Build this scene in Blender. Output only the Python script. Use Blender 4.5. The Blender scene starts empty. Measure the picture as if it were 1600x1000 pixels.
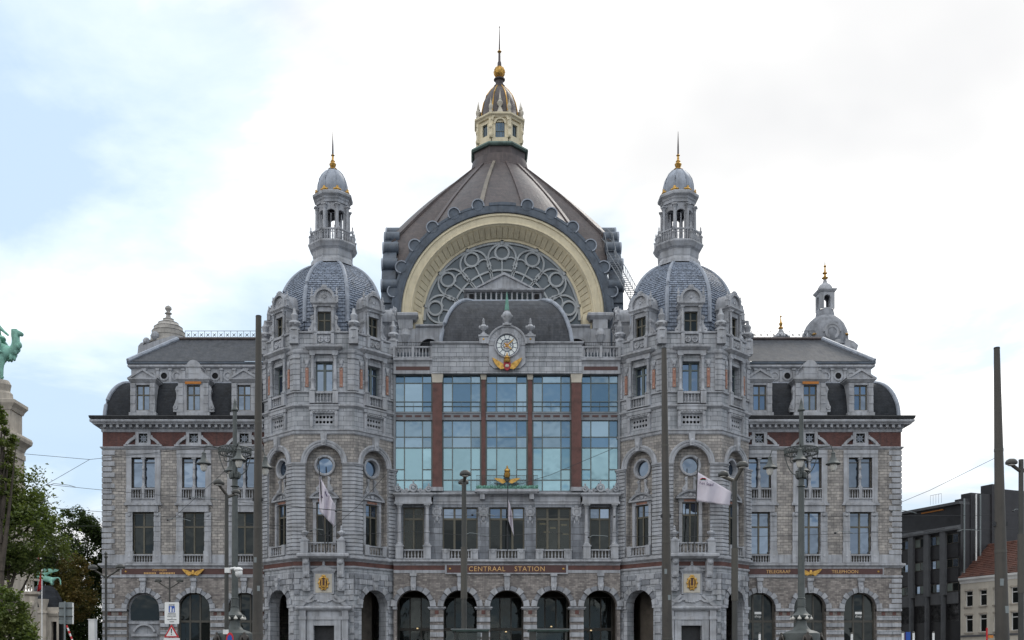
import bpy, math, random
from math import pi, sin, cos, radians, sqrt
from mathutils import Matrix, Vector
random.seed(7)
S = bpy.context.scene
COL = S.collection
# ------------------------------------------------------------------ camera, sky, sun, exposure
FOC, PCX, HOR, CAMX, CAMY, CAMZ = 1650.0, 735.0, 1055.0, -3.56, -103.0, 1.65
cam = bpy.data.cameras.new('camera'); camo = bpy.data.objects.new('camera', cam); COL.objects.link(camo)
camo.location = (CAMX, CAMY, CAMZ); camo.rotation_euler = (radians(90), 0, 0)
cam.sensor_width = 36.0; cam.lens = 36.0*FOC/1600.0
cam.shift_x = (800-PCX)/1600.0; cam.shift_y = (HOR-500)/1600.0
cam.clip_start = 0.5; cam.clip_end = 6000
S.camera = camo
SUN_EL, SUN_AZ = radians(46), radians(32)          # azimuth from +Y towards +X: high, behind the station, to the right
W = bpy.data.worlds.new('World'); S.world = W; W.use_nodes = True

def nodes_of(nt):
    def N(t, **kw):
        n = nt.nodes.new(t)
        ins = kw.pop('ins', {})
        for k, v in kw.items(): setattr(n, k, v)
        for k, v in ins.items():
            s = n.inputs[k]
            if isinstance(v, bpy.types.NodeSocket): nt.links.new(v, s)
            elif isinstance(v, tuple) and len(v) == 3 and s.type == 'RGBA': s.default_value = (*v, 1)
            else: s.default_value = v
        return n
    return N
def ramp(N, fac, stops, interp='LINEAR'):
    r = N('ShaderNodeValToRGB', ins={'Fac': fac}); cr = r.color_ramp; cr.interpolation = interp
    while len(cr.elements) < len(stops): cr.elements.new(0.5)
    for e, (p, c) in zip(cr.elements, stops):
        e.position = p; e.color = (*c, 1) if isinstance(c, tuple) else (c, c, c, 1)
    return r.outputs[0]
def mixc(N, fac, a, b, mode='MIX'):
    m = N('ShaderNodeMix', data_type='RGBA', blend_type=mode)
    nt = m.id_data
    for i, v in ((0, fac), (6, a), (7, b)):
        if isinstance(v, bpy.types.NodeSocket): nt.links.new(v, m.inputs[i])
        elif isinstance(v, tuple): m.inputs[i].default_value = (*v[:3], 1)
        else: m.inputs[i].default_value = v
    return m.outputs[2]
def mathn(N, op, a, b=0.0):
    return N('ShaderNodeMath', operation=op, ins={0: a, 1: b}).outputs[0]

wt = W.node_tree; wt.nodes.clear(); N = nodes_of(wt)
sky = N('ShaderNodeTexSky', sky_type='NISHITA'); sky.sun_disc = False
sky.sun_elevation = SUN_EL; sky.sun_rotation = SUN_AZ; sky.altitude = 10; sky.dust_density = 1.5; sky.air_density = 1.0
tc = N('ShaderNodeTexCoord').outputs['Generated']
sep = N('ShaderNodeSeparateXYZ', ins={0: tc})
den = mathn(N, 'ADD', mathn(N, 'MAXIMUM', sep.outputs[2], 0.0), 0.16)
pv = N('ShaderNodeCombineXYZ', ins={0: mathn(N, 'DIVIDE', sep.outputs[0], den), 1: mathn(N, 'DIVIDE', sep.outputs[1], den), 2: 35.15})
big = N('ShaderNodeTexNoise', ins={'Vector': pv.outputs[0], 'Scale': 0.55, 'Detail': 2.0, 'Roughness': 0.5})
fine = N('ShaderNodeTexNoise', ins={'Vector': pv.outputs[0], 'Scale': 1.5, 'Detail': 7.0, 'Roughness': 0.55, 'Distortion': 0.25})
den_c = mathn(N, 'ADD', mathn(N, 'MULTIPLY', big.outputs[0], 0.55), mathn(N, 'MULTIPLY', fine.outputs[0], 0.45))
cover = ramp(N, den_c, [(0.40, 0.06), (0.465, 0.30), (0.525, 1.0)])
shade = N('ShaderNodeTexNoise', ins={'Vector': pv.outputs[0], 'Scale': 0.9, 'Detail': 5.0, 'Roughness': 0.5, 'Distortion': 0.2})
ccol = ramp(N, shade.outputs[0], [(0.33, (0.86, 0.87, 0.89)), (0.42, (1.0, 1.0, 1.0)), (0.5, (1.45, 1.44, 1.42)), (0.62, (1.98, 1.95, 1.9))])
skyc = mixc(N, 1.0, sky.outputs[0], (0.105, 0.105, 0.105), 'MULTIPLY')
skyc = mixc(N, 0.85, skyc, (0.61, 0.82, 1.04))
out = N('ShaderNodeOutputWorld')
bgn = N('ShaderNodeBackground', ins={'Color': mixc(N, cover, skyc, ccol), 'Strength': 1.0})
wt.links.new(bgn.outputs[0], out.inputs[0])

sl = bpy.data.lights.new('sun', 'SUN'); sl.energy = 1.0; sl.angle = radians(14); sl.color = (1.0, 0.95, 0.88)
so = bpy.data.objects.new('sun', sl); COL.objects.link(so); so.location = (60, 90, 120)
sd = Vector((sin(SUN_AZ)*cos(SUN_EL), cos(SUN_AZ)*cos(SUN_EL), sin(SUN_EL)))
so.rotation_euler = sd.to_track_quat('Z', 'Y').to_euler()
S.view_settings.view_transform = 'Standard'; S.view_settings.look = 'None'
S.view_settings.exposure = 0.0; S.view_settings.gamma = 1.0; S.view_settings.use_curve_mapping = False

# ------------------------------------------------------------------ materials
MATS = {}
def mat(name, col, rough=0.8, var=0.18, vs=0.8, streak=0.0, bump=0.25, bs=14.0, metal=0.0, spec=0.35,
        brick=None, brick_var=None, mortar=None, tint=None, tint_amt=0.0, emit=None, bdist=0.02, blend=None, stain=None):
    """blotchy procedural surface. brick=(width, height, joint): courses in the object's own x/z plane."""
    m = bpy.data.materials.new(name); m.use_nodes = True; nt = m.node_tree; nt.nodes.clear(); N = nodes_of(nt)
    geo = N('ShaderNodeNewGeometry').outputs['Position']
    obj = N('ShaderNodeTexCoord').outputs['Object']
    c = col
    hgt = None
    if brick:
        s = N('ShaderNodeSeparateXYZ', ins={0: obj})
        v = N('ShaderNodeCombineXYZ', ins={0: mathn(N, 'ADD', s.outputs[0], s.outputs[1]), 1: s.outputs[2]}).outputs[0]
        warp = N('ShaderNodeTexNoise', ins={'Vector': geo, 'Scale': 1.7, 'Detail': 3.0})
        v = N('ShaderNodeVectorMath', operation='ADD', ins={0: v, 1: N('ShaderNodeVectorMath', operation='SCALE', ins={0: warp.outputs['Color'], 'Scale': 0.05}).outputs[0]}).outputs[0]
        b = N('ShaderNodeTexBrick', ins={'Vector': v, 'Scale': 1.0, 'Mortar Size': brick[2], 'Mortar Smooth': 0.3, 'Bias': 0.0,
              'Brick Width': brick[0], 'Row Height': brick[1], 'Color1': brick_var[0], 'Color2': brick_var[1], 'Mortar': mortar})
        c = b.outputs['Color']
        hgt = mathn(N, 'SUBTRACT', 1.0, b.outputs['Fac'])
        wn = N('ShaderNodeTexNoise', ins={'Vector': v, 'Scale': 1.0/brick[0]*1.3, 'Detail': 1.0})
        c = mixc(N, ramp(N, wn.outputs[0], [(0.45, 0.0), (0.75, 0.6)]), c, brick_var[2] if len(brick_var) > 2 else brick_var[0])
    n1 = N('ShaderNodeTexNoise', ins={'Vector': geo, 'Scale': vs, 'Detail': 6.0, 'Roughness': 0.6})
    f = ramp(N, n1.outputs[0], [(0.28, 1.0-var*1.7), (0.5, 1.0), (0.72, 1.0+var)])
    c = mixc(N, 1.0, c, f, 'MULTIPLY')
    if tint:
        n3 = N('ShaderNodeTexNoise', ins={'Vector': geo, 'Scale': vs*2.3+0.1, 'Detail': 4.0})
        c = mixc(N, ramp(N, n3.outputs[0], [(0.42, 0.0), (0.7, tint_amt)]), c, tint)
    if streak:
        mp = N('ShaderNodeVectorMath', operation='MULTIPLY', ins={0: geo, 1: (2.6, 2.6, 0.16)})
        n2 = N('ShaderNodeTexNoise', ins={'Vector': mp.outputs[0], 'Scale': 1.0, 'Detail': 5.0, 'Roughness': 0.65})
        c = mixc(N, ramp(N, n2.outputs[0], [(0.46, 0.0), (0.68, streak)]), c, stain or (0.045, 0.046, 0.05))
    nb = N('ShaderNodeTexNoise', ins={'Vector': geo, 'Scale': bs, 'Detail': 4.0, 'Roughness': 0.6})
    h = nb.outputs[0]
    if hgt is not None: h = mathn(N, 'ADD', mathn(N, 'MULTIPLY', h, 0.35), hgt)
    bp = N('ShaderNodeBump', ins={'Strength': bump, 'Distance': bdist, 'Height': h})
    rg = mathn(N, 'ADD', mathn(N, 'MULTIPLY', n1.outputs[0], 0.25), rough-0.12)
    p = N('ShaderNodeBsdfPrincipled', ins={'Base Color': c, 'Roughness': rg, 'Metallic': metal, 'Normal': bp.outputs[0], 'Specular IOR Level': spec})
    if emit: p.inputs['Emission Color'].default_value = (*emit[0], 1); p.inputs['Emission Strength'].default_value = emit[1]
    o = N('ShaderNodeOutputMaterial'); nt.links.new(p.outputs[0], o.inputs[0])
    MATS[name] = m; return m
def glass(name, refl, tint, body, wav=0.02, rough=0.02, see=0.0):
    """window glass: a coated mirror-like front over a dim room tone, panes slightly out of true."""
    m = bpy.data.materials.new(name); m.use_nodes = True; nt = m.node_tree; nt.nodes.clear(); N = nodes_of(nt)
    geo = N('ShaderNodeNewGeometry').outputs['Position']
    oi = N('ShaderNodeObjectInfo').outputs['Random']
    nz = N('ShaderNodeTexNoise', ins={'Vector': geo, 'Scale': 0.9, 'Detail': 1.0})
    wn = N('ShaderNodeTexWhiteNoise', noise_dimensions='1D', ins={'W': oi})
    tl = N('ShaderNodeVectorMath', operation='SCALE', ins={0: N('ShaderNodeVectorMath', operation='SUBTRACT', ins={0: wn.outputs['Color'], 1: (0.5, 0.5, 0.5)}).outputs[0], 'Scale': 0.055})
    nn = N('ShaderNodeVectorMath', operation='NORMALIZE', ins={0: N('ShaderNodeVectorMath', operation='ADD', ins={0: N('ShaderNodeNewGeometry').outputs['Normal'], 1: tl.outputs[0]}).outputs[0]})
    bp = N('ShaderNodeBump', ins={'Strength': wav*5, 'Distance': 0.06, 'Height': nz.outputs[0], 'Normal': nn.outputs[0]})
    n2 = N('ShaderNodeTexNoise', ins={'Vector': geo, 'Scale': 0.45, 'Detail': 3.0})
    bc = mixc(N, n2.outputs[0], body, tuple(x*0.45 for x in body))
    bc = mixc(N, mathn(N, 'MULTIPLY', oi, 0.4), bc, tuple(x*1.6 for x in body))
    d = N('ShaderNodeBsdfDiffuse', ins={'Color': bc})
    first = d.outputs[0]
    if see:
        tr = N('ShaderNodeBsdfTransparent', ins={'Color': (0.75, 0.8, 0.8)})
        mm = N('ShaderNodeMixShader', ins={0: see}); nt.links.new(first, mm.inputs[1]); nt.links.new(tr.outputs[0], mm.inputs[2]); first = mm.outputs[0]
    g = N('ShaderNodeBsdfGlossy', ins={'Color': tint, 'Roughness': rough, 'Normal': bp.outputs[0]})
    fr = N('ShaderNodeFresnel', ins={'IOR': 1.5})
    fac = mathn(N, 'MINIMUM', mathn(N, 'ADD', mathn(N, 'MULTIPLY', oi, 0.16 if refl > 0.05 else 0.02), mathn(N, 'ADD', fr.outputs[0], refl)), 1.0)
    mx = N('ShaderNodeMixShader', ins={0: fac}); nt.links.new(first, mx.inputs[1]); nt.links.new(g.outputs[0], mx.inputs[2])
    o = N('ShaderNodeOutputMaterial'); nt.links.new(mx.outputs[0], o.inputs[0])
    MATS[name] = m; return m

mat('stone', (0.388, 0.399, 0.428), var=0.23, vs=0.6, streak=0.46, bump=0.4, tint=(0.30, 0.295, 0.29), tint_amt=0.45, stain=(0.075, 0.076, 0.082))
mat('stone_grey', (0.23, 0.245, 0.275), var=0.25, vs=0.7, streak=0.5, bump=0.5, brick=(1.5, 0.62, 0.016),
    brick_var=((0.20, 0.213, 0.24), (0.29, 0.305, 0.335), (0.17, 0.18, 0.2)), mortar=(0.06, 0.062, 0.068), stain=(0.07, 0.072, 0.08))
mat('stone_dark', (0.25, 0.26, 0.285), var=0.25, vs=1.2, streak=0.4, bump=0.5, stain=(0.08, 0.08, 0.085))
mat('ashlar', (0.34, 0.34, 0.36), var=0.18, vs=0.6, streak=0.46, bump=0.6, brick=(1.25, 0.46, 0.018),
    brick_var=((0.345, 0.356, 0.384), (0.455, 0.466, 0.492), (0.275, 0.283, 0.302)), mortar=(0.055, 0.056, 0.06), stain=(0.08, 0.10, 0.105))
mat('rubble', (0.3, 0.27, 0.23), var=0.2, vs=0.5, streak=0.3, bump=0.8, bdist=0.03, brick=(0.56, 0.28, 0.02),
    brick_var=((0.26, 0.243, 0.232), (0.46, 0.425, 0.39), (0.21, 0.198, 0.193)), mortar=(0.16, 0.152, 0.148))
mat('brickwork', (0.25, 0.2, 0.17), var=0.2, vs=0.5, streak=0.3, bump=0.7, brick=(0.42, 0.17, 0.014),
    brick_var=((0.17, 0.15, 0.143), (0.36, 0.325, 0.3), (0.14, 0.125, 0.122)), mortar=(0.2, 0.19, 0.18))
mat('red_brick', (0.15, 0.055, 0.046), var=0.25, vs=0.8, streak=0.4, bump=0.5, brick=(0.26, 0.09, 0.008),
    brick_var=((0.105, 0.045, 0.039), (0.15, 0.063, 0.053), (0.085, 0.042, 0.038)), mortar=(0.12, 0.09, 0.085))
mat('porphyry', (0.125, 0.055, 0.046), rough=0.5, var=0.3, vs=1.5, streak=0.2, bump=0.1)
mat('pink_stone', (0.33, 0.17, 0.125), rough=0.6, var=0.3, vs=3, bump=0.1)
mat('dark_panel', (0.085, 0.04, 0.036), rough=0.45, var=0.15, vs=2.0, bump=0.03)
mat('pale_cap', (0.50, 0.46, 0.39), var=0.12, bump=0.2)
mat('slate', (0.036, 0.04, 0.05), rough=0.6, spec=0.2, var=0.3, vs=1.5, streak=0.15, bump=0.5, brick=(0.34, 0.17, 0.012),
    brick_var=((0.018, 0.021, 0.027), (0.03, 0.034, 0.041), (0.022, 0.023, 0.027)), mortar=(0.009, 0.01, 0.012), stain=(0.06, 0.06, 0.065))
mat('slate_grey', (0.04, 0.043, 0.052), rough=0.55, var=0.3, vs=0.9, streak=0.5, bump=0.5, brick=(0.5, 0.26, 0.016),
    brick_var=((0.032, 0.036, 0.045), (0.056, 0.06, 0.07), (0.04, 0.042, 0.048)), mortar=(0.015, 0.016, 0.02), stain=(0.085, 0.09, 0.1))
mat('roof_slate', (0.1, 0.1, 0.105), rough=0.6, var=0.25, vs=1.2, streak=0.5, bump=0.45, brick=(0.34, 0.17, 0.012),
    brick_var=((0.042, 0.047, 0.058), (0.065, 0.07, 0.082), (0.05, 0.052, 0.058)), mortar=(0.024, 0.026, 0.03), stain=(0.10, 0.10, 0.105))
mat('tower_slate', (0.215, 0.25, 0.315), rough=0.5, var=0.35, vs=2.5, streak=0.2, bump=0.2)
mat('lead', (0.30, 0.33, 0.385), rough=0.5, var=0.2, vs=1.5, streak=0.3, bump=0.15)
mat('lead_dark', (0.085, 0.105, 0.135), rough=0.5, var=0.3, vs=1.2, streak=0.3, bump=0.12, spec=0.4, stain=(0.15, 0.16, 0.17))
mat('copper_brown', (0.115, 0.088, 0.085), rough=0.5, var=0.25, vs=0.6, streak=0.4, bump=0.4, brick=(0.6, 0.3, 0.012), spec=0.4,
    brick_var=((0.07, 0.057, 0.058), (0.10, 0.08, 0.078), (0.062, 0.055, 0.058)), mortar=(0.035, 0.03, 0.031), stain=(0.14, 0.115, 0.105))
mat('copper_plain', (0.078, 0.062, 0.062), rough=0.5, var=0.3, vs=0.9, streak=0.35, bump=0.12, stain=(0.17, 0.13, 0.12))
mat('copper_edge', (0.2, 0.175, 0.145), rough=0.5, var=0.2, bump=0.1)
mat('cream', (0.68, 0.60, 0.43), rough=0.65, var=0.1, vs=0.8, streak=0.22, bump=0.1, stain=(0.36, 0.30, 0.2))
mat('verdigris', (0.145, 0.31, 0.25), rough=0.75, var=0.35, vs=2.0, streak=0.4, bump=0.25, stain=(0.05, 0.09, 0.08))
mat('verdigris_light', (0.235, 0.46, 0.375), rough=0.75, var=0.35, vs=2.0, streak=0.45, bump=0.3, stain=(0.08, 0.16, 0.13))
mat('verdigris_dull', (0.13, 0.19, 0.17), rough=0.7, var=0.3, vs=1.5, streak=0.4, bump=0.2)
mat('gold', (0.52, 0.31, 0.085), rough=0.45, var=0.35, vs=5, metal=0.8, bump=0.15, bs=30)
mat('gold_letter', (0.62, 0.38, 0.16), rough=0.5, var=0.1, metal=0.35, bump=0.05)
mat('frame_green', (0.125, 0.15, 0.145), rough=0.5, var=0.12, bump=0.05)
mat('frame_dark', (0.075, 0.07, 0.06), rough=0.5, var=0.15, bump=0.05)
mat('frame_olive', (0.115, 0.105, 0.08), rough=0.55, var=0.15, bump=0.05)
mat('steel_grey', (0.2, 0.215, 0.235), rough=0.5, var=0.15, bump=0.05)
mat('tracery', (0.38, 0.40, 0.415), rough=0.6, var=0.15, streak=0.25, bump=0.1)
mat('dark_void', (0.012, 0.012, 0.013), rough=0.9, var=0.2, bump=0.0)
mat('interior', (0.10, 0.085, 0.07), rough=0.9, var=0.4, vs=0.6, bump=0.05)
mat('curtain', (0.16, 0.19, 0.175), rough=0.9, var=0.15, vs=1.0, bump=0.1)
mat('iron', (0.03, 0.031, 0.034), rough=0.5, var=0.3, vs=3, bump=0.15)
mat('lamp_paint', (0.085, 0.095, 0.092), rough=0.5, var=0.2, vs=2, bump=0.12, streak=0.2)
mat('pole_paint', (0.05, 0.045, 0.038), rough=0.55, var=0.22, vs=1.5, bump=0.08, streak=0.3, spec=0.45, stain=(0.12, 0.10, 0.085))
mat('mast_paint', (0.055, 0.055, 0.05), rough=0.5, var=0.2, vs=1.5, bump=0.06, streak=0.25)
mat('lamp_globe', (0.62, 0.6, 0.55), rough=0.25, var=0.06, bump=0.02)
mat('white_paint', (0.74, 0.74, 0.73), rough=0.5, var=0.08, bump=0.04)
mat('sign_red', (0.5, 0.025, 0.03), rough=0.45, var=0.06, bump=0.02)
mat('sign_blue', (0.02, 0.08, 0.36), rough=0.45, var=0.06, bump=0.02)
mat('sign_back', (0.2, 0.225, 0.23), rough=0.5, var=0.12, bump=0.05)
mat('black_print', (0.02, 0.02, 0.022), rough=0.6, var=0.05, bump=0.0)
mat('crest_red', (0.32, 0.02, 0.03), rough=0.4, var=0.15, bump=0.05)
mat('clock_white', (0.72, 0.75, 0.74), rough=0.4, var=0.08, bump=0.02)
mat('clock_blue', (0.025, 0.04, 0.075), rough=0.4, var=0.1, bump=0.02)
mat('beige_stone', (0.43, 0.385, 0.325), var=0.2, vs=0.9, streak=0.4, bump=0.35, tint=(0.3, 0.27, 0.24), tint_amt=0.4, stain=(0.14, 0.12, 0.11))
mat('turret_stone', (0.37, 0.35, 0.325), var=0.22, vs=0.9, streak=0.45, bump=0.35, stain=(0.13, 0.12, 0.11))
mat('flag_white', (0.60, 0.56, 0.62), rough=0.9, var=0.06, bump=0.15, bs=40)
mat('flag_red', (0.50, 0.03, 0.035), rough=0.9, var=0.08, bump=0.1)
mat('flag_print', (0.05, 0.02, 0.09), rough=0.9, var=0.05, bump=0.0)
mat('asphalt', (0.055, 0.055, 0.058), rough=0.9, var=0.25, vs=0.6, bump=0.5, bs=40)
mat('paving', (0.11, 0.108, 0.105), rough=0.85, var=0.2, vs=0.5, bump=0.4)
mat('kerb_stone', (0.26, 0.26, 0.265), rough=0.8, var=0.15, bump=0.3)
mat('dark_cladding', (0.036, 0.035, 0.039), rough=0.6, var=0.2, vs=1.0, bump=0.1)
mat('grey_cladding', (0.105, 0.108, 0.115), rough=0.6, var=0.15, vs=0.9, bump=0.1, streak=0.2)
mat('black_panel', (0.026, 0.026, 0.029), rough=0.4, var=0.2, bump=0.05)
mat('mural', (0.14, 0.14, 0.145), rough=0.7, var=0.95, vs=1.1, bump=0.05, tint=(0.02, 0.02, 0.022), tint_amt=1.0)
mat('cream_render', (0.55, 0.51, 0.44), rough=0.85, var=0.1, vs=0.8, streak=0.2, bump=0.2, stain=(0.3, 0.28, 0.25))
mat('roof_tile', (0.13, 0.058, 0.043), rough=0.75, var=0.3, vs=1.2, streak=0.25, bump=0.4)
mat('orange_frame', (0.5, 0.19, 0.04), rough=0.6, var=0.1)
mat('bark', (0.075, 0.062, 0.05), rough=0.9, var=0.3, vs=3, bump=0.7, bs=10)
mat('amber_lit', (0.8, 0.42, 0.1), rough=0.6, var=0.1, emit=((1.0, 0.42, 0.06), 0.55))
mat('lit_strip', (0.8, 0.7, 0.5), rough=0.6, var=0.0, emit=((1.0, 0.72, 0.35), 0.7))
mat('amber_drape', (0.34, 0.14, 0.03), rough=0.8, var=0.3, vs=2.0, bump=0.2)
mat('bronze', (0.05, 0.042, 0.036), rough=0.45, var=0.3, vs=3, bump=0.2)
glass('glass_blue', 0.30, (0.29, 0.42, 0.54), (0.06, 0.10, 0.13), 0.03)
glass('glass_teal', 0.30, (0.33, 0.52, 0.61), (0.13, 0.22, 0.25), 0.03)
glass('glass_window', 0.26, (0.33, 0.43, 0.57), (0.03, 0.036, 0.045), 0.05)
glass('glass_dim', 0.0, (0.4, 0.46, 0.48), (0.014, 0.016, 0.016), 0.04)
glass('glass_clear', 0.0, (0.45, 0.5, 0.5), (0.03, 0.034, 0.034), 0.03, see=0.55)
glass('glass_tower', 0.18, (0.35, 0.45, 0.55), (0.04, 0.045, 0.05), 0.05)
glass('glass_rose', 0.03, (0.42, 0.48, 0.52), (0.155, 0.168, 0.176), 0.02)
def leafmat(name, a, b, c):
    m = bpy.data.materials.new(name); m.use_nodes = True; nt = m.node_tree; nt.nodes.clear(); N = nodes_of(nt)
    geo = N('ShaderNodeNewGeometry')
    n1 = N('ShaderNodeTexNoise', ins={'Vector': geo.outputs['Position'], 'Scale': 0.7, 'Detail': 3.0})
    n2 = N('ShaderNodeTexNoise', ins={'Vector': geo.outputs['Position'], 'Scale': 7.0, 'Detail': 2.0})
    cc = mixc(N, ramp(N, n2.outputs[0], [(0.35, 0.0), (0.65, 1.0)]), a, b)
    cc = mixc(N, ramp(N, n1.outputs[0], [(0.45, 0.0), (0.7, 0.8)]), cc, c)
    p = N('ShaderNodeBsdfPrincipled', ins={'Base Color': cc, 'Roughness': 0.5, 'Specular IOR Level': 0.35})
    t = N('ShaderNodeBsdfTranslucent', ins={'Color': mixc(N, 1.0, cc, (1.5, 1.6, 0.7), 'MULTIPLY')})
    mx = N('ShaderNodeMixShader', ins={0: 0.3}); nt.links.new(p.outputs[0], mx.inputs[1]); nt.links.new(t.outputs[0], mx.inputs[2])
    o = N('ShaderNodeOutputMaterial'); nt.links.new(mx.outputs[0], o.inputs[0]); MATS[name] = m
leafmat('leaf_green', (0.06, 0.09, 0.028), (0.15, 0.185, 0.055), (0.10, 0.105, 0.035))
leafmat('leaf_dark', (0.035, 0.055, 0.022), (0.065, 0.095, 0.035), (0.042, 0.06, 0.026))
leafmat('leaf_rust', (0.13, 0.115, 0.04), (0.19, 0.12, 0.04), (0.09, 0.11, 0.035))
# ------------------------------------------------------------------ mesh helpers: x along the face, w outwards (stored as -y), z up
class B:
    def __init__(s): s.v = []; s.f = []
    def add(s, vs, fs):
        o = len(s.v); s.v.extend(vs); s.f.extend([tuple(i+o for i in f) for f in fs]); return s
    def box(s, x0, x1, w0, w1, z0, z1):
        v = [(x, -w, z) for z in (z0, z1) for w in (w1, w0) for x in (x0, x1)]
        return s.add(v, [(0,1,5,4), (1,3,7,5), (3,2,6,7), (2,0,4,6), (4,5,7,6), (2,3,1,0)])
    def taper(s, x0, x1, w0, w1, z0, z1, tx, tw):
        """box whose top is inset by tx sideways and tw at front and back"""
        v = [(x0,-w1,z0),(x1,-w1,z0),(x0,-w0,z0),(x1,-w0,z0),(x0+tx,-w1+tw,z1),(x1-tx,-w1+tw,z1),(x0+tx,-w0-tw,z1),(x1-tx,-w0-tw,z1)]
        return s.add(v, [(0,1,5,4), (1,3,7,5), (3,2,6,7), (2,0,4,6), (4,5,7,6), (2,3,1,0)])
    def extr(s, poly, w0, w1):
        """polygon in (x, z), counter-clockwise seen from the front, given depth"""
        n = len(poly)
        v = [(x, -w1, z) for x, z in poly] + [(x, -w0, z) for x, z in poly]
        f = [tuple(range(n)), tuple(range(2*n-1, n-1, -1))] + [((i+1) % n, i, n+i, n+(i+1) % n) for i in range(n)]
        return s.add(v, f)
    def ring(s, cx, cz, r0, r1, a0, a1, n, w0, w1, ex=1.0):
        """arc band between r0 and r1 (angles from +x, counter-clockwise), real thickness"""
        full = abs(abs(a1-a0)-2*pi) < 1e-4
        m = n if full else n+1
        v = []
        for i in range(m):
            a = a0+(a1-a0)*i/n; c, q = cos(a), sin(a)
            for r, w in ((r0,w1),(r1,w1),(r1,w0),(r0,w0)): v.append((cx+c*r*ex, -w, cz+q*r))
        f = []
        for i in range(n):
            a, b = 4*i, 4*((i+1) % m)
            for k in range(4): f.append((a+k, a+(k+1) % 4, b+(k+1) % 4, b+k))
        if not full: f += [(3,2,1,0), tuple(4*n+k for k in range(4))]
        return s.add(v, f)
    def arcsweep(s, cx, cz, prof, a0, a1, n):
        """sweep an open profile [(r, w)] along an arc"""
        k = len(prof); v = []
        for i in range(n+1):
            a = a0+(a1-a0)*i/n
            v += [(cx+cos(a)*r, -w, cz+sin(a)*r) for r, w in prof]
        f = [(i*k+j, i*k+j+1, (i+1)*k+j+1, (i+1)*k+j) for i in range(n) for j in range(k-1)]
        return s.add(v, f)
    def lathe(s, cx, w, prof, n=16, a0=0.0, sq=1.0):
        """closed surface of revolution, prof [(r, z)] from bottom to top"""
        k = len(prof); v = []
        for r, z in prof:
            for i in range(n):
                a = a0+2*pi*i/n; v.append((cx+cos(a)*r, -w+sin(a)*r*sq, z))
        f = [(j*n+i, j*n+(i+1) % n, (j+1)*n+(i+1) % n, (j+1)*n+i) for j in range(k-1) for i in range(n)]
        f += [tuple(range(n-1, -1, -1)), tuple((k-1)*n+i for i in range(n))]
        return s.add(v, f)
    def ell(s, cx, w, cz, rx, rw, rz, n=8, m=5):
        prof = []; v = []; f = []
        for j in range(1, m):
            t = -pi/2+pi*j/m
            for i in range(n):
                a = 2*pi*i/n; v.append((cx+cos(a)*cos(t)*rx, -w+sin(a)*cos(t)*rw, cz+sin(t)*rz))
        f = [(j*n+i, j*n+(i+1) % n, (j+1)*n+(i+1) % n, (j+1)*n+i) for j in range(m-2) for i in range(n)]
        b = len(v); v += [(cx, -w, cz-rz), (cx, -w, cz+rz)]
        f += [(b, (i+1) % n, i) for i in range(n)] + [(b+1, (m-2)*n+i, (m-2)*n+(i+1) % n) for i in range(n)]
        return s.add(v, f)
    def tube(s, pts, r, n=8, r1=None):
        """tapered tube along points given as plain (x, y, z)"""
        P = [Vector(p) for p in pts]; k = len(P); v = []
        up = Vector((0, 0, 1))
        for i, p in enumerate(P):
            t = (P[min(i+1, k-1)]-P[max(i-1, 0)]).normalized()
            a = t.cross(up if abs(t.z) < 0.95 else Vector((1, 0, 0))).normalized(); b = t.cross(a).normalized()
            rr = r if r1 is None else r+(r1-r)*i/max(1, k-1)
            for j in range(n):
                q = 2*pi*j/n; v.append(tuple(p+(a*cos(q)+b*sin(q))*rr))
        f = [(i*n+j, i*n+(j+1) % n, (i+1)*n+(j+1) % n, (i+1)*n+j) for i in range(k-1) for j in range(n)]
        f += [tuple(range(n-1, -1, -1)), tuple((k-1)*n+j for j in range(n))]
        return s.add(v, f)
    def path(s, pts, prof, closed=False, caps=True):
        """moulding: profile [(w, z)] run along a plan path [(x, w)] with mitred corners; outwards = right of travel seen from above (x right, y away)"""
        P = [Vector((x, -w)) for x, w in pts]; k = len(P); v = []; m = len(prof)
        for i in range(k):
            d1 = (P[i]-P[i-1]) if (closed or i > 0) else None
            d2 = (P[(i+1) % k]-P[i]) if (closed or i < k-1) else None
            if d1 is None: d1 = d2
            if d2 is None: d2 = d1
            n1 = Vector((d1.y, -d1.x)).normalized(); n2 = Vector((d2.y, -d2.x)).normalized()
            mi = (n1+n2); mi = mi/max(1e-6, mi.dot(n1))
            for w, z in prof: q = P[i]+mi*w; v.append((q.x, q.y, z))
        segs = k if closed else k-1
        f = [(i*m+j, ((i+1) % k)*m+j, ((i+1) % k)*m+j+1, i*m+j+1) for i in range(segs) for j in range(m-1)]
        if caps and not closed: f += [tuple(range(m)), tuple((k-1)*m+j for j in range(m-1, -1, -1))]
        return s.add(v, f)
    def wall(s, x0, x1, z0, z1, w, d, ops=(), n=14):
        """wall slab (front at w, thickness d) with real openings: ('r', x0, x1, z0, z1), ('a', cx, r, z0, spring) or ('o', cx, cz, r)"""
        R = []
        for o in ops:
            if o[0] == 'r': R.append((o[1], o[2], o[3], o[4]))
            elif o[0] == 'a': R.append((o[1]-o[2], o[1]+o[2], o[3], o[4]+o[2]))
            else: R.append((o[1]-o[3], o[1]+o[3], o[2]-o[3], o[2]+o[3]))
        xs = sorted({x0, x1, *[min(max(r[i], x0), x1) for r in R for i in (0, 1)]}); zs = sorted({z0, z1, *[min(max(r[i], z0), z1) for r in R for i in (2, 3)]})
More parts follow.
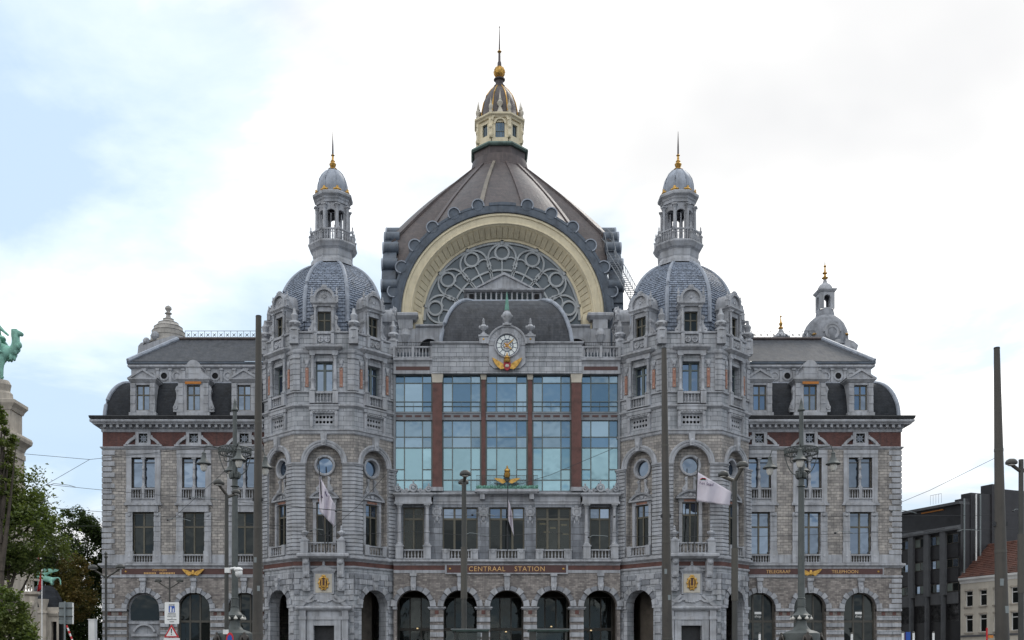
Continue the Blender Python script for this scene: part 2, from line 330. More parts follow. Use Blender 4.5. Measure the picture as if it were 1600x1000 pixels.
        for i in range(len(xs)-1):
            j = 0
            while j < len(zs)-1:
                mx = (xs[i]+xs[i+1])/2
                free = lambda q: not any(r[0] < mx < r[1] and r[2] < (zs[q]+zs[q+1])/2 < r[3] for r in R)
                if not free(j): j += 1; continue
                e = j
                while e+1 < len(zs)-1 and free(e+1): e += 1
                a, b, c, g = xs[i], xs[i+1], zs[j], zs[e+1]
                s.add([(a,-w,c),(b,-w,c),(b,-w,g),(a,-w,g)], [(0,1,2,3)])
                j = e+1
        q = w-d
        def strip(pl):
            k = len(pl); s.add([(x,-w,z) for x, z in pl]+[(x,-q,z) for x, z in pl], [(i+1, i, k+i, k+i+1) for i in range(k-1)])
        for o, r in zip(ops, R):
            if o[0] == 'r': strip([(r[0],r[2]),(r[1],r[2]),(r[1],r[3]),(r[0],r[3]),(r[0],r[2])][::-1])
            elif o[0] == 'a':
                cx, rr, sp = o[1], o[2], o[4]
                arc = [(cx+cos(pi*i/n)*rr, sp+sin(pi*i/n)*rr) for i in range(n+1)]
                strip([(cx+rr, o[3])]+arc+[(cx-rr, o[3])])
                h = n//2
                s.add([(x,-w,z) for x, z in [(cx+rr, sp+rr)]+arc[h::-1]], [tuple(range(h+2))[::-1]])
                s.add([(x,-w,z) for x, z in [(cx-rr, sp+rr)]+arc[h:]], [tuple(range(n-h+2))])
            else:
                cx, cz, rr = o[1:4]; n4 = 6
                arc = [(cx+cos(2*pi*i/(4*n4))*rr, cz+sin(2*pi*i/(4*n4))*rr) for i in range(4*n4+1)]
                strip(arc)
                for k, (sx, sz) in enumerate(((1,1),(-1,1),(-1,-1),(1,-1))):
                    pl = [(cx+sx*rr, cz+sz*rr)]+arc[k*n4:(k+1)*n4+1]
                    s.add([(x,-w,z) for x, z in pl], [tuple(range(len(pl)))])
        return s
    def merge(s, o, M=Matrix()):
        return s.add([tuple(M @ Vector(p)) for p in o.v], o.f)

def mesh_of(b, name, mname, smooth=False):
    me = bpy.data.meshes.new(name); me.from_pydata(b.v, [], b.f); me.update()
    if mname: me.materials.append(MATS[mname])
    if smooth:
        me.shade_smooth(); me.set_sharp_from_angle(angle=radians(38))
    return me
class T:
    """one piece with its sub-pieces; place() links copies that share the mesh"""
    def __init__(s, name, b, mname, kids=(), smooth=False, label=None, stuff=False):
        s.name, s.kids, s.label, s.stuff = name, list(kids), label, stuff
        s.me = b if (b is None or isinstance(b, bpy.types.Mesh)) else mesh_of(b, name, mname, smooth)
def link(name, me, parent=None, M=None):
    o = bpy.data.objects.new(name, me); COL.objects.link(o)
    if parent is not None: o.parent = parent
    if M is not None: o.matrix_local = M
    return o
def place(t, parent, M=None):
    o = link(t.name, t.me, parent, M)
    if t.label: o['label'] = t.label
    if t.stuff: o['kind'] = 'stuff'
    for k in t.kids: place(k, o)
    return o
def put(name, b, mname, parent, smooth=False, M=None, label=None, stuff=False):
    return place(T(name, b, mname, smooth=smooth, label=label, stuff=stuff), parent, M)
def thing(name, label, cat, loc=(0,0,0), rz=0.0, group=None):
    o = bpy.data.objects.new(name, None); COL.objects.link(o); o.empty_display_size = 0.3
    o.location = loc; o.rotation_euler = (0, 0, rz); o['label'] = label; o['category'] = cat
    if group: o['group'] = group
    return o
def tag(o, label, cat, group=None):
    o['label'] = label; o['category'] = cat
    if group: o['group'] = group
    return o
def at(px, py, y):
    """place in the world of the photo point (px, py) at depth y"""
    k = (y-CAMY)/FOC
    return Vector((CAMX+(px-PCX)*k, y, CAMZ+(HOR-py)*k))
def F(x, y, rz=0.0, z=0.0): return Matrix.Translation((x, y, z)) @ Matrix.Rotation(rz, 4, 'Z')
def text_mesh(txt, size, ext, mname, align='CENTER', sx=1.0, spacing=1.0):
    cu = bpy.data.curves.new('letters', 'FONT'); cu.body = txt; cu.size = size; cu.extrude = ext; cu.align_x = align; cu.resolution_u = 3
    cu.space_character = spacing
    o = bpy.data.objects.new('letters', cu); COL.objects.link(o)
    dg = bpy.context.evaluated_depsgraph_get(); me = bpy.data.meshes.new_from_object(o.evaluated_get(dg))
    bpy.data.objects.remove(o); bpy.data.curves.remove(cu)
    me.transform(Matrix.Rotation(pi/2, 4, 'X') @ Matrix.Diagonal((sx, 1, 1, 1))); me.materials.clear(); me.materials.append(MATS[mname]); me.name = 'lettering'
    return me
def oct_path(a, c, off=0.0):
    """octagon: front half width a, chamfer c, moved outwards by off; counter-clockwise from front left in (x, w)"""
    d = a+c; k = off*math.tan(pi/8)
    A, D = a+k, d+off
    return [(-A,D),(A,D),(D,A),(D,-A),(A,-D),(-A,-D),(-D,-A),(-D,A)]

# ---- stock pieces
def baluster_row(x0, x1, z0, z1, w, pitch=0.32, r=0.085, rail=0.12, deep=0.3):
    """rail and plinth as the balustrade, its little columns joined as one sub-piece"""
    b = B(); b.box(x0, x1, w-deep/2, w+deep/2, z1-rail, z1); pl = B(); pl.box(x0, x1, w-deep/2, w+deep/2, z0, z0+rail*0.8)
    k = B(); n = max(2, int(round((x1-x0)/pitch))); h0, h1 = z0+rail*0.8, z1-rail
    for i in range(n):
        x = x0+(i+0.5)*(x1-x0)/n; H = h1-h0
        k.lathe(x, w, [(r*0.9,h0),(r*0.9,h0+H*0.08),(r*0.55,h0+H*0.14),(r*1.1,h0+H*0.34),(r*0.55,h0+H*0.72),(r*0.6,h0+H*0.85),(r*0.9,h1)], 6)
    return T('balustrade', b, 'stone', [T('plinth', pl, 'stone'), T('baluster_row', k, 'stone', smooth=True, stuff=True)])
def urn(b, x, w, z, h, r):
    """carved stone urn on a foot"""
    b.box(x-r*0.85, x+r*0.85, w-r*0.85, w+r*0.85, z, z+h*0.08)
    b.lathe(x, w, [(r*0.75,z+h*0.08),(r*0.7,z+h*0.13),(r*0.3,z+h*0.2),(r*0.3,z+h*0.28),(r*0.85,z+h*0.4),(r,z+h*0.5),(r*0.7,z+h*0.6),(r*0.3,z+h*0.66),(r*0.42,z+h*0.72),(r*0.28,z+h*0.8),(r*0.36,z+h*0.87),(r*0.2,z+h*0.96),(0.02,z+h)], 10)
    for q in (-1, 1): b.ell(x+q*r*1.05, w, z+h*0.5, r*0.25, r*0.2, h*0.09, 6, 4)
def pinnacle(b, x, w, z, h, r):
    b.box(x-r, x+r, w-r, w+r, z, z+h*0.35)
    b.box(x-r*1.25, x+r*1.25, w-r*1.25, w+r*1.25, z+h*0.35, z+h*0.42)
    b.lathe(x, w, [(r*0.9,z+h*0.42),(r*0.4,z+h*0.5),(r*0.85,z+h*0.62),(r*0.95,z+h*0.7),(r*0.35,z+h*0.8),(r*0.5,z+h*0.88),(0.02,z+h)], 8)
def column(b, x, w, z0, z1, r, base=True):
    H = z1-z0
    b.box(x-r*1.5, x+r*1.5, w-r*1.5, w+r*1.5, z0, z0+0.12)
    b.lathe(x, w, [(r*1.4,z0+.12),(r*1.4,z0+.2),(r*1.05,z0+.27),(r*1.05,z0+H*.3),(r*1.22,z0+H*.31),(r*1.22,z0+H*.34),(r,z0+H*.35),(r*.88,z1-.42),(r*1.1,z1-.4),(r*1.1,z1-.36),(r*.95,z1-.34),(r*1.4,z1-.14)], 10)
    b.box(x-r*1.55, x+r*1.55, w-r*1.55, w+r*1.55, z1-.14, z1)
def scroll(b, x, w, z, h, wd, dep, side):
    """flanking console: an S of two rolls joined by a web, bulging to `side`"""
    pl = [(0,0),(wd,0.0),(wd*1.05,h*.16),(wd*.75,h*.32),(wd*.42,h*.5),(wd*.38,h*.68),(wd*.55,h*.8),(wd*.5,h*.93),(wd*.2,h),(0,h)]
    pl = [(x+side*a, z+c) for a, c in pl]
    if side < 0: pl = pl[::-1]
    b.extr(pl, w-dep, w)
    b.ring(x+side*wd*.6, z+h*.17, wd*.12, wd*.45, 0, 2*pi, 10, w, w+.07)
    b.ring(x+side*wd*.3, z+h*.85, wd*.08, wd*.3, 0, 2*pi, 8, w, w+.06)
def swag(b, x0, x1, z, drop, w, r):
    n = 7
    for i in range(n):
        t = (i+.5)/n; x = x0+(x1-x0)*t; zz = z-drop*(1-(2*t-1)**2)
        b.ell(x, w, zz, (x1-x0)/n*.62, r, r*(1.0+.4*sin(i*2.1)), 6, 4)
def cross_window(x0, x1, z0, z1, w, transom, mull=1, t=0.1, gl='glass_window', fr='frame_dark', dep=0.12, gtop=None, tr_t=None, name='window', mt=None):
    """frame with mullions and one transom; each pane is a piece of its own. transom: height or None"""
    b = B(); mt = mt or t
    b.box(x0, x0+t, w-dep, w, z0, z1); b.box(x1-t, x1, w-dep, w, z0, z1)
    b.box(x0+t, x1-t, w-dep, w, z1-t, z1); b.box(x0+t, x1-t, w-dep, w, z0, z0+t)
    xs = [x0+t]; W_ = (x1-x0-2*t-mull*mt)/(mull+1)
    for i in range(mull):
        a = x0+t+(i+1)*W_+i*mt; b.box(a, a+mt, w-dep+.01, w+.03, z0+t, z1-t); xs += [a, a+mt]
    xs.append(x1-t)
    rows = [(z0+t, z1-t, gl)]
    if transom:
        tt = tr_t or t
        for i in range(mull+1): b.box(xs[2*i], xs[2*i+1], w-dep+.02, w+.015, transom-tt/2, transom+tt/2)
        rows = [(z0+t, transom-tt/2, gl), (transom+tt/2, z1-t, gtop or gl)]
    kids = []
    for za, zb, g in rows:
        for i in range(mull+1):
            p = B(); p.box(xs[2*i], xs[2*i+1], w-dep*.75, w-dep*.5, za, zb); kids.append(T('pane', p, g))
    return T(name, b, fr, kids)
# ------------------------------------------------------------------ ground
def sheet(name, x0, x1, y0, y1, z, mname, nx=1):
    b = B(); b.add([(x0,y0,z),(x1,y0,z),(x1,y1,z),(x0,y1,z)], [(0,1,2,3)])
    o = put(name, b, mname, None); o['kind'] = 'structure'; return o
sheet('ground', -2500, 2500, -1500, 3500, -0.15, 'asphalt')
b = B(); b.box(-70, 70, -3.0, 14.0, -0.149, 0.0); o = put('pavement', b, 'paving', None); o['kind'] = 'structure'
b = B(); b.box(-70, 70, 14.003, 14.3, -0.149, 0.004); put('kerb', b, 'kerb_stone', o)

# ------------------------------------------------------------------ the station
ST = thing('railway_station', 'grey stone railway station with glass front, twin domed towers and large arched dome', 'station')
def arch_t(r, ro, spring, ztop, n=9, dep=0.16, key=0.52, kz=None, alt=0.10):
    """voussoir ring with a keystone console running up to the band above"""
    kids = []
    for i in range(n):
        if i == n//2: continue
        a0, a1 = pi*i/n, pi*(i+1)/n; g = 0.022
        b = B(); pr = dep+(alt if i % 2 == 0 else 0); rr = ro-(0.0 if i % 2 == 0 else 0.13)
        b.ring(0, spring, r+.002, rr, a0+g, a1-g, 3, 0.01, pr); kids.append(T('voussoir', b, 'stone' if i % 2 == 0 else 'stone_dark'))
    b = B(); h = key/2
    b.extr([(-h*.75, spring+r-.05), (h*.75, spring+r-.05), (h*1.1, spring+ro+.15), (-h*1.1, spring+ro+.15)], 0.01, dep+alt+.14)
    b.box(-h*1.0, h*1.0, .01, dep+alt+.02, spring+ro+.15, ztop-.28)
    b.box(-h*1.25, h*1.25, .01, dep+alt+.16, ztop-.28, ztop-.003)
    b.box(-h*.8, h*.8, .01, dep+alt+.08, spring+ro+.2, spring+ro+.34)
    b.ell(0, dep+alt+.14, spring+r+.28, h*.6, .09, .22, 8, 5)
    kids.append(T('keystone', b, 'stone'))
    b = B(); b.ring(0, spring, r+.001, ro-.2, 0, pi, 18, 0.002, .05)
    return T('archivolt', b, 'stone_dark', kids)
# --- arcade
AX = (-9.12, -4.56, 0.0, 4.56, 9.12)
b = B(); b.wall(-11.05, 11.05, 0, 11.62, 0, 1.3, [('a', x, 1.64, 0, 8.31) for x in AX]); put('arcade_wall', b, 'brickwork', ST)
t = arch_t(1.64, 2.2, 8.31, 11.58)
for x in AX: place(t, ST, F(x, 0))
imp = B(); imp.path([(-.70,-1.2),(-.70,0),(.70,0),(.70,-1.2)], [(0,8.06),(.07,8.08),(.07,8.14),(.17,8.2),(.17,8.3),(0,8.33)])
imp_t = T('impost', imp, 'stone')
blk = [T('stone_block', B().box(-.645, .645, -1.0, .11, 0, .44), 'ashlar'), T('stone_block', B().box(-.645, -.02, -1.0, .09, 0, .44).box(.02, .645, -1.0, .11, 0, .44), 'stone')]
pan = T('inlay_panel', B().box(-.19, .19, 0, .03, 0, .38), 'porphyry')
for i, x in enumerate((-6.84, -2.28, 2.28, 6.84)):
    place(imp_t, ST, F(x, 0)); place(pan, ST, F(x, 0, z=7.6))
    for k in range(10): place(blk[(k+i) % 2], ST, F(x, 0, z=.25+k*.735))
for s in (-1, 1):
    place(T('impost', B().box(-.2, .2, -.9, .16, 8.06, 8.32), 'stone'), ST, F(s*10.93, 0))
# vestibule behind the arches
b = B(); b.box(-11, 11, -9.2, -9.0, 0, 12).box(-11, 11, -9.0, -1.3, 10.9, 11.2).box(-11.05, -10.9, -9.0, -1.3, 0, 10.9).box(10.9, 11.05, -9.0, -1.3, 0, 10.9)
put('vestibule', b, 'interior', ST)
for i, x in enumerate(AX):
    t = cross_window(-1.75, 1.75, 0.1, 9.6, 0, 6.3, 2, 0.12, 'glass_clear', 'frame_dark', name='entrance_screen', tr_t=.3)
    place(t, ST, F(x, 4.2))
for k in range(9):
    x = -8.7+k*2.2+random.uniform(-.5, .5)
    put('ceiling_lamp', B().lathe(0, 0, [(.05,0),(.1,.03),(.1,.09),(.03,.12)], 8), 'lit_strip', ST, M=F(x, 3.2+random.uniform(-.3, .4), z=random.uniform(5.9, 6.5)))
# --- band, sign and balcony cornice
b = B(); b.box(-11.05, 11.05, -.6, .05, 11.62, 11.9).box(-11.05, 11.05, -.6, .03, 12.36, 12.5); put('string_course', b, 'stone', ST)
b = B(); b.box(-11.05, 11.05, -.5, .015, 11.9, 12.36); put('inlay_band', b, 'porphyry', ST)
b = B(); b.path([(-11.1,0),(11.1,0)], [(-.6,12.5),(.1,12.5),(.12,12.56),(.3,12.66),(.48,12.7),(.48,12.86),(.42,12.9),(-.6,12.96)]); put('cornice', b, 'stone', ST)
sg = put('name_panel', B().box(-6.05, 5.95, .03, .2, 11.5, 12.48), 'stone', ST, label='stone framed panel with gold letters on red brown ground')
put('sign_field', B().box(-5.86, 5.76, .2, .215, 11.63, 12.37), 'dark_panel', sg)
link('lettering', text_mesh('CENTRAAL', .66, .02, 'gold_letter', spacing=1.12), sg, F(-1.95, -.225, z=11.78))
link('lettering', text_mesh('STATION', .66, .02, 'gold_letter', spacing=1.12), sg, F(2.22, -.225, z=11.78))
for x in (-5.55, 5.5): put('boss', B().ell(x, .22, 12.0, .11, .06, .11, 8, 6), 'gold', sg)
# --- first floor wall
WX = (-4.56, 0.0, 4.56)
b = B(); b.wall(-11.05, 11.05, 12.96, 18.35, -.3, .55, [('r', x-1.72, x+1.72, 12.98, 18.08) for x in WX]+[('r', s*9.12-1.02, s*9.12+1.02, 12.98, 18.08) for s in (-1, 1)])
put('first_floor_wall', b, 'stone_grey', ST)
for i, x in enumerate(WX):
    g = ['glass_dim', 'glass_dim', 'glass_clear'][i]
    t = cross_window(-1.72, 1.72, 13.86, 18.08, 0, 16.95, 2, .13, g, 'frame_olive', gtop=('glass_window', 'glass_window', 'glass_dim')[i], tr_t=.2, mt=.2)
    place(t, ST, F(x, .62))
    t = baluster_row(-1.0, 1.0, 12.97, 13.9, 0); place(t, ST, F(x, .02)); put('shade_panel', B().box(-1.72, 1.72, -.1, 0, 12.97, 13.86), 'frame_dark', ST, M=F(x, .7))  # dark panel behind the balusters: its colour paints the shaded void
    for s in (-1, 1):
        b = B(); b.box(s*1.38-.36, s*1.38+.36, -.2, .2, 12.97, 13.82).box(s*1.38-.4, s*1.38+.4, -.24, .24, 13.82, 13.95); b.ring(s*1.38, 13.75, .05, .2, 0, 2*pi, 10, .2, .28)
        put('pedestal', b, 'stone', ST, M=F(x, 0.02))
for s in (-1, 1):
    t = cross_window(-1.02, 1.02, 13.86, 18.08, 0, 16.95, 1, .13, 'glass_clear' if s < 0 else 'glass_dim', 'frame_olive', gtop='glass_clear' if s < 0 else 'glass_window', tr_t=.2)
    place(t, ST, F(s*9.12, .62))
    place(baluster_row(-.98, .98, 12.97, 13.9, 0), ST, F(s*9.12, -.12)); put('shade_panel', B().box(-1.02, 1.02, -.1, 0, 12.97, 13.86), 'frame_dark', ST, M=F(s*9.12, .7))  # dark backing again puts shade between the balusters
    for q in (-1, 1):
        b = B(); b.box(-.36, .36, -.5, .3, 12.97, 14.15).box(-.42, .42, -.5, .36, 14.15, 14.3); put('pedestal', b, 'stone', ST, M=F(s*9.12+q*1.35, -.1))
        b = B(); column(b, 0, .0, 14.3, 18.3, .2); put('column', b, 'stone', ST, True, M=F(s*9.12+q*1.35, -.12))
    b = B(); b.box(-1.85, 1.85, -.5, .42, 18.3, 18.5).box(-1.75, 1.75, -.5, .34, 18.5, 19.0)
    b.path([(-1.75,-.5),(-1.75,.34),(1.75,.34),(1.75,-.5)], [(0,19.0),(.06,19.05),(.22,19.2),(.22,19.35),(0,19.4)])
    put('entablature', b, 'stone', ST, M=F(s*9.12, -.05))
    b = B()
    for x, h, r in ((-1.5, .72, .3), (0, .98, .42), (1.5, .72, .3)):
        b.ring(x, 19.72+(h-.5)*.4, r*.55, r, 0, 2*pi, 14, .05, .22); b.ell(x, .14, 19.72+(h-.5)*.4, r*.45, .1, r*.45, 8, 5); b.ell(x, .14, 19.4+h+.1, .09, .09, .15, 6, 4)
    for q in (-1, 1):
        for k in range(5): b.ell(q*(.5+k*.17), .14, 19.52+.1*sin(k*1.9)+.12, .16, .1, .13+.04*(k % 2), 7, 4)
        b.ring(q*.72, 19.62, .1, .2, 0, 2*pi, 10, .06, .2); b.ring(q*1.05, 19.56, .07, .15, 0, 2*pi, 10, .06, .2)
    put('carved_cresting', b, 'stone', ST, True, M=F(s*9.12, 0))
    # interior drape glimpsed in the end window
    if s < 0: put('drape', B().path([(-.8,-.0),(-.6,.1),(-.4,0),(-.2,.1),(0,0),(.15,.08)], [(0,13.9),(.04,13.9),(.04,17.2),(0,17.2)]).path([(.3,0),(.45,.1),(.6,0),(.8,.1)], [(0,13.9),(.04,13.9),(.04,17.9),(0,17.9)]), 'amber_drape', ST, M=F(s*9.12, 1.3))
b = B(); b.box(-11, 11, -2.2, -2.0, 12.9, 31.2); put('room_wall', b, 'interior', ST)
for x, z in ((3.6, 16.6), (4.6, 16.2), (5.7, 16.5), (4.0, 15.8), (5.9, 15.6)):
    put('office_lamp', B().box(-.3, .3, 0, .05, 0, .06), 'lit_strip', ST, M=F(x, 1.6, z=z))
# carved cartouches on the piers
b = B(); b.ell(0, 0, 17.6, .36, .12, .34, 10, 6); b.ring(0, 17.6, .3, .46, 0, 2*pi, 14, 0, .12); b.ell(0, .05, 18.12, .2, .12, .14, 8, 4); b.ell(0, .02, 16.95, .16, .1, .3, 8, 5)
for q in (-1, 1): b.ell(q*.36, .0, 17.95, .16, .1, .16, 7, 4); b.ell(q*.32, .0, 17.2, .14, .1, .22, 7, 4); b.ell(q*.2, .0, 16.6, .08, .08, .2, 6, 4)
t = T('carved_cartouche', b, 'stone', smooth=True)
for x in (-6.84, -2.28, 2.28, 6.84): place(t, ST, F(x, .3))
b = B(); b.path([(-7.2,-.3),(7.2,-.3)], [(-.3,18.352),(.06,18.352),(.06,18.6),(.12,18.62),(.12,19.1),(.3,19.2),(.42,19.3),(.42,19.42),(-.3,19.62)]); put('entablature', b, 'stone', ST)
b = B(); b.box(-11.0, 11.0, -.75, -.3, 19.4, 19.7); put('window_sill', b, 'steel_grey', ST)
b = B(); b.box(-3.1, 3.1, -.3, .75, 19.44, 19.7).box(-2.95, 2.95, -.3, .6, 19.28, 19.44)
for q in (-1, 1): b.box(q*2.4-.22, q*2.4+.22, -.3, .5, 18.75, 19.28)
bal = put('balcony', b, 'stone', ST)
b = B(); b.box(-3.0, 3.0, .35, .65, 19.702, 20.02)
for k in range(26): b.ell(-2.9+k*.232, .66, 19.9+.07*sin(k*2.3), .13, .1, .15, 6, 4)
put('copper_flashing', b, 'verdigris', bal, True)
b = B()
for k in range(49): b.box(-2.95+k*.123-.012, -2.95+k*.123+.012, .55, .575, 20.03, 21.0)
b.box(-3, 3, .54, .585, 21.0, 21.04); put('railing', b, 'frame_dark', bal)
def wings(b, span, z, up, w, n=7, lw=.13):
    """pair of spread wings made of overlapping feathers"""
    for s in (-1, 1):
        for i in range(n):
            t = i/(n-1); L = span*(.42+.58*(1-t)); a = up*(1.0-.75*t)
            c0 = (s*.08, z+.05-t*.18); c1 = (s*(L*cos(a)), z+L*sin(a)-t*.3)
            dx, dz = c1[0]-c0[0], c1[1]-c0[1]; q = sqrt(dx*dx+dz*dz); nx, nz = -dz/q*lw, dx/q*lw
            pl = [(c0[0], c0[1]), (c0[0]+dx*.5-nx*s*.8, c0[1]+dz*.5-nz*s*.8), (c0[0]+dx*.85-nx*s, c0[1]+dz*.85-nz*s), c1, (c0[0]+dx*.8+nx*s*.7, c0[1]+dz*.8+nz*s*.7), (c0[0]+dx*.4+nx*s*.8, c0[1]+dz*.4+nz*s*.8)]
            if s < 0: pl = pl[::-1]
            b.extr(pl, w-.04+.012*i, w+.05+.012*i)
b = B(); wings(b, 1.3, 20.5, .16, .78, 9, .075); em = put('winged_emblem', b, 'gold', ST, label='gilded winged wheel emblem with crown over the balcony')
b = B(); b.lathe(0, .85, [(.2,20.75),(.26,20.85),(.3,21.1),(.32,21.2),(.22,21.24),(.3,21.4),(.24,21.58),(.08,21.68),(.09,21.8),(.02,21.95)], 10); put('crown', b, 'gold', em, True)
b = B(); b.ring(0, 20.6, .16, .27, 0, 2*pi, 16, .82, .98).box(-.02, .02, .86, .92, 20.4, 20.8).box(-.2, .2, .86, .92, 20.58, 20.62); put('wheel', b, 'iron', em)

# --- glass curtain wall
BAYS = [(-10.95, -7.33), (-6.27, -2.55), (-2.0, 2.0), (2.55, 6.27), (7.33, 10.95)]
ZS = [19.7, 20.78, 21.81, 23.94, 25.0, 26.6]
ZU = [27.45, 30.28, 31.05]
fw = .1
for bi, (xa, xb) in enumerate(BAYS):
    b = B(); wd = xb-xa; cols = [xa, xa+wd*.255, xa+wd*.745, xb]
    pk = []
    for x in cols:
        h = fw/2 if x not in (xa, xb) else fw*.8
        for za, zb in ((19.7, 26.6), (27.45, 31.05)): b.box(x-h, x+h, -.66, -.52, za, zb)
    for ci in range(3):
        lo, hi = cols[ci]+fw/2, cols[ci+1]-fw/2
        zz = ZS if ci != 1 else [ZS[0], ZS[1], ZS[3], ZS[4], ZS[5]]
        for z in zz+ZU: b.box(lo, hi, -.655, -.54, z-fw/2, z+fw/2)
        for seq in (zz, ZU):
            for za, zb in zip(seq, seq[1:]):
                pale = (seq is not ZU) and za < 23.9
                p = B(); p.box(lo-.01, hi+.01, -.62, -.6, za+fw/2, zb-fw/2)
                pk.append(T('pane', p, 'glass_teal' if pale else 'glass_blue'))
    place(T('glazed_bay', b, 'frame_green', pk), ST)
    b = B()
    for z in (28.45, 28.0): b.box(xa, xb, -.5, -.46, z-.025, z+.025)
    for k in range(int(wd/.9)+1): b.box(xa+k*.9-.015, xa+k*.9+.015, -.49, -.47, 27.45, 28.45)
    put('safety_rail', b, 'frame_green', ST)
    b = B(); b.box(xa-.05, xb+.05, -.7, -.42, 26.62, 27.43).box(xa-.05, xb+.05, -.42, -.36, 27.3, 27.43).box(xa-.05, xb+.05, -.42, -.38, 26.62, 26.72)
    sp = put('spandrel', b, 'steel_grey', ST)
    n = 4; step = wd/n
    for k in range(n):
        put('inlay_strip', B().box(xa+k*step+.14, xa+(k+1)*step-.14, -.42, -.4, 26.92, 27.12), 'dark_panel', sp)
for s in (-1, 1):
    b = B(); b.box(-.47, .47, -.7, -.02, 20.0, 30.2)
    p = put('pier', b, 'porphyry', ST, M=F(s*6.79, 0))
    put('pier_capital', B().box(-.5, .5, -.7, .04, 30.2, 30.45).taper(-.5, .5, -.7, .02, 30.45, 31.06, -.08, -.04), 'pale_cap', p)
    put('pier_base', B().box(-.56, .56, -.7, .1, 19.62, 20.0), 'stone', p)
    p = put('pier', B().box(-.2, .2, -.7, -.3, 19.7, 30.55), 'porphyry', ST, M=F(s*2.28, 0))
    put('pier_capital', B().taper(-.24, .24, -.7, -.22, 30.55, 31.06, -.06, -.05), 'pale_cap', p)
    b = B(); b.box(-.1, .1, -.7, -.2, 19.6, 31.06); put('jamb', b, 'steel_grey', ST, M=F(s*10.98, 0))
# --- parapet with the clock
b = B(); b.box(-7.28, 7.28, -.9, .12, 31.06, 32.2).box(-7.28, 7.28, -.9, .06, 32.2, 32.7).box(-7.28, 7.28, -.9, .12, 32.7, 33.85)
PAR = put('parapet', b, 'ashlar', ST)
b = B(); b.path([(-7.28,-.9),(-7.28,.12),(7.28,.12),(7.28,-.9)], [(0,33.85),(.08,33.9),(.2,34.0),(.2,34.12),(-.5,34.3)]); put('coping', b, 'stone', PAR)
b = B()
for k in range(44):
    x = -7.05+k*.328
    if abs(x) > 2.1: b.ring(x, 32.66, .08, .15, pi, 2*pi, 6, .06, .11); b.box(x-.15, x+.15, .06, .1, 32.25, 32.3)
put('frieze_relief', b, 'stone', PAR, stuff=True)
CZ = 33.72
b = B(); b.extr([(cos(pi*i/24)*1.78, CZ+sin(pi*i/24)*1.78) for i in range(25)]+[(-1.78, 32.0), (-1.25, 31.5), (1.25, 31.5), (1.78, 32.0)], -.6, .3)
CK = put('clock_housing', b, 'stone', ST)
for i in range(13):
    a0, a1 = pi*i/13, pi*(i+1)/13; b = B(); b.ring(0, CZ, 1.28, 1.8, a0+.008, a1-.008, 3, .28, .36); put('voussoir', b, 'stone', CK)
b = B(); b.arcsweep(0, CZ, [(1.78,.3),(1.78,.46),(1.86,.5),(1.95,.5),(1.98,.4),(1.98,-.5)], radians(4), radians(176), 26); put('hood_mould', b, 'stone', CK)
b = B(); b.arcsweep(0, CZ, [(1.24,.28),(1.24,.44),(1.16,.5),(1.08,.46),(1.06,.36)], 0, 2*pi, 36); put('clock_rim', b, 'stone', CK)
dial = B(); dial.extr([(cos(2*pi*i/36)*1.08, CZ+sin(2*pi*i/36)*1.08) for i in range(36)], .28, .34); dl = put('clock_dial', dial, 'clock_white', CK)
b = B(); b.ring(0, CZ, 1.0, 1.08, 0, 2*pi, 36, .34, .36).ring(0, CZ, .56, .62, 0, 2*pi, 30, .34, .36).ring(0, CZ, .3, .34, 0, 2*pi, 20, .34, .36)
for k in range(12):
    a = radians(15+30*k); M = Matrix.Translation((0, 0, CZ)) @ Matrix.Rotation(-a, 4, 'Y')
    b.merge(B().box(-.025, .025, .34, .36, .6, 1.02), M); b.merge(B().ring(0, .46, .08, .11, 0, 2*pi, 8, .34, .358), M)
put('dial_tracery', b, 'clock_blue', dl)
b = B()
for k in range(6): b.merge(B().extr([(-.1, 0), (.1, 0), (0, .34)], .36, .375), Matrix.Translation((0, 0, CZ)) @ Matrix.Rotation(k*pi/3, 4, 'Y'))
put('dial_star', b, 'crest_red', dl)
b = B()
for a, L, t in ((radians(49), .92, .04), (radians(132), .62, .05)):
    b.merge(B().extr([(-t, -.3), (t, -.3), (t*1.3, L*.7), (0, L), (-t*1.3, L*.7)], .39, .41), Matrix.Translation((0, 0, CZ)) @ Matrix.Rotation(a, 4, 'Y'))
put('clock_hand', b, 'gold', dl, label='gilded hour and minute hands')
b = B(); b.box(-.42, .42, -.3, .5, CZ+1.86, CZ+2.12); b.lathe(0, .1, [(.3,CZ+2.12),(.24,CZ+2.25),(.32,CZ+2.45),(.48,CZ+2.75),(.5,CZ+2.95),(.4,CZ+3.2),(.26,CZ+3.35),(.3,CZ+3.42)], 12)
for k in range(6): b.ell(.46*cos(k*pi/3), .1+.46*sin(k*pi/3), CZ+2.9, .13, .13, .17, 6, 4)
put('finial', b, 'stone', CK, True); put('spike', B().lathe(0, .1, [(.26,CZ+3.42),(.2,CZ+3.8),(.14,CZ+4.4),(.02,CZ+5.3)], 8), 'verdigris', CK, True)
for s in (-1, 1):
    b = B(); b.box(-.42, .42, -.3, .42, 33.9, 34.55).box(-.5, .5, -.38, .5, 34.55, 34.72); p = put('pedestal', b, 'stone', CK, M=F(s*2.28, 0))
    b = B(); urn(b, 0, .05, 34.72, 1.75, .36); put('urn', b, 'stone', p, True)
    put('boss', B().ell(0, .42, 34.3, .1, .05, .1, 8, 5), 'gold', p)
b = B(); wings(b, 1.75, 31.6, .55, .42, 11, .085); em = put('crest', b, 'gold', ST, label='gilded winged crest with red shield under the clock', smooth=False)
b = B(); b.lathe(0, .5, [(.28,32.0),(.32,32.1),(.34,32.25),(.22,32.3),(.3,32.45),(.2,32.62),(.06,32.7),(.07,32.8),(.02,33.0)], 10); put('crown', b, 'gold', em, True)
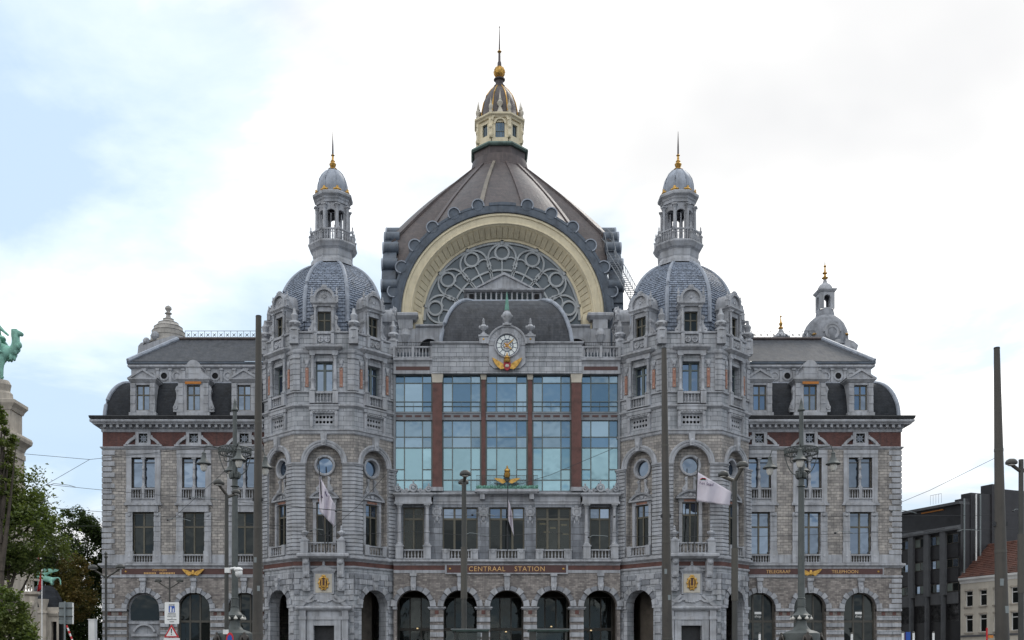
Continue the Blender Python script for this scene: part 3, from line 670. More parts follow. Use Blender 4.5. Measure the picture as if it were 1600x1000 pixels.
b = B(); b.extr([(-.34, 32.0), (-.34, 31.6), (-.2, 31.3), (0, 31.18), (.2, 31.3), (.34, 31.6), (.34, 32.0)], .4, .62); sh = put('shield', b, 'crest_red', em)
put('medallion', B().ell(0, .62, 31.65, .2, .06, .17, 10, 5), 'pale_cap', sh, True)
# --- side parapets
for s in (-1, 1):
    P = put('parapet', B().box(-1.9, 1.9, -.9, 0, 31.06, 32.1), 'stone', ST, M=F(s*9.17, 0))
    put('inlay_strip', B().box(-1.65, 1.65, 0, .02, 31.4, 31.76), 'dark_panel', P)
    b = B(); b.path([(-1.9,0),(1.9,0)], [(-.8,32.1),(.06,32.1),(.08,32.2),(.28,32.34),(.28,32.5),(-.8,32.6)]); put('cornice', b, 'stone', P)
    for x0, x1 in ((-1.75, -.15), (.15, 1.75)): place(baluster_row(x0, x1, 32.6, 33.72, -.1), P)
    for x in (-1.82, 0, 1.82): put('post', B().box(x-.13, x+.13, -.3, .1, 32.6, 33.74), 'stone', P)
    b = B()
    for k in range(22): b.box(-1.85+k*.176-.014, -1.85+k*.176+.014, -2.42, -2.39, 33.7, 34.85)
    b.box(-1.9, 1.9, -2.43, -2.38, 34.85, 34.9).box(-1.9, 1.9, -2.43, -2.38, 34.5, 34.53); put('iron_railing', b, 'iron', P)
    b = B(); b.box(-1.95, 1.95, -10, -.9, 32.9, 33.4).box(-1.95, 1.95, -3.6, -2.2, 33.4, 33.7); put('terrace', b, 'lead_dark', P)

# --- curved slate roof behind the clock
n = 12; rows = []
for i in range(n+1):
    t = i/n*pi/2; q = 3.15*(1-cos(t)); rows.append((6.5-q, 1.6+q, 33.4+6.35*sin(t)))
b = B(); bs = B()
for (h0, y0, z0), (h1, y1, z1) in zip(rows, rows[1:]):
    b.add([(-h0,y0,z0),(h0,y0,z0),(h1,y1,z1),(-h1,y1,z1)], [(0,1,2,3)])
    for s in (-1, 1): b.add([(s*h0,y0,z0),(s*h0,13.5,z0),(s*h1,13.5,z1),(s*h1,y1,z1)], [(0,1,2,3)])
h, y, z = rows[-1]; b.add([(-h,y,z),(h,y,z),(h,13.5,z),(-h,13.5,z)], [(0,1,2,3)])
RF = put('curved_roof', b, 'slate_grey', ST)
for s in (-1, 1): put('hip_rib', B().tube([(s*h0*1.01, y0-.06, z0+.04) for h0, y0, z0 in rows], .2, 8), 'lead', RF, True)
put('ridge_roll', B().tube([(-3.4, y-.05, z+.05), (3.4, y-.05, z+.05)], .16, 8), 'lead', RF, True)
# pedimented lantern on top of it
b = B(); b.wall(-3.95, 3.95, 39.6, 41.05, 0, .3).box(-3.95, 3.95, -4, -.0, 39.6, 41.0)
b.box(-4.1, 4.1, -4, .1, 41.0, 41.25); b.box(-3.95, 3.95, -4, -.15, 41.25, 42.1)
for k in range(12): x = -3.0+k*.5455; b.box(x-.08, x+.08, -.15, .0, 41.25, 42.1)
b.path([(-3.95,-4),(-3.95,0),(3.95,0),(3.95,-4)], [(-.2,42.1),(.1,42.1),(.3,42.25),(.3,42.4),(-.2,42.45)])
LT = put('roof_lantern', b, 'stone', ST, M=F(-.0, 8.5))
for s in (-1, 1): put('window', B().box(-.25, .25, -.15, -.02, 41.36, 41.9), 'dark_void', LT, M=F(s*3.45, -.06))
for k in range(11): x = -2.727+k*.5455; put('pane', B().box(x-.17, x+.17, -.14, -.1, 41.3, 42.0), 'glass_dim', LT)
b = B(); b.extr([(-2.9, 42.45), (2.9, 42.45), (0, 44.0)], -4, -.15); b.extr([(-3.3, 42.45), (-3.0, 42.45), (0, 43.95), (3.0, 42.45), (3.3, 42.45), (0, 44.22)], -4, .05)
put('pediment', b, 'stone', LT)

# ------------------------------------------------------------------ the great dome
GY, DY, GZ, RD, RC, RG = 14.0, 26.5, 41.57, 12.13, 11.24, 8.86
def gable(cz, ro, rc, rg, front):
    b = B(); b.ring(0, cz, rc, ro, 0, pi, 48, -1.2, .15)
    b.box(-ro, -rc, -1.2, .15, cz-6, cz).box(rc, ro, -1.2, .15, cz-6, cz)
    b.arcsweep(0, cz, [(rc-.02,.15),(rc+.02,.34),(rc+.16,.36),(rc+.22,.22)], 0, pi, 48)
    kids = []
    for s in (-1, 1):
        for k in range(1, 7):
            a = pi/2+s*radians(13.05*k-.3); x, z = cos(a)*(ro+.22), cz+sin(a)*(ro+.22)
            p = B(); p.ring(x, z, .001, .60, 0, 2*pi, 16, -1.5, .18); p.ring(x, z, .58, .70, a-radians(115), a+radians(115), 14, -1.5, .26)
            kids.append(T('scallop', p, 'lead_dark', [T('scallop_rim', B().ring(x, z, .60, .72, a-radians(112), a+radians(112), 14, .1, .30), 'lead')], smooth=True))
    b.ring(0, cz, ro-.02, ro+.22, radians(3), radians(77), 20, -1.3, .2); b.ring(0, cz, ro-.02, ro+.22, radians(103), radians(177), 20, -1.3, .2); b.ring(0, cz, ro-.02, ro+.3, radians(83), radians(97), 6, -1.3, .22)
    return T('gable_border', b, 'lead_dark', kids)
place(gable(GZ, RD, RC, RG, True), ST, F(0, GY))
for s in (-1, 1): place(gable(GZ+.75, 12.2, RC, RG, False), ST, F(s*13.2, DY, s*pi/2))
b = B(); b.arcsweep(0, GZ, [(RC,-.4),(RC,.1),(RC-.12,.2),(RC-.28,.2),(RC-.36,.06),(RC-.95,-.02),(RC-1.0,.06),(RC-1.12,.06),(RC-1.2,-.12),(RC-1.28,-.2)], 0, pi, 56)
b.arcsweep(0, GZ, [(RC-1.28,-.2),(RC-1.36,-.35),(RG+.25,-1.5),(RG+.1,-1.6),(RG-.02,-1.6),(RG-.02,-1.9)], 0, pi, 56)
CRM = put('cream_archivolt', b, 'cream', ST, True, M=F(0, GY))
for k in range(46):
    a = pi*(k+.5)/46; d = pi/46*.43; p = B()
    q = [(cos(u)*r, -w, GZ+sin(u)*r) for u in (a-d, a+d) for r, w in ((RC-1.38,-.24),(RG+.24,-1.36),(RG+.24,-1.6),(RC-1.38,-.5))]
    p.add(q, [(0,1,5,4),(0,3,2,1),(4,5,6,7),(1,2,6,5),(0,4,7,3)])
    put('soffit_panel', p, 'cream', CRM)
for s in (-1, 1): put('pilaster', B().box(s*(RC+RG)/2-(RC-RG)/2, s*(RC+RG)/2+(RC-RG)/2, -1.9, .1, GZ-6, GZ), 'cream', CRM)
# fan window
b = B(); b.extr([(cos(pi*i/40)*(RG+.1), GZ+sin(pi*i/40)*(RG+.1)) for i in range(41)]+[(-RG-.1, GZ-5), (RG+.1, GZ-5)], -2.0, -1.96)
FW = put('fan_window', b, 'glass_rose', ST, M=F(0, GY))
tw0, tw1 = -1.94, -1.72
def tr(bb): put('tracery', bb, 'tracery', FW)
tr(B().ring(0, GZ, RG-.28, RG, 0, pi, 48, tw0, tw1-.05))
tr(B().ring(0, GZ, 5.55, 5.75, 0, pi, 40, tw0, tw1)); tr(B().ring(0, GZ, 3.3, 3.45, 0, pi, 30, tw0, tw1-.04))
for k in range(-3, 4):
    a = pi/2-radians(26.6)*k; M = Matrix.Translation((0, 0, GZ)) @ Matrix.Rotation(pi/2-a, 4, 'Y')
    o = B(); o.merge(B().ring(0, 7.62, .66, .88, 0, 2*pi, 22, tw0, tw1+.04), M); tr(o)
    o = B(); o.merge(B().ring(0, 7.0, 1.46, 1.66, radians(-38), radians(218), 26, tw0, tw1+.02), M); tr(o)
    o = B()
    for s in (-1, 1): o.merge(B().ring(s*.95, 6.35, .66, .80, radians(90+s*-100), radians(90+s*55), 10, tw0, tw1-.02), M)
    tr(o)
    o = B(); o.merge(B().box(-.07, .07, tw0, tw1-.02, 2.2, 6.75), M); tr(o)
    o = B(); o.merge(B().box(-.16, .16, tw0-.1, tw1+.12, RG-.35, RG+.2), M); tr(o)
for k in range(8):
    a = pi/2-radians(26.6)*(k-3.5); M = Matrix.Translation((0, 0, GZ)) @ Matrix.Rotation(pi/2-a, 4, 'Y')
    o = B(); o.merge(B().box(-.17, -.05, tw0, tw1, 2.0, 6.4), M).merge(B().box(.05, .17, tw0, tw1, 2.0, 6.4), M).merge(B().box(-.2, .2, tw0, tw1+.03, 5.9, 6.05), M); tr(o)
# base walls of the hall and the piers either side of the curved roof
b = B(); b.box(-13.0, 13.0, -26, -2.1, 20, GZ-2.5).box(-13.2, -8.9, -26, -.9, 30, GZ-.3).box(8.9, 13.2, -26, -.9, 30, GZ-.3); put('hall_wall', b, 'stone', ST, M=F(0, GY))
for s in (-1, 1):
    b = B(); b.box(-1.1, 1.1, -2, .5, 33, GZ-1.9).box(-.8, .8, -2, .55, GZ-1.9, GZ-.9)
    b.path([(-1.1,-2),(-1.1,.5),(1.1,.5),(1.1,-2)], [(-.5,GZ-.9),(0,GZ-.9),(.3,GZ-.5),(.3,GZ-.25),(.2,GZ-.15),(-.5,GZ-.1)])
    b.lathe(0, .3, [(.3,GZ-3.6),(.62,GZ-2.6),(.5,GZ-2.2),(.36,GZ-1.9)], 12)
    b.extr([(-.9, GZ-5.2), (.9, GZ-5.2), (.6, GZ-3.7), (-.6, GZ-3.7)], 0, .62)
    put('gable_pier', b, 'stone', ST, M=F(s*10.7, GY-.6))
    b = B(); b.wall(-1.5, 1.5, 33, GZ-1.7, 0, .3, [('a', 0, 1.05, 33, GZ-4.0)]); b.ring(0, GZ-4.0, 1.05, 1.3, 0, pi, 14, 0, .12)
    b.path([(-1.5,0),(1.5,0)], [(-.4,GZ-1.7),(.05,GZ-1.7),(.22,GZ-1.55),(.22,GZ-1.4),(-.4,GZ-1.3)]); put('gable_arch', b, 'stone', ST, M=F(s*8.1, GY-.9))
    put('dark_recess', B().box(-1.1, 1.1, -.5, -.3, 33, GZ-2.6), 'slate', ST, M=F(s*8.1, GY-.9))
# roof surface: from the gables up to the collar
RT, ZT = 3.65, 62.85
def base_pt(a):
    """a from the front, towards +x; plan is a square with cut corners, height follows the gable arches"""
    sx, sy = sin(a), -cos(a)
    k = min(13.0/max(1e-6, abs(sx)), 12.3/max(1e-6, abs(sy)), 15.6)
    x, y = sx*k, sy*k
    zf = GZ+sqrt(max(0, 12.2**2-x*x)) if abs(sy)*13.0 >= abs(sx)*12.3 else GZ+.75+sqrt(max(0, 12.25**2-(y*13.0/12.3)**2*.96))
    return x, y, max(zf, GZ+3.4)
na, nr = 128, 10
b = B(); vs = []
for i in range(na):
    a = 2*pi*i/na; x, y, z = base_pt(a)
    for j in range(nr+1):
        t = j/nr; bul = .3*sin(pi*t)
        xx = x+(sin(a)*RT-x)*t; yy = y+(-cos(a)*RT-y)*t; r = sqrt(xx*xx+yy*yy); kk = 1+bul/max(r, 1)
        vs.append((xx*kk, yy*kk, z+(ZT-z)*t+bul*.5))
b.add(vs, [(i*(nr+1)+j, ((i+1) % na)*(nr+1)+j, ((i+1) % na)*(nr+1)+j+1, i*(nr+1)+j+1) for i in range(na) for j in range(nr)])
DM = put('dome_roof', b, 'copper_brown', ST, M=F(0, DY))
for k in range(16):
    a = 2*pi*(k+.5)/16; x, y, z = base_pt(a); o = B(); L = []
    for j in range(9):
        t = j/8; bul = .3*sin(pi*t); xx = x+(sin(a)*RT-x)*t; yy = y+(-cos(a)*RT-y)*t; r = sqrt(xx*xx+yy*yy); kk = 1+bul/max(r, 1)
        L.append(Vector((xx*kk, yy*kk, z+(ZT-z)*t+bul*.5)))
    tang = Vector((cos(a), sin(a), 0)); out = Vector((sin(a), -cos(a), .9)).normalized()
    vv = []
    for j, p in enumerate(L):
        hw = .26-.1*j/8
        for q, h in ((-hw, -.1), (-hw, .16), (hw, .16), (hw, -.1)): vv.append(tuple(p+tang*q+out*h))
    o.add(vv, [(4*j+m, 4*j+m+1, 4*j+m+5, 4*j+m+4) for j in range(8) for m in range(3)])
    put('rib', o, 'copper_edge' if k in (15,) else 'copper_plain', DM)
b = B(); b.lathe(0, 0, [(RT+.25,ZT-.5),(RT+.2,ZT-.05),(RT-.1,ZT+.15),(3.5,ZT+.6),(3.35,ZT+1.3)], 32); put('collar', b, 'copper_plain', DM, True)
b = B(); b.lathe(0, 0, [(3.3,ZT+.3),(3.3,ZT+2.2),(3.05,ZT+2.35)], 8, pi/8); put('drum', b, 'copper_plain', DM)
OP = oct_path(1.42, 2.02)
b = B(); b.path([(x*.93, w*.93) for x, w in OP], [(-.4,ZT+2.2),(.12,ZT+2.22),(.26,ZT+2.4),(.2,ZT+2.6),(-.1,ZT+2.7),(-.4,ZT+2.72)], True); put('drum_rim', b, 'verdigris_dull', DM, True)
# crowning lantern
LZ = ZT+2.7
CL = put('crown_lantern', B().lathe(0, 0, [(2.62,LZ),(2.55,LZ+.3),(2.5,LZ+3.4)], 8, pi/8), 'cream', ST, M=F(0, DY))
for k in range(8):
    a = k*pi/4; M = Matrix.Rotation(a, 4, 'Z')
    if k % 2 == 0:
        b = B(); b.wall(-.98, .98, LZ, LZ+3.1, 2.62, .4, [('a', 0, .56, LZ+.75, LZ+2.35)]); b.ring(0, LZ+2.35, .56, .76, 0, pi, 12, 2.62, 2.74)
        b.ring(0, LZ+2.62, .86, 1.12, radians(8), radians(172), 12, 2.2, 2.86); b.ring(0, LZ+2.62, 0.001, .87, 0, pi, 12, 2.2, 2.5)
        w_ = put('lantern_face', b, 'cream', CL, M=M)
        put('window', cross_window(-.56, .56, LZ+.75, LZ+2.95, 2.45, LZ+1.75, 2, .06, 'glass_tower', 'frame_green').me, None, w_) if False else place(cross_window(-.56, .56, LZ+.75, LZ+2.95, 2.45, LZ+1.55, 3, .06, 'glass_tower', 'frame_green'), w_)
        b = B(); b.taper(-.36, .36, 2.3, 2.8, LZ+3.72, LZ+4.3, .2, .1); b.lathe(0, 2.55, [(.16,LZ+4.3),(.14,LZ+4.5),(.34,LZ+4.8),(.36,LZ+5.0),(.16,LZ+5.25),(.2,LZ+5.35),(.12,LZ+5.5),(.07,LZ+6.0),(.01,LZ+6.5)], 10); put('finial', b, 'pale_cap', w_, True)
    else:
        b = B(); b.wall(-1.06, 1.06, LZ, LZ+3.1, 2.56, .35, [('r', -.4, .4, LZ+1.2, LZ+2.6)]); b.box(-.55, .55, 2.56, 2.62, LZ+2.6, LZ+2.75)
        w_ = put('lantern_face', b, 'cream', CL, M=M); place(cross_window(-.4, .4, LZ+1.2, LZ+2.6, 2.42, None, 1, .06, 'glass_tower', 'frame_green'), w_)
    b = B(); b.box(-.24, .24, 2.5, 2.95, LZ+2.2, LZ+3.1).taper(-.22, .22, 2.6, 3.0, LZ+.7, LZ+2.2, 0, 0); scroll_pl = None
    b.ell(0, 2.98, LZ+1.0, .2, .16, .3, 8, 5); b.ell(0, 3.02, LZ+2.0, .2, .14, .26, 8, 5)
    put('buttress', b, 'cream', CL, M=Matrix.Rotation(a+pi/8, 4, 'Z'))
    b = B(); b.box(-.16, .16, 2.72, 3.05, LZ+3.65, LZ+4.0); b.lathe(0, 2.9, [(.13,LZ+4.0),(.26,LZ+4.35),(.25,LZ+4.55),(.1,LZ+4.8),(.13,LZ+4.9),(.05,LZ+5.2),(.01,LZ+5.6)], 8); put('finial', b, 'pale_cap', CL, True, M=Matrix.Rotation(a+pi/8, 4, 'Z'))
b = B(); b.path([(x*.80, w*.80) for x, w in OP], [(-.6,LZ+3.1),(0,LZ+3.1),(.08,LZ+3.25),(.28,LZ+3.4),(.3,LZ+3.6),(.1,LZ+3.7),(-.6,LZ+3.72)], True); put('cornice', b, 'cream', CL)
prof = [(2.55,LZ+3.7),(2.5,LZ+3.95),(2.36,LZ+4.1),(2.3,LZ+4.8),(2.08,LZ+5.8),(1.7,LZ+6.8),(1.15,LZ+7.6),(.62,LZ+8.15)]
b = B(); b.lathe(0, 0, prof, 24); BELL = put('bell_roof', b, 'copper_brown', CL, True)
for k in range(8):
    a = k*pi/4+pi/8; put('gilt_rib', B().tube([(sin(a)*(r+.02), -cos(a)*(r+.02), z) for r, z in prof[2:]], .075, 6), 'gold', BELL, True)
b = B(); b.lathe(0, 0, [(.72,LZ+8.1),(.7,LZ+8.3),(.45,LZ+8.45),(.48,LZ+8.9),(.7,LZ+9.05),(.7,LZ+9.15),(.3,LZ+9.25)], 16); put('neck', b, 'copper_plain', BELL, True)
b = B(); z0 = LZ+9.2; b.lathe(0, 0, [(.3,z0),(.5,z0+.1),(.35,z0+.2),(.6,z0+.5),(.66,z0+.85),(.58,z0+1.2),(.3,z0+1.45),(.2,z0+1.6)], 16)
for k in range(10): a = k*pi/5; b.tube([(cos(a)*r, sin(a)*r, z) for r, z in ((.4,z0+.25),(.6,z0+.5),(.67,z0+.85),(.58,z0+1.2),(.32,z0+1.42))], .07, 5)
put('gilt_ball', b, 'gold', CL, True)
b = B(); b.lathe(0, 0, [(.26,z0+1.5),(.24,z0+2.0),(.15,z0+2.2),(.13,z0+3.3),(.1,z0+3.35),(.09,z0+3.6),(.03,z0+6.3),(.09,z0+6.36),(.01,z0+6.5)], 10); put('spire', b, 'copper_plain', CL, True)
put('spire_knop', B().lathe(0, 0, [(.1,z0+3.15),(.28,z0+3.35),(.1,z0+3.55)], 10), 'gold', CL, True)
# maintenance ladder on the right flank of the dome
LD = []
b = B(); pts = [at(992, 478, 8.0), at(972, 440, 12.0), at(956, 414, 15.0), at(951, 385, 17.5), at(941, 376, 19.0)]
for dx in (-.45, .45):
    b.tube([tuple(p+Vector((dx, -.1, .5))) for p in pts], .05, 5); b.tube([tuple(p+Vector((dx, -.1, 1.4))) for p in pts], .04, 5)
for p, q in zip(pts, pts[1:]):
    n = int((q-p).length/.45)
    for k in range(n):
        m = p.lerp(q, k/n); b.tube([tuple(m+Vector((-.45, -.1, .5))), tuple(m+Vector((.45, -.1, .5)))], .035, 4)
        if k % 2 == 0: b.tube([tuple(m+Vector((.45, -.1, .5))), tuple(p.lerp(q, min(1, (k+1)/n))+Vector((.45, -.1, 1.4)))], .03, 4); b.tube([tuple(m+Vector((-.45, -.1, 1.4))), tuple(p.lerp(q, min(1, (k+1)/n))+Vector((-.45, -.1, .5)))], .03, 4)
put('roof_ladder', b, 'steel_grey', ST)
# ------------------------------------------------------------------ towers
TA, TCH = 2.85, 3.51                       # front half width and chamfer of the octagon
DF, DD, HD = TA+TCH, (2*TA+TCH)/sqrt(2), TCH/sqrt(2)
FACES = [(0, DF, TA), (pi/4, DD, HD), (-pi/4, DD, HD), (pi/2, DF, TA), (-pi/2, DF, TA)]
OCT = oct_path(TA, TCH)
def grooved(z0, z1, pitch=.365, w=.26, g=.12):
    p = [(-.1, z0)]; z = z0
    while z < z1-.05:
        e = min(z+pitch, z1); p += [(w-g, z), (w, z+.03), (w, e-.07), (w-g, e-.045)]; z = e
    return p+[(-.1, z1)]
def shell(b, cx, cz, r, w):
    for k in range(9): a = radians(10+20*k); b.ell(cx+cos(a)*r*.52, w, cz+sin(a)*r*.52, r*.13+.1*r*abs(cos(a)), .05, r*.12+.22*r*abs(sin(a)), 6, 4)
    b.ell(cx, w+.03, cz+.1*r, r*.22, .08, r*.2, 8, 5)
def tower_templates():
    t = {}
    for key, hw, R in (('f', TA, 1.66), ('d', HD, 1.5)):
        L = []
        # first floor: deep arched niche with oculus over a pedimented window
        L.append(T('tower_wall', B().wall(-hw, hw, 12.7, 24.6, 0, .55, [('a', 0, R, 13.1, 21.71)]), 'rubble'))
        L.append(T('niche_wall', B().wall(-R-.1, R+.1, 13.0, 23.5, -.55, .4, [('r', -.78, .78, 14.05, 18.1), ('o', 0, 21.6, .74)]), 'rubble'))
        b = B(); b.arcsweep(0, 21.71, [(R,-.2),(R,.12),(R+.1,.16),(R+.12,.2),(R+.3,.2),(R+.34,.26),(R+.5,.28),(R+.54,.2),(R+.54,-.02)], 0, pi, 24)
        k = B(); k.extr([(-.2, 21.71+R-.02), (.2, 21.71+R-.02), (.3, 24.52), (-.3, 24.52)], -.02, .42); k.ell(0, .42, 23.75, .18, .1, .25, 8, 5)
        L.append(T('archivolt', b, 'stone', [T('keystone', k, 'stone')]))
        b = B(); b.arcsweep(0, 21.6, [(1.0,-.56),(1.0,-.34),(.9,-.3),(.8,-.32),(.76,-.44),(.72,-.7)], 0, 2*pi, 28)
        p = B(); p.extr([(cos(2*pi*i/24)*.74, 21.6+sin(2*pi*i/24)*.74) for i in range(24)], -.78, -.74)
        L.append(T('oculus', b, 'stone', [T('pane', p, 'glass_window')], smooth=True))
        b = B(); b.arcsweep(0, 17.55, [(1.55,-.56),(1.55,-.12),(1.72,-.05),(1.75,-.56)], radians(38), radians(142), 14)
        b.extr([(cos(radians(38+104*i/12))*1.56, 17.55+sin(radians(38+104*i/12))*1.56) for i in range(13)], -.56, -.36)
        b.box(-1.4, 1.4, -.56, -.08, 18.42, 18.56); b.box(-1.15, 1.15, -.56, -.34, 18.1, 18.42)
        for q in (-1, 1): b.box(q*.95-.15, q*.95+.15, -.56, -.3, 14.05, 18.1)
        b.ell(0, -.3, 18.8, .22, .1, .2, 8, 5)
        for q in (-1, 1): b.ell(q*.45, -.34, 18.76, .2, .08, .13, 8, 4)
        for q in (-1, 1): scroll(b, q*.28, -.38, 19.15, 1.4, .5, .18, q)
        L.append(T('window_surround', b, 'stone', [T('inlay_panel', B().box(-.62, .62, -.34, -.31, 18.15, 18.36), 'pink_stone')]))
        L.append(cross_window(-.78, .78, 14.05, 18.1, -.62, 16.9, 1, .1, 'glass_dim', 'frame_olive', gtop='glass_window', tr_t=.16, mt=.14))
        # second floor band
        L.append(T('tower_wall', B().wall(-hw, hw, 24.6, 28.5, -.02, .3, [('r', -.86, .86, 25.4, 26.35)]), 'ashlar'))
        b = B().wall(-.86, .86, 25.4, 26.35, -.08, .14, [('o', -.68+.34*i, 25.64+.47*j, .13) for i in range(5) for j in range(2)], 8)
        L.append(T('grille', b, 'stone', [T('recess', B().box(-.9, .9, -.4, -.3, 25.3, 26.4), 'dark_void')]))
        b = B(); b.box(-1.4, 1.4, 0, .22, 26.75, 27.05).box(-1.25, 1.25, 0, .14, 26.45, 26.75)
        for q in (-1, 1): b.box(q*1.18-.14, q*1.18+.14, 0, .2, 25.2, 26.6); b.taper(q*1.18-.12, q*1.18+.12, 0, .16, 24.9, 25.2, 0, 0); b.ell(q*1.18, .16, 26.35, .13, .12, .2, 6, 4); b.ell(q*1.18, .12, 25.15, .1, .1, .16, 6, 4)
        for i in range(7): b.ell(-.9+.3*i, .18, 26.62, .13, .07, .1, 6, 4)
        L.append(T('corbel_table', b, 'stone'))
        # third floor
        L.append(T('tower_wall', B().wall(-hw, hw, 28.5, 32.3, -.05, .6, [('r', -.82, .82, 28.56, 31.4)]), 'ashlar')); L.append(T('shade_panel', B().box(-.82, .82, -.3, -.25, 27.36, 28.5), 'frame_dark'))  # dark panel added as painted shade behind the balustrade
        L.append(cross_window(-.82, .82, 28.56, 31.4, -.55, 30.65, 1, .11, 'glass_window', 'frame_green', tr_t=.14, mt=.26))
        L.append(baluster_row(-.78, .78, 27.4, 28.4, .12, .31, .075))
        for q in (-1, 1):
            b = B(); b.box(q*1.1-.26, q*1.1+.26, -.05, .34, 27.36, 28.5); L.append(T('pedestal', b, 'stone'))
            b = B(); column(b, q*1.06, .1, 28.55, 32.0, .16); L.append(T('column', b, 'stone', smooth=True))
            b = B(); b.box(q*1.62-.15, q*1.62+.15, -.04, .03, 28.95, 30.75); st = T('inlay_strip', b, 'pink_stone', [T('boss', B().ell(q*1.62, .04, 30.6, .06, .03, .06, 6, 4).ell(q*1.62, .04, 29.1, .06, .03, .06, 6, 4), 'pale_cap', stuff=True)]); L.append(st)
            b = B(); b.ell(q*1.62, 0, 31.25, .2, .12, .28, 8, 5).ell(q*1.62-.14, 0, 31.45, .12, .1, .14, 6, 4).ell(q*1.62+.14, 0, 31.45, .12, .1, .14, 6, 4).ell(q*1.62, 0, 30.95, .1, .08, .16, 6, 4); L.append(T('carving', b, 'stone', smooth=True))
        b = B(); b.box(-1.35, 1.35, -.3, .3, 32.0, 32.35); b.path([(-1.45,-.3),(-1.45,.32),(1.45,.32),(1.45,-.3)], [(0,32.35),(.08,32.4),(.3,32.6),(.3,32.75),(0,32.86)]); L.append(T('window_hood', b, 'stone'))
        # attic
        L.append(T('tower_wall', B().wall(-hw, hw, 32.3, 34.05, -.06, .5), 'ashlar'))
        b = B(); b.box(-.98, .98, -.05, .16, 32.86, 33.0).box(-.98, .98, -.05, .14, 33.95, 34.1).box(-.98, -.66, -.05, .2, 33.0, 33.95).box(.66, .98, -.05, .2, 33.0, 33.95)
        for x in (-.33, .33):
            b.ring(x, 33.48, .2, .3, 0, 2*pi, 12, -.05, .08)
            for k in range(4): b.ell(x+.13*cos(k*pi/2+.8), .04, 33.48+.13*sin(k*pi/2+.8), .1, .05, .1, 6, 4)
        L.append(T('pierced_panel', b, 'stone'))
        # dormer
        b = B(); b.wall(-.98, .98, 34.05, 36.6, -.12, .5, [('r', -.64, .64, 34.1, 36.15)]); b.box(-.98, -.9, -2.4, -.13, 34.05, 36.6).box(.9, .98, -2.4, -.13, 34.05, 36.6)
        b.path([(-1.02,-2.2),(-1.02,.05),(1.02,.05),(1.02,-2.2)], [(-.3,36.6),(0,36.6),(.06,36.72),(.2,36.85),(.2,36.97),(-.3,37.0)])
        b.box(-.9, .9, -2.0, -.1, 36.98, 37.4); b.extr([(cos(pi*i/14)*.86, 37.35+sin(pi*i/14)*.86) for i in range(15)], -2.0, -.14)
        kd = [cross_window(-.64, .64, 34.1, 36.15, -.38, 35.35, 1, .09, 'glass_dim', 'frame_olive', tr_t=.13, mt=.13)]
        p = B(); p.ring(0, 37.35, .82, 1.04, radians(0), radians(180), 16, -1.8, .08); p.box(-1.06, -.8, -1.8, .08, 37.0, 37.36).box(.8, 1.06, -1.8, .08, 37.0, 37.36); p.box(-.24, .24, -.6, .1, 38.3, 38.5); p.ell(0, -.1, 38.52, .3, .2, .16, 8, 4)
        kd.append(T('pediment_hood', p, 'stone'))
        p = B(); shell(p, 0, 37.4, .8, -.13); kd.append(T('shell_carving', p, 'stone', smooth=True))
        for q in (-1, 1):
            p = B(); column(p, q*.84, .02, 34.1, 36.62, .12); kd.append(T('column', p, 'stone', smooth=True))
            p = B(); pinnacle(p, q*1.18, -.15, 36.98, 1.45, .14); kd.append(T('pinnacle', p, 'stone', smooth=True))
            p = B(); scroll(p, q*.98, -.1, 34.1, 1.7, .55, .5, q); kd.append(T('scroll', p, 'stone'))
        L.append(T('dormer', b, 'stone', kd))
        t[key] = L
    # ground floor
    b = B(); b.wall(-TA, TA, 0, 11.8, -.05, .6, [('r', -.98, .98, 0, 6.35)]); g = [T('tower_wall', b, 'ashlar')]
    b = B(); b.box(-1.62, -.98, -.4, .2, 0, 6.9).box(.98, 1.62, -.4, .2, 0, 6.9).box(-1.62, 1.62, -.3, .24, 6.9, 7.2).box(-1.62, 1.62, -.3, .12, 7.2, 7.75).box(-.98, .98, -.4, .14, 6.35, 6.9)
    for q in (-1, 1): b.box(q*2.0-.3, q*2.0+.3, -.2, .34, 0, 6.9).box(q*2.0-.36, q*2.0+.36, -.2, .4, 6.9, 7.2).box(q*2.0-.3, q*2.0+.3, -.2, .3, 7.2, 7.75)
    b.path([(-2.45,-.2),(-2.45,.3),(2.45,.3),(2.45,-.2)], [(0,7.75),(.05,7.8),(.2,7.95),(.2,8.1),(0,8.2)])
    kd = []
    p = B(); p.extr([(-2.3, 8.2), (2.3, 8.2), (2.05, 8.45), (1.5, 8.62), (.95, 9.2), (.6, 9.3), (-.6, 9.3), (-.95, 9.2), (-1.5, 8.62), (-2.05, 8.45)], -.1, .2)
    p.ring(-1.45, 9.35, .65, .85, radians(215), radians(320), 10, .1, .42); p.ring(1.45, 9.35, .65, .85, radians(220), radians(325), 10, .1, .42); p.extr([(-2.4, 8.2), (-1.9, 8.2), (-.9, 9.15), (-1.1, 9.3)], .1, .38); p.extr([(1.9, 8.2), (2.4, 8.2), (1.1, 9.3), (.9, 9.15)], .1, .38)
    swag(p, -.9, .9, 8.85, .3, .24, .1); kd.append(T('broken_pediment', p, 'stone'))
    g.append(T('door_surround', b, 'stone', kd))
    g.append(T('door', B().box(-.98, .98, -.75, -.66, 0, 6.35).box(-.04, .04, -.66, -.6, 0, 5.0).box(-.98, .98, -.66, -.6, 5.0, 5.15), 'iron'))
    b = B(); b.box(-.95, .95, -.05, .22, 9.3, 11.35).box(-1.08, 1.08, -.05, .28, 11.35, 11.5); b.extr([(-1.25, 11.5), (1.25, 11.5), (0, 12.1)], -.05, .36); b.lathe(0, .3, [(.16,12.0),(.1,12.1),(.14,12.25),(.04,12.45)], 8)
    kd = [T('tablet', B().box(-.78, .78, .22, .27, 9.45, 11.22), 'pale_cap')]
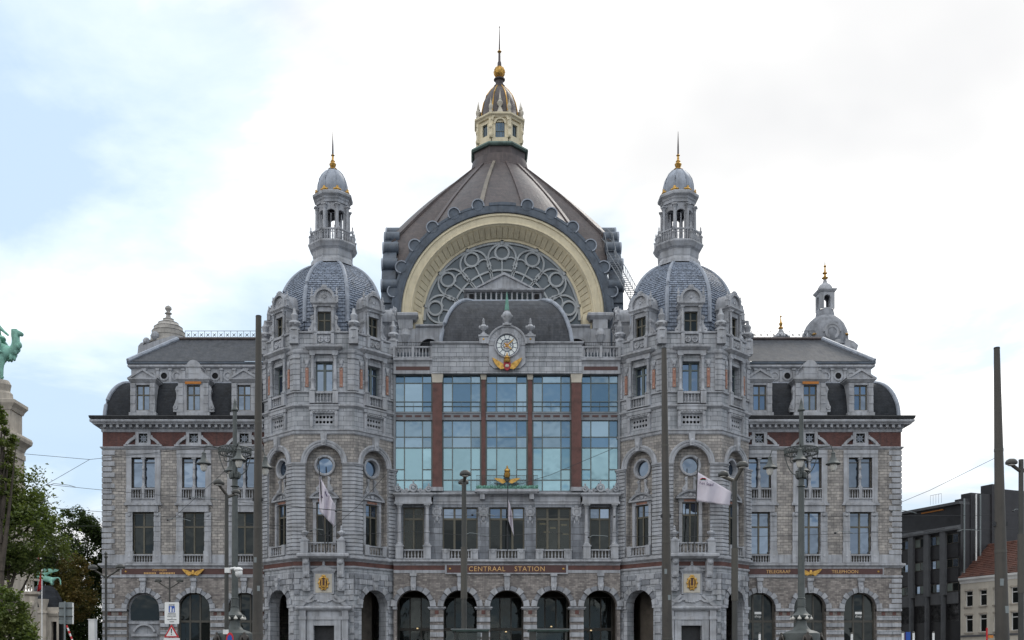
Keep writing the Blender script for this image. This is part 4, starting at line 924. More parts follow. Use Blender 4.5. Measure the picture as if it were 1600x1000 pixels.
    p = B(); p.arcsweep(0, 10.35, [(.5,.27),(.5,.36),(.4,.4),(.36,.36)], 0, 2*pi, 24)
    p.v = [(x*.92, y, 10.35+(z-10.35)*1.3) for x, y, z in p.v]
    for k in range(10): a = k*pi/5; p.ell(cos(a)*.46, .34, 10.35+sin(a)*.62, .1, .06, .12, 6, 4)
    p.ell(0, .34, 11.02, .2, .08, .12, 8, 4)
    e = B(); e.extr([(cos(2*pi*i/20)*.36, 10.35+sin(2*pi*i/20)*.5) for i in range(20)], .27, .3); kd.append(T('emblem_field', e, 'dark_panel')); kd.append(T('emblem_wreath', p, 'gold', smooth=True))
    e = B()
    for s in (-1, 1): e.box(s*.16-.05, s*.16+.05, .3, .36, 10.1, 10.72); e.ring(s*.06, 10.12, .07, .15, pi, 2*pi, 8, .3, .36); e.box(s*.2-.1, s*.2+.1, .3, .35, 10.66, 10.74)
    kd.append(T('monogram', e, 'gold'))
    g.append(T('emblem_panel', b, 'stone', kd))
    for q in (-1, 1):
        b = B(); b.extr([(q*1.62-.32, 9.6), (q*1.62+.32, 9.6), (q*1.62+.32, 12.62), (q*1.62-.32, 12.62)], -.05, .3)
        b.taper(q*1.62-.3, q*1.62+.3, .3, .62, 10.9, 12.62, 0, -.2); b.ell(q*1.62, .66, 12.3, .34, .34, .3, 10, 6); b.ell(q*1.62, .5, 11.2, .32, .26, .34, 10, 6); b.ell(q*1.62, .34, 10.2, .28, .16, .5, 8, 6)
        for k in range(4): b.box(q*1.62-.36, q*1.62+.36, .28, .36, 9.7+k*.42, 9.95+k*.42)
        g.append(T('bracket', b, 'stone'))
        b = B(); b.box(q*1.72-.36, q*1.72+.36, .3, 1.02, 13.1, 14.25).box(q*1.72-.42, q*1.72+.42, .24, 1.08, 14.25, 14.4); urn(b, q*1.72, .66, 14.4, 1.35, .3); g.append(T('balcony_pedestal', b, 'stone'))
    b = B(); b.path([(-2.2,0),(-2.2,.85),(2.2,.85),(2.2,0)], [(-.6,12.62),(0,12.62),(.1,12.7),(.25,12.82),(.25,13.0),(.15,13.1),(-1.2,13.12)]); g.append(T('balcony', b, 'stone'))
    g.append(baluster_row(-1.36, 1.36, 13.1, 14.15, .7))
    t['gf'] = g
    b = B(); b.wall(-HD, HD, 0, 11.8, -.05, 1.1, [('a', 0, 1.55, 0, 8.31)]); g = [T('tower_wall', b, 'ashlar'), arch_t(1.55, 2.1, 8.31, 11.0, 9, .1, .45, None, .08)]
    for q in (-1, 1): b = B(); b.box(q*2.05-.52, q*2.05+.52, -1.0, .14, 8.06, 8.32); g.append(T('impost', b, 'stone'))
    g.append(baluster_row(-.85, .85, 13.1, 14.05, .12))
    for q in (-1, 1): g.append(T('pedestal', B().box(q*1.1-.24, q*1.1+.24, -.1, .3, 13.1, 14.1), 'stone'))
    t['gd'] = g
    b = B()
    t['s'] = [T('tower_wall', B().wall(-TA, TA, 0, 24.6, 0, .3), 'rubble'), T('tower_wall', B().wall(-TA, TA, 24.6, 34.05, -.02, .3), 'ashlar'), t['f'][-1]]
    # rings
    def ringt(name, prof, m='stone'): return T(name, B().path(OCT, prof, True), m)
    t['rings'] = [ringt('string_course', [(-.1,11.8),(.06,11.8),(.1,11.9),(.1,12.0),(-.1,12.02)]), ringt('inlay_band', [(-.1,12.02),(.03,12.02),(.03,12.42),(-.1,12.42)], 'porphyry'),
        ringt('cornice', [(-.2,12.42),(.05,12.42),(.1,12.5),(.32,12.66),(.36,12.7),(.36,12.86),(.2,12.92),(.1,13.1),(-.2,13.12)]),
        ringt('string_course', [(-.2,24.45),(.06,24.45),(.12,24.55),(.12,24.75),(.22,24.82),(.22,24.95),(-.2,25.05)]),
        ringt('cornice', [(-.2,26.95),(.05,26.95),(.2,27.1),(.24,27.12),(.24,27.28),(-.2,27.36)]),
        ringt('string_course', [(-.2,28.36),(.08,28.36),(.16,28.42),(.16,28.52),(-.2,28.56)]),
        ringt('string_course', [(-.2,32.1),(.04,32.1),(.12,32.22),(.14,32.4),(-.2,32.45)]),
        ringt('parapet_coping', [(-.5,34.02),(.04,34.02),(.1,34.08),(.1,34.2),(-.5,34.22)])]
    # corner piers, corner pilasters, corner carvings
    e = .62
    t['piers'] = []
    for sx in (1, -1):
        p1 = [(sx*1.74, DF), (sx*TA, DF), (sx*(TA+e), DF-e)]; p2 = [(sx*(DF-e), TA+e), (sx*DF, TA), (sx*DF, TA-1.1)]
        for p in (p1, p2):
            p = p if sx > 0 else p[::-1]
            b = B().path(p, grooved(13.1, 21.45)); k = B().path(p, [(-.1,21.45),(.28,21.45),(.3,21.55),(.38,21.62),(.38,21.74),(-.1,21.8)])
            t['piers'].append(T('rusticated_pier', b, 'stone', [T('impost', k, 'stone')]))
            q = [(p[1][0]+(a[0]-p[1][0])*.55, p[1][1]+(a[1]-p[1][1])*.55) for a in p]
            t['piers'].append(T('corner_pilaster', B().path(q, [(-.1,28.56)]+grooved(28.6, 31.6, .5, .12, .05)[1:-1]+[(.2,31.6),(.22,31.75),(.12,31.8),(.16,32.0),(-.1,32.1)]), 'stone'))
            b = B(); cx, cw = p[1][0]*.985, p[1][1]*.985
            b.box(cx-.42, cx+.42, cw-.42, cw+.42, 33.0, 34.3); b.lathe(cx, cw, [(.55,34.3),(.5,34.5),(.34,34.6),(.42,34.75),(.62,34.95),(.5,35.15),(.26,35.25),(.3,35.5),(.36,35.75),(.18,36.0),(.12,36.4)], 10)
            for k2 in range(5): a = k2*2*pi/5; b.ell(cx+.42*cos(a), cw+.42*sin(a), 34.85, .2, .2, .16, 7, 4)
            b.ell(cx, cw, 33.6, .55, .55, .3, 8, 5)
            t['piers'].append(T('corner_finial', b, 'stone', smooth=True))
    # slated dome with ribs
    TR = math.tan(pi/8)
    def apo(s):                                # s: 0..1 drum + dome
        if s < .3: return 4.95-.15*s, 33.4+(s/.3)*4.1
        a = (s-.3)/.7*radians(67.5); return 4.9*cos(a), 37.5+5.45*sin(a)
    b = B(); c = B(); rows = 38
    prof = [apo(i/rows) for i in range(rows+1)]
    for f in range(8):
        M = Matrix.Rotation(f*pi/4, 3, 'Z')
        vs = []
        for a, z in prof: vs += [M @ Vector((-a*TR, -a, z)), M @ Vector((a*TR, -a, z))]
        c.add([tuple(v) for v in vs], [(2*i, 2*i+1, 2*i+3, 2*i+2) for i in range(rows)])
        if f in (3, 4, 5): continue
        for i in range(rows-1):
            (a0, z0), (a1, z1) = prof[i], prof[i+1]; hw = a0*TR; n = max(2, int(2*hw/.42)); dz = z1-z0; da = a0-a1
            for j in range(n+1):
                x0 = -hw+(j-(.5 if i % 2 else 0))*2*hw/n; x1 = x0+2*hw/n-.03; x0 = max(x0, -hw); x1 = min(x1, hw)
                if x1-x0 < .08: continue
                u = random.uniform(0, .025)
                # lower edge lifted, top tucked under the row above
                q = [(x0,-(a0+.10+u),z0-.03),(x1,-(a0+.10+u),z0-.03),(x1-(da*TR*(x1/hw) if x1 > 0 else 0),-(a1+.01),z1+dz*.1),(x0-(da*TR*(x0/hw) if x0 < 0 else 0),-(a1+.01),z1+dz*.1),(x0,-(a0-.02),z0-.05),(x1,-(a0-.02),z0-.05)]
                b.add([tuple(M @ Vector(v)) for v in q], [(0,1,2,3),(4,5,1,0)])
    kids = [T('slates', b, 'tower_slate', stuff=True)]
    for f in range(8):
        a = (f+.5)*pi/4; k = 1/cos(pi/8)
        kids.append(T('rib', B().tube([(sin(a)*(r*k+.02), -cos(a)*(r*k+.02), z) for r, z in prof[6::2]], .24, 8, .15), 'lead', smooth=True))
    t['roof'] = T('tower_dome', c, 'lead_dark', kids)
    # lantern
    def o8(r): return oct_path(r*TR, r-r*TR)
    b = B(); b.path(o8(1.5), [(.6,42.55),(.55,42.9),(.35,43.2),(.4,43.35),(.42,43.9),(.5,44.0),(.62,44.1),(.85,44.5),(.85,44.62),(.7,44.75),(-1.0,44.78)], True)
    kids = []
    for f in range(8):
        M = Matrix.Rotation(f*pi/4, 4, 'Z'); ha = 2.0*TR
        if f not in (3, 4, 5):
            k = B(); k.box(-ha+.12, ha-.12, 2.0, 2.16, 45.7, 45.85)
            for i in range(5): k.lathe(-ha+.3+i*(2*ha-.6)/4, 2.08, [(.06,44.8),(.09,45.1),(.05,45.45),(.07,45.7)], 6)
            kk = B(); kk.merge(k, M); kids.append(T('balustrade', kk, 'stone'))
        k = B(); r = 2.08/cos(pi/8); pinnacle(k, 0, r, 44.78, 1.65, .15); kk = B(); kk.merge(k, Matrix.Rotation((f+.5)*pi/4, 4, 'Z')); kids.append(T('pinnacle', kk, 'stone', smooth=True))
        k = B(); column(k, 0, 1.52/cos(pi/8), 44.8, 48.5, .17); k.box(-.14, .14, 1.25, 1.5, 44.8, 48.5); kk = B(); kk.merge(k, Matrix.Rotation((f+.5)*pi/4, 4, 'Z')); kids.append(T('column', kk, 'stone', smooth=True))
        k = B(); h1 = 1.45*TR; k.wall(-h1-.05, h1+.05, 47.2, 48.75, 1.42, .22, [('a', 0, h1-.12, 47.2, 47.55)], 10); kk = B(); kk.merge(k, M); kids.append(T('arch', kk, 'stone'))
        k = B(); k.box(-h1-.02, h1+.02, 1.36, 1.42, 45.75, 45.82).box(-.03, .03, 1.36, 1.42, 45.8, 47.6); kk = B(); kk.merge(k, M); kids.append(T('guard_rail', kk, 'stone'))
        k = B(); k.ell(0, 1.7, 49.95, .3, .14, .16, 8, 5).ell(0, 1.72, 50.12, .14, .1, .16, 7, 4).ell(-.3, 1.7, 49.9, .14, .1, .1, 6, 4).ell(.3, 1.7, 49.9, .14, .1, .1, 6, 4); kk = B(); kk.merge(k, Matrix.Rotation((f+.5)*pi/4, 4, 'Z')); kids.append(T('gilt_leaf', kk, 'gold', smooth=True))
    k = B(); k.path(o8(1.5), [(-.6,48.7),(.05,48.7),(.08,48.95),(.16,49.05),(.2,49.2),(.42,49.4),(.44,49.62),(.3,49.75),(-.9,49.78)], True); kids.append(T('cornice', k, 'stone'))
    dp = [(1.62,49.75),(1.5,49.85),(1.5,50.0),(1.56,50.3),(1.52,50.8),(1.36,51.4),(1.08,51.9),(.7,52.3),(.36,52.5)]
    k = B(); k.lathe(0, 0, dp, 24); kids.append(T('cupola', k, 'lead', smooth=True))
    for f in range(8): a = (f+.5)*pi/4; kids.append(T('rib', B().tube([(sin(a)*(r+.01), -cos(a)*(r+.01), z) for r, z in dp[2:]], .06, 5), 'lead', smooth=True))
    k = B(); k.lathe(0, 0, [(.42,52.48),(.5,52.55),(.44,52.62),(.2,52.72),(.3,52.9),(.36,53.1),(.2,53.3),(.24,53.4),(.12,53.55),(.1,53.9),(.2,54.0),(.08,54.12)], 10); kids.append(T('gilt_finial', k, 'gold', smooth=True))
    k = B(); k.lathe(0, 0, [(.09,54.1),(.08,54.9),(.02,56.4)], 8); kids.append(T('spike', k, 'copper_plain', smooth=True))
    t['lantern'] = T('tower_lantern', b, 'stone', kids)
    return t
TT = tower_templates()
TX = (-17.42, 17.36); TY = 3.36
blocks = {}
def course_blocks(L, key, hw, skip):
    """single ashlar blocks of the ground storey, above what the picture cuts off"""
    out_ = []; row = 0; z = 4.6
    while z < 11.2:
        x = -hw+.02-(.5 if row % 2 else 0)
        while x < hw-.05:
            a, c = max(x, -hw+.02), min(x+1.02, hw-.02); x += 1.05
            if c-a < .25 or skip((a+c)/2, z+.24, (c-a)/2): continue
            out_.append((a, c, z))
        z += .52; row += 1
    for a, c, z in out_: L.append(T('ashlar_block', B().box(a+.02, c-.02, -.1, .07, z, z+.465), random.choice(('stone', 'stone', 'stone', 'stone_dark'))))
fb, db = [], []
course_blocks(fb, 'f', TA, lambda x, z, h: abs(x)-h < 1.3 if z > 9.3 else abs(x)-h < 2.42)
course_blocks(db, 'd', HD, lambda x, z, h: (z < 8.4 and abs(x)-h < 1.56) or (z >= 8.0 and sqrt(max(0, abs(x)-h)**2+(z-8.31)**2) < 2.1+.0) or (8.0 < z < 8.4))
for tx in TX:
    MT = F(tx, TY)
    put('tower_core', B().lathe(0, 0, [(4.4,0),(4.4,33)], 8, pi/8), 'interior', ST, M=MT)
    for a, d, hw in FACES:
        M = F(tx, TY, a) @ Matrix.Translation((0, -d, 0))
        L = {0: TT['f']+TT['gf']+fb, 1: TT['d']+TT['gd']+db, 2: TT['s']}[int(round(abs(a)/(pi/4)))]
        for p in L: place(p, ST, M)
    for p in TT['rings']+TT['piers']+[TT['roof'], TT['lantern']]: place(p, ST, MT)
    for a, d_, hw in ((pi, DF, TA), (pi*.75, DD, HD), (-pi*.75, DD, HD)): put('tower_wall', B().wall(-hw, hw, 0, 34.05, 0, .3), 'rubble', ST, M=F(tx, TY, a) @ Matrix.Translation((0, -d_, 0)))

# ------------------------------------------------------------------ wings
WY = 1.6; WO = -.45
def wing_bay(ground, s):
    L = []
    # ground arch
    L.append(arch_t(1.6, 2.12, 8.23, 11.25, 11, .12, .5, None, .08))
    if ground == 'door':
        b = B(); b.wall(-1.6, 1.6, 0, 9.9, -.5, .3, [('r', -.8, .8, 0, 5.0)]); b.box(-1.6, 1.6, -.5, -.3, 6.75, 6.95)
        b.ring(0, 5.6, 1.0, 1.2, radians(20), radians(160), 12, -.5, -.2); b.box(-1.3, 1.3, -.5, -.25, 5.5, 5.75)
        L.append(T('door_screen', b, 'stone', [T('fanlight', B().extr([(cos(pi*i/12)*1.4, 8.23+sin(pi*i/12)*1.4) for i in range(13)]+[(-1.4, 7.1), (1.4, 7.1)], -.49, -.44), 'glass_dim'), T('door', B().box(-.8, .8, -.75, -.7, 0, 5.0), 'iron')]))
    else:
        t = cross_window(-1.6, 1.6, 0, 9.83, -.55, 7.0, 2, .16, 'glass_dim', 'frame_dark', tr_t=.22, name='shop_window')
        L.append(t)
    # first floor window
    L.append(T('shade_panel', B().box(-1.05, 1.05, -.4, -.3, 12.7, 13.6), 'frame_dark')); L.append(T('shade_panel', B().box(-1.16, 1.16, -.4, -.3, 19.1, 20.2), 'frame_dark'))  # dark panels, shade of the void painted in behind both baluster rows
    b = B()
    for q in (-1, 1):
        x0, x1 = (1.05, 1.72) if q > 0 else (-1.72, -1.05)
        for k in range(8): b.box(x0+.02*q*(k % 2), x1-.06*q*0, -.25, .12 if k % 2 else .15, 13.95+k*.48, 13.95+k*.48+.465)
        b.box(min(x0, x1)-.06, max(x0, x1)+.06, -.1, .22, 12.76, 13.95); b.ell((x0+x1)/2, .2, 13.4, .16, .06, .16, 8, 4); b.ell((x0+x1)/2, .16, 17.5, .2, .08, .16, 8, 4)
    b.box(-1.5, 1.5, -.25, .2, 17.8, 18.45)
    L.append(T('window_surround', b, 'stone')); L.append(cross_window(-1.05, 1.05, 13.6, 17.8, -.25, 16.35, 1, .11, 'glass_window' if s > 0 else 'glass_dim', 'frame_olive', gtop=('glass_window' if s > 0 else 'glass_dim'), tr_t=.16, mt=.16))
    L.append(baluster_row(-1.05, 1.05, 12.76, 13.6, .05, .26, .07))
    # second floor window
    b = B(); b.box(-1.85, 1.85, -.2, .32, 18.45, 18.62).box(-1.75, 1.75, -.2, .2, 18.62, 18.8)
    for q in (-1, 1): b.box(q*1.42-.26, q*1.42+.26, -.25, .16, 18.8, 20.2).box(q*1.4-.24, q*1.4+.24, -.25, .12, 20.2, 23.2); b.box(q*1.62-.05, q*1.62+.1, -.05, .1, 20.2, 23.9)
    b.box(-1.68, 1.68, -.25, .14, 23.2, 23.55).box(-1.68, 1.68, -.25, .2, 23.55, 23.92).box(-1.16, 1.16, -.2, .06, 18.8, 19.1).box(-.14, .14, -.15, .14, 19.1, 20.2)
    m = B(); column(m, 0, -.1, 20.2, 23.2, .13); m.ell(0, -.02, 21.3, .17, .12, .3, 8, 5); m.ell(0, -.02, 22.2, .16, .12, .25, 8, 5)
    L.append(T('window_surround', b, 'stone', [T('mullion_column', m, 'stone', smooth=True)]))
    for q in (-1, 1): L.append(baluster_row(min(q*.14, q*1.16), max(q*.14, q*1.16), 19.1, 20.15, .02, .25, .065))
    L.append(cross_window(-1.16, 1.16, 20.2, 23.2, -.3, 22.75, 1, .1, 'glass_window', 'frame_dark', tr_t=.08, mt=.22))
    # attic window with broken pediment
    b = B(); b.box(-1.88, 1.88, -.1, .3, 24.28, 24.44); b.box(-.75, -.44, -.1, .16, 24.44, 25.72).box(.44, .75, -.1, .16, 24.44, 25.72).box(-.44, .44, -.1, .16, 25.56, 25.72).box(-.44, .44, -.1, .14, 24.44, 24.66)
    b.ring(0, 23.35, 1.82, 2.08, radians(33), radians(67), 8, -.05, .3); b.ring(0, 23.35, 1.82, 2.08, radians(113), radians(147), 8, -.05, .3)
    for q in (-1, 1): b.ell(q*.85, .12, 25.2, .13, .1, .22, 6, 4)
    g = B(); g.box(-.44, .44, -.14, -.1, 25.07, 25.13).box(-.03, .03, -.14, -.1, 24.66, 25.56).ring(0, 25.1, .2, .26, 0, 2*pi, 12, -.14, -.09)
    for q in (1, -1): g.merge(B().box(-.55, .55, -.14, -.11, -.025, .025), Matrix.Translation((0, 0, 25.1)) @ Matrix.Rotation(q*pi/4, 4, 'Y'))
    L.append(T('attic_window', b, 'stone', [T('lattice', g, 'lead'), T('pane', B().box(-.44, .44, -.2, -.17, 24.66, 25.56), 'glass_dim')]))
    return L
def wing_dormer(big):
    hw = 1.5 if big else 1.22; top = 31.0
    b = B(); b.wall(-hw, hw, 27.6, 30.6, -.1, .5, [('r', -.66, .66, 27.85, 30.35)])
    b.box(-hw-.12, hw+.12, -.6, .04, 27.18, 27.62); b.box(-.5, .5, .0, .08, 27.3, 27.5)
    for q in (-1, 1):
        b.box(q*(hw-.1)-.1, q*(hw-.1)+.1, -2.2, -.12, 27.2, 30.6)
        for k in range(7): b.box(q*(hw-.26)-.24, q*(hw-.26)+.24, -.1, -.03 if k % 2 else .01, 27.66+k*.41, 27.66+k*.41+.395)
    b.path([(-hw-.02,-2.2),(-hw-.02,-.02),(hw+.02,-.02),(hw+.02,-2.2)], [(-.2,30.6),(0,30.6),(.12,30.75),(.22,30.85),(.22,30.95),(-.3,31.0)])
    kids = [cross_window(-.66, .66, 27.85, 30.35, -.35, 29.4, 1, .1, 'glass_window', 'frame_olive', tr_t=.13, mt=.13)]
    if big:
        p = B(); p.box(-.75, .75, -1.5, -.02, 31.45, 32.1); p.box(-.82, .82, -1.5, .06, 32.1, 32.2); p.ring(0, 32.1, .02, .7, 0, pi, 12, -1.2, -.02)
        p.extr([(-hw-.2, 31.0), (-.75, 31.0), (-.75, 31.75)], -1.6, .05); p.extr([(.75, 31.0), (hw+.2, 31.0), (.75, 31.75)], -1.6, .05); p.box(-.75, .75, -1.5, -.04, 31.0, 31.45)
        kids.append(T('pediment', p, 'stone'))
        kids.append(T('gilt_panel', B().box(-.8, .8, -.02, .03, 30.42, 30.72), 'orange_frame', [T('gilt_letters', text_mesh('POSTERIJEN', .24, .01, 'gold'), None)] if False else []))
        for q in (-1, 1): p = B(); scroll(p, q*hw, -.15, 27.7, 2.6, .5, .4, q); kids.append(T('scroll', p, 'stone'))
    else:
        p = B(); p.extr([(-hw-.22, 31.0), (hw+.22, 31.0), (0, 31.8)], -1.8, -.05); p.extr([(-hw-.3, 31.0), (-hw+.05, 31.0), (0, 31.72), (hw-.05, 31.0), (hw+.3, 31.0), (0, 31.95)], -1.8, .1); kids.append(T('pediment', p, 'stone'))
    return T('dormer', b, 'stone', kids)
BAY = {k: wing_bay('door' if k == 'door' else 'shop', -1 if k in ('door', 'left') else 1) for k in ('door', 'left', 'right')}
DRM = (wing_dormer(False), wing_dormer(True))
SETB = 2.15
for s in (-1, 1):
    cen = [s*(25.5+5*k)+WO for k in range(3)]
    out_x = s*39.55+WO; in_x = s*23.7
    x0, x1 = min(out_x, in_x), max(out_x, in_x); depth = 20.0
    def pth(off=0.0):
        o = out_x
        return [(o, -depth), (o, 0), (in_x+3*(1), 0)] if s < 0 else [(in_x-3, 0), (o, 0), (o, -depth)]
    M = F(0, WY)
    # walls
    b = B(); b.wall(x0, x1, 0, 11.3, 0, .8, [('a', c, 1.6, 0, 8.23) for c in cen]); b.box(out_x if s < 0 else out_x-.3, out_x+.3 if s < 0 else out_x, -depth, -.002, 0, 25.8); put('ground_floor_wall', b, 'brickwork', ST, M=M)
    b = B(); b.wall(x0, x1, 12.7, 24.3, 0, .5, [('r', c-1.05, c+1.05, 12.78, 17.8) for c in cen]+[('r', c-1.16, c+1.16, 19.1, 23.2) for c in cen]); put('upper_wall', b, 'rubble', ST, M=M)
    b = B(); b.wall(x0, x1, 24.3, 25.8, 0, .5, [('r', c-.44, c+.44, 24.66, 25.56) for c in cen]); put('brick_frieze', b, 'red_brick', ST, M=M)
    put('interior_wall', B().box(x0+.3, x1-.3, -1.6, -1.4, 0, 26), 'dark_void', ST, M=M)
    # bands
    P = pth()
    put('string_course', B().path(P, [(-.1,11.3),(.08,11.3),(.12,11.36),(.12,11.5),(.04,11.54),(-.1,11.54)]), 'stone', ST, M=M)
    put('inlay_band', B().path(P, [(-.1,11.54),(.02,11.54),(.02,12.28),(-.1,12.28)]), 'brickwork', ST, M=M)
    put('cornice', B().path(P, [(-.1,12.28),(.1,12.28),(.14,12.34),(.3,12.48),(.34,12.52),(.34,12.7),(-.1,12.76)]), 'stone', ST, M=M)
    put('plinth_band', B().path(P, [(-.1,12.76),(.07,12.76),(.07,12.8),(-.1,12.8)]), 'stone', ST, M=M)
    put('string_course', B().path(P, [(-.1,24.0),(.06,24.0),(.12,24.1),(.2,24.16),(.2,24.26),(-.1,24.3)]), 'stone', ST, M=M)
    mc = put('main_cornice', B().path(P, [(-.3,25.72),(.06,25.72),(.1,25.8),(.1,26.02),(.2,26.08),(.2,26.34),(.72,26.36),(.8,26.5),(.95,26.56),(.98,26.74),(.9,26.8),(-.3,26.86)]), 'stone', ST, M=M)
    put('gutter', B().path(P, [(-.3,26.86),(.96,26.86),(1.04,27.1),(1.0,27.16),(-.3,27.2)]), 'iron', mc)
    b = B(); n = 25
    for k in range(n):
        x = x0+.4+k*(x1-x0-.8)/(n-1); b.box(x-.12, x+.12, .2, .66, 26.06, 26.34)
    put('modillions', b, 'stone', mc, stuff=True)
    xs2 = sorted([x0+.01]+[c+q*1.8 for c in cen for q in (-1, 1)]+[x1])
    for i in range(4):
        if xs2[2*i+1]-xs2[2*i] > .2: put('plinth_block', B().box(xs2[2*i], xs2[2*i+1], -.1, .07, 12.8, 13.58), 'stone', ST, M=M)
    # sign panel
    sp0, sp1 = (min(cen)-2.25, max(cen)+2.3)
    sp = put('name_panel', B().box(sp0, sp1, .02, .13, 11.52, 12.3), 'stone', ST, M=M); put('sign_field', B().box(sp0+.12, sp1-.12, .13, .142, 11.62, 12.2), 'dark_panel', sp)
    put('boss', B().ell((sp0+.55) if s < 0 else (sp1-.55), .14, 11.9, .11, .05, .1, 8, 5), 'gold', sp)
    if s > 0:
        link('lettering', text_mesh('TELEGRAAF', .46, .01, 'gold_letter'), sp, F(cen[0]+1.85, -.15, z=11.74))
        link('lettering', text_mesh('TELEPHOON', .46, .01, 'gold_letter'), sp, F(cen[2]-1.55, -.15, z=11.74))
    else:
        link('lettering', text_mesh('POSTERIJEN', .27, .01, 'gold_letter'), sp, F(cen[2]+1.65, -.15, z=11.95))
        q = B(); [q.box(cen[2]+.1+k*.155, cen[2]+.1+k*.155+.1, .14, .15, 11.66, 11.82) for k in range(20) if k not in (8, 9)]; put('worn_letters', q, 'gold_letter', sp, stuff=True)
    b = B(); wings(b, 1.2, 11.75, .34, .3, 9, .06); b.ell(0, .34, 11.75, .18, .1, .3, 8, 5); e = put('winged_emblem', b, 'gold', ST, M=F(cen[1], WY))
    # bays and dormers
    for i, c in enumerate(cen):
        key = ('door' if i == 2 else 'left') if s < 0 else 'right'
        for p in BAY[key]: place(p, ST, F(c, WY))
        place(DRM[1 if i == 1 else 0], ST, F(c, WY-.3))
        if s > 0 and i != 1:
            e = put('shop_sign', B().box(-.34, .34, 0, .02, 7.72, 7.95), 'white_paint', ST, M=F(c, WY+.5))
            link('lettering', text_mesh('shop', .34, .01, 'white_paint'), e, F(0, 0, z=7.4))
    if s > 0:
        for dx, dz, h, w_ in ((.35, 8.6, .5, .25), (-.3, 7.9, .35, .2), (.75, 7.6, .7, .22), (-.7, 6.6, .6, .2), (.6, 5.6, .8, .25), (.5, 6.4, .4, .16)):
            put('lit_display', B().lathe(dx, -.95, [(w_*.6,dz-h/2),(w_,dz-h/4),(w_*.9,dz+h/4),(w_*.3,dz+h/2)], 8), 'amber_lit', ST, M=F(cen[1], WY))
    # striped piers of the ground floor
    xs = sorted([x0+.02]+[c+q*1.62 for c in cen for q in (-1, 1)]+[x1])
    edges = [(xs[2*i], xs[2*i+1]) for i in range(4)]
    for i, (a, c) in enumerate(edges):
        put('impost', B().box(a-.02, c+.02, -.4, .2, 7.98, 8.24), 'stone', ST, M=M)
        if c-a < .3: continue
        for k in range(11):
            zz = .1+k*.7
            if zz < 4.2: continue
            put('stone_block', B().box(a+.01, c-.01, -.1, .08+.02*((k+i) % 2), zz, zz+.40), 'ashlar', ST, M=M)
        for dx in ((c-a)*.28, (c-a)*.72): put('inlay_panel', B().box(a+dx-.17, a+dx+.17, 0, .03, 7.58, 7.92), 'porphyry', ST, M=M)
    # quoins on the outer corner
    for k in range(19):
        L = 1.22 if k % 2 == 0 else .92; zz = 13.62+k*.547; a, c = (out_x-.04, out_x+L) if s < 0 else (out_x-L, out_x+.04)
        put('quoin', B().box(a, c, -1.0, .11, zz, zz+.43), 'stone', ST, M=M)
    for k in range(6):
        L = 1.22 if k % 2 == 0 else .95; zz = 8.3+k*.5; a, c = (out_x-.04, out_x+L) if s < 0 else (out_x-L, out_x+.04)
        put('quoin', B().box(a, c, -1.0, .09, zz, zz+.4), 'stone', ST, M=M)
    # mansard
    pr = [(-SETB+2.0*cos(pi/2*i/10), 27.2+3.95*sin(pi/2*i/10)) for i in range(11)]
    mr = put('mansard_roof', B().path(P, pr, caps=False), 'slate', ST, M=M)
    hip = B().tube([(out_x-s*(-w)*1, -w, z) for w, z in pr], .2, 8); put('hip_rib', hip, 'lead', mr, True)
    put('roof_flashing', B().path(P, [(-SETB-.4,30.95),(-SETB+.5,30.95),(-SETB+.12,31.22),(-SETB-.4,31.24)]), 'lead', mr)
    at_ = put('attic_wall', B().path(P, [(-SETB-.3,31.2),(-SETB,31.2),(-SETB,32.6),(-SETB+.06,32.62),(-SETB+.3,32.78),(-SETB+.3,32.95),(-SETB+.22,33.0),(-SETB-.3,33.05)]), 'stone', ST, M=M)
    put('eaves_gutter', B().path(P, [(-SETB-.3,33.05),(-SETB+.34,33.05),(-SETB+.36,33.25),(-SETB-.3,33.3)]), 'lead_dark', at_)
    a0 = out_x-s*SETB; n = 11
    for k in range(n):
        x = a0-s*(.75+k*1.29)
        b = B(); b.ring(x, 31.9, .32, .5, 0, 2*pi, 16, -SETB, -SETB+.08)
        if k % 2 == 0: put('oculus', b, 'stone', at_); put('recess', B().extr([(x+cos(2*pi*i/14)*.33, 31.9+sin(2*pi*i/14)*.33) for i in range(14)], -SETB-.1, -SETB+.01), 'dark_void', at_)
        else: b.ring(x, 31.9, .001, .2, 0, 2*pi, 12, -SETB, -SETB+.05); put('roundel', b, 'stone', at_)
        put('pilaster_strip', B().box(x-s*.645-.14, x-s*.645+.14, -SETB, -SETB+.12, 31.25, 32.45).box(x-s*.645-.19, x-s*.645+.19, -SETB, -SETB+.2, 32.45, 32.62), 'stone', at_)
    ur = put('upper_roof', B().path(P, [(-SETB+.3,33.3),(-SETB-3.7,36.75),(-SETB-9,36.8)], caps=False), 'roof_slate', ST, M=M)
    put('hip_flashing', B().tube([(out_x-s*(SETB-.25), SETB-.25, 33.35), (out_x-s*(SETB+3.7), SETB+3.7, 36.8)], .26, 8), 'lead', ur, True)
    put('ridge_roll', B().tube([(out_x-s*(SETB+3.7), SETB+3.7, 36.85), (in_x+s*-2, SETB+3.7, 36.85)], .17, 8), 'copper_plain', ur, True)
    b = B(); e0 = out_x-s*(SETB+4.4); L = abs(e0-in_x)-.2; n = int(L/.66)
    yy = -(SETB+3.9)
    for k in range(n+1):
        x = e0-s*k*L/n; b.box(x-.02, x+.02, yy-.02, yy+.02, 36.85, 37.72)
        if k < n:
            xm = x-s*L/n/2
            for q in (1, -1): b.merge(B().box(-.22, .22, yy-.02, yy+.02, -.025, .025), Matrix.Translation((xm, 0, 37.3)) @ Matrix.Rotation(q*pi/4, 4, 'Y'))
            b.box(xm-.06, xm+.06, yy-.03, yy+.03, 37.24, 37.36)
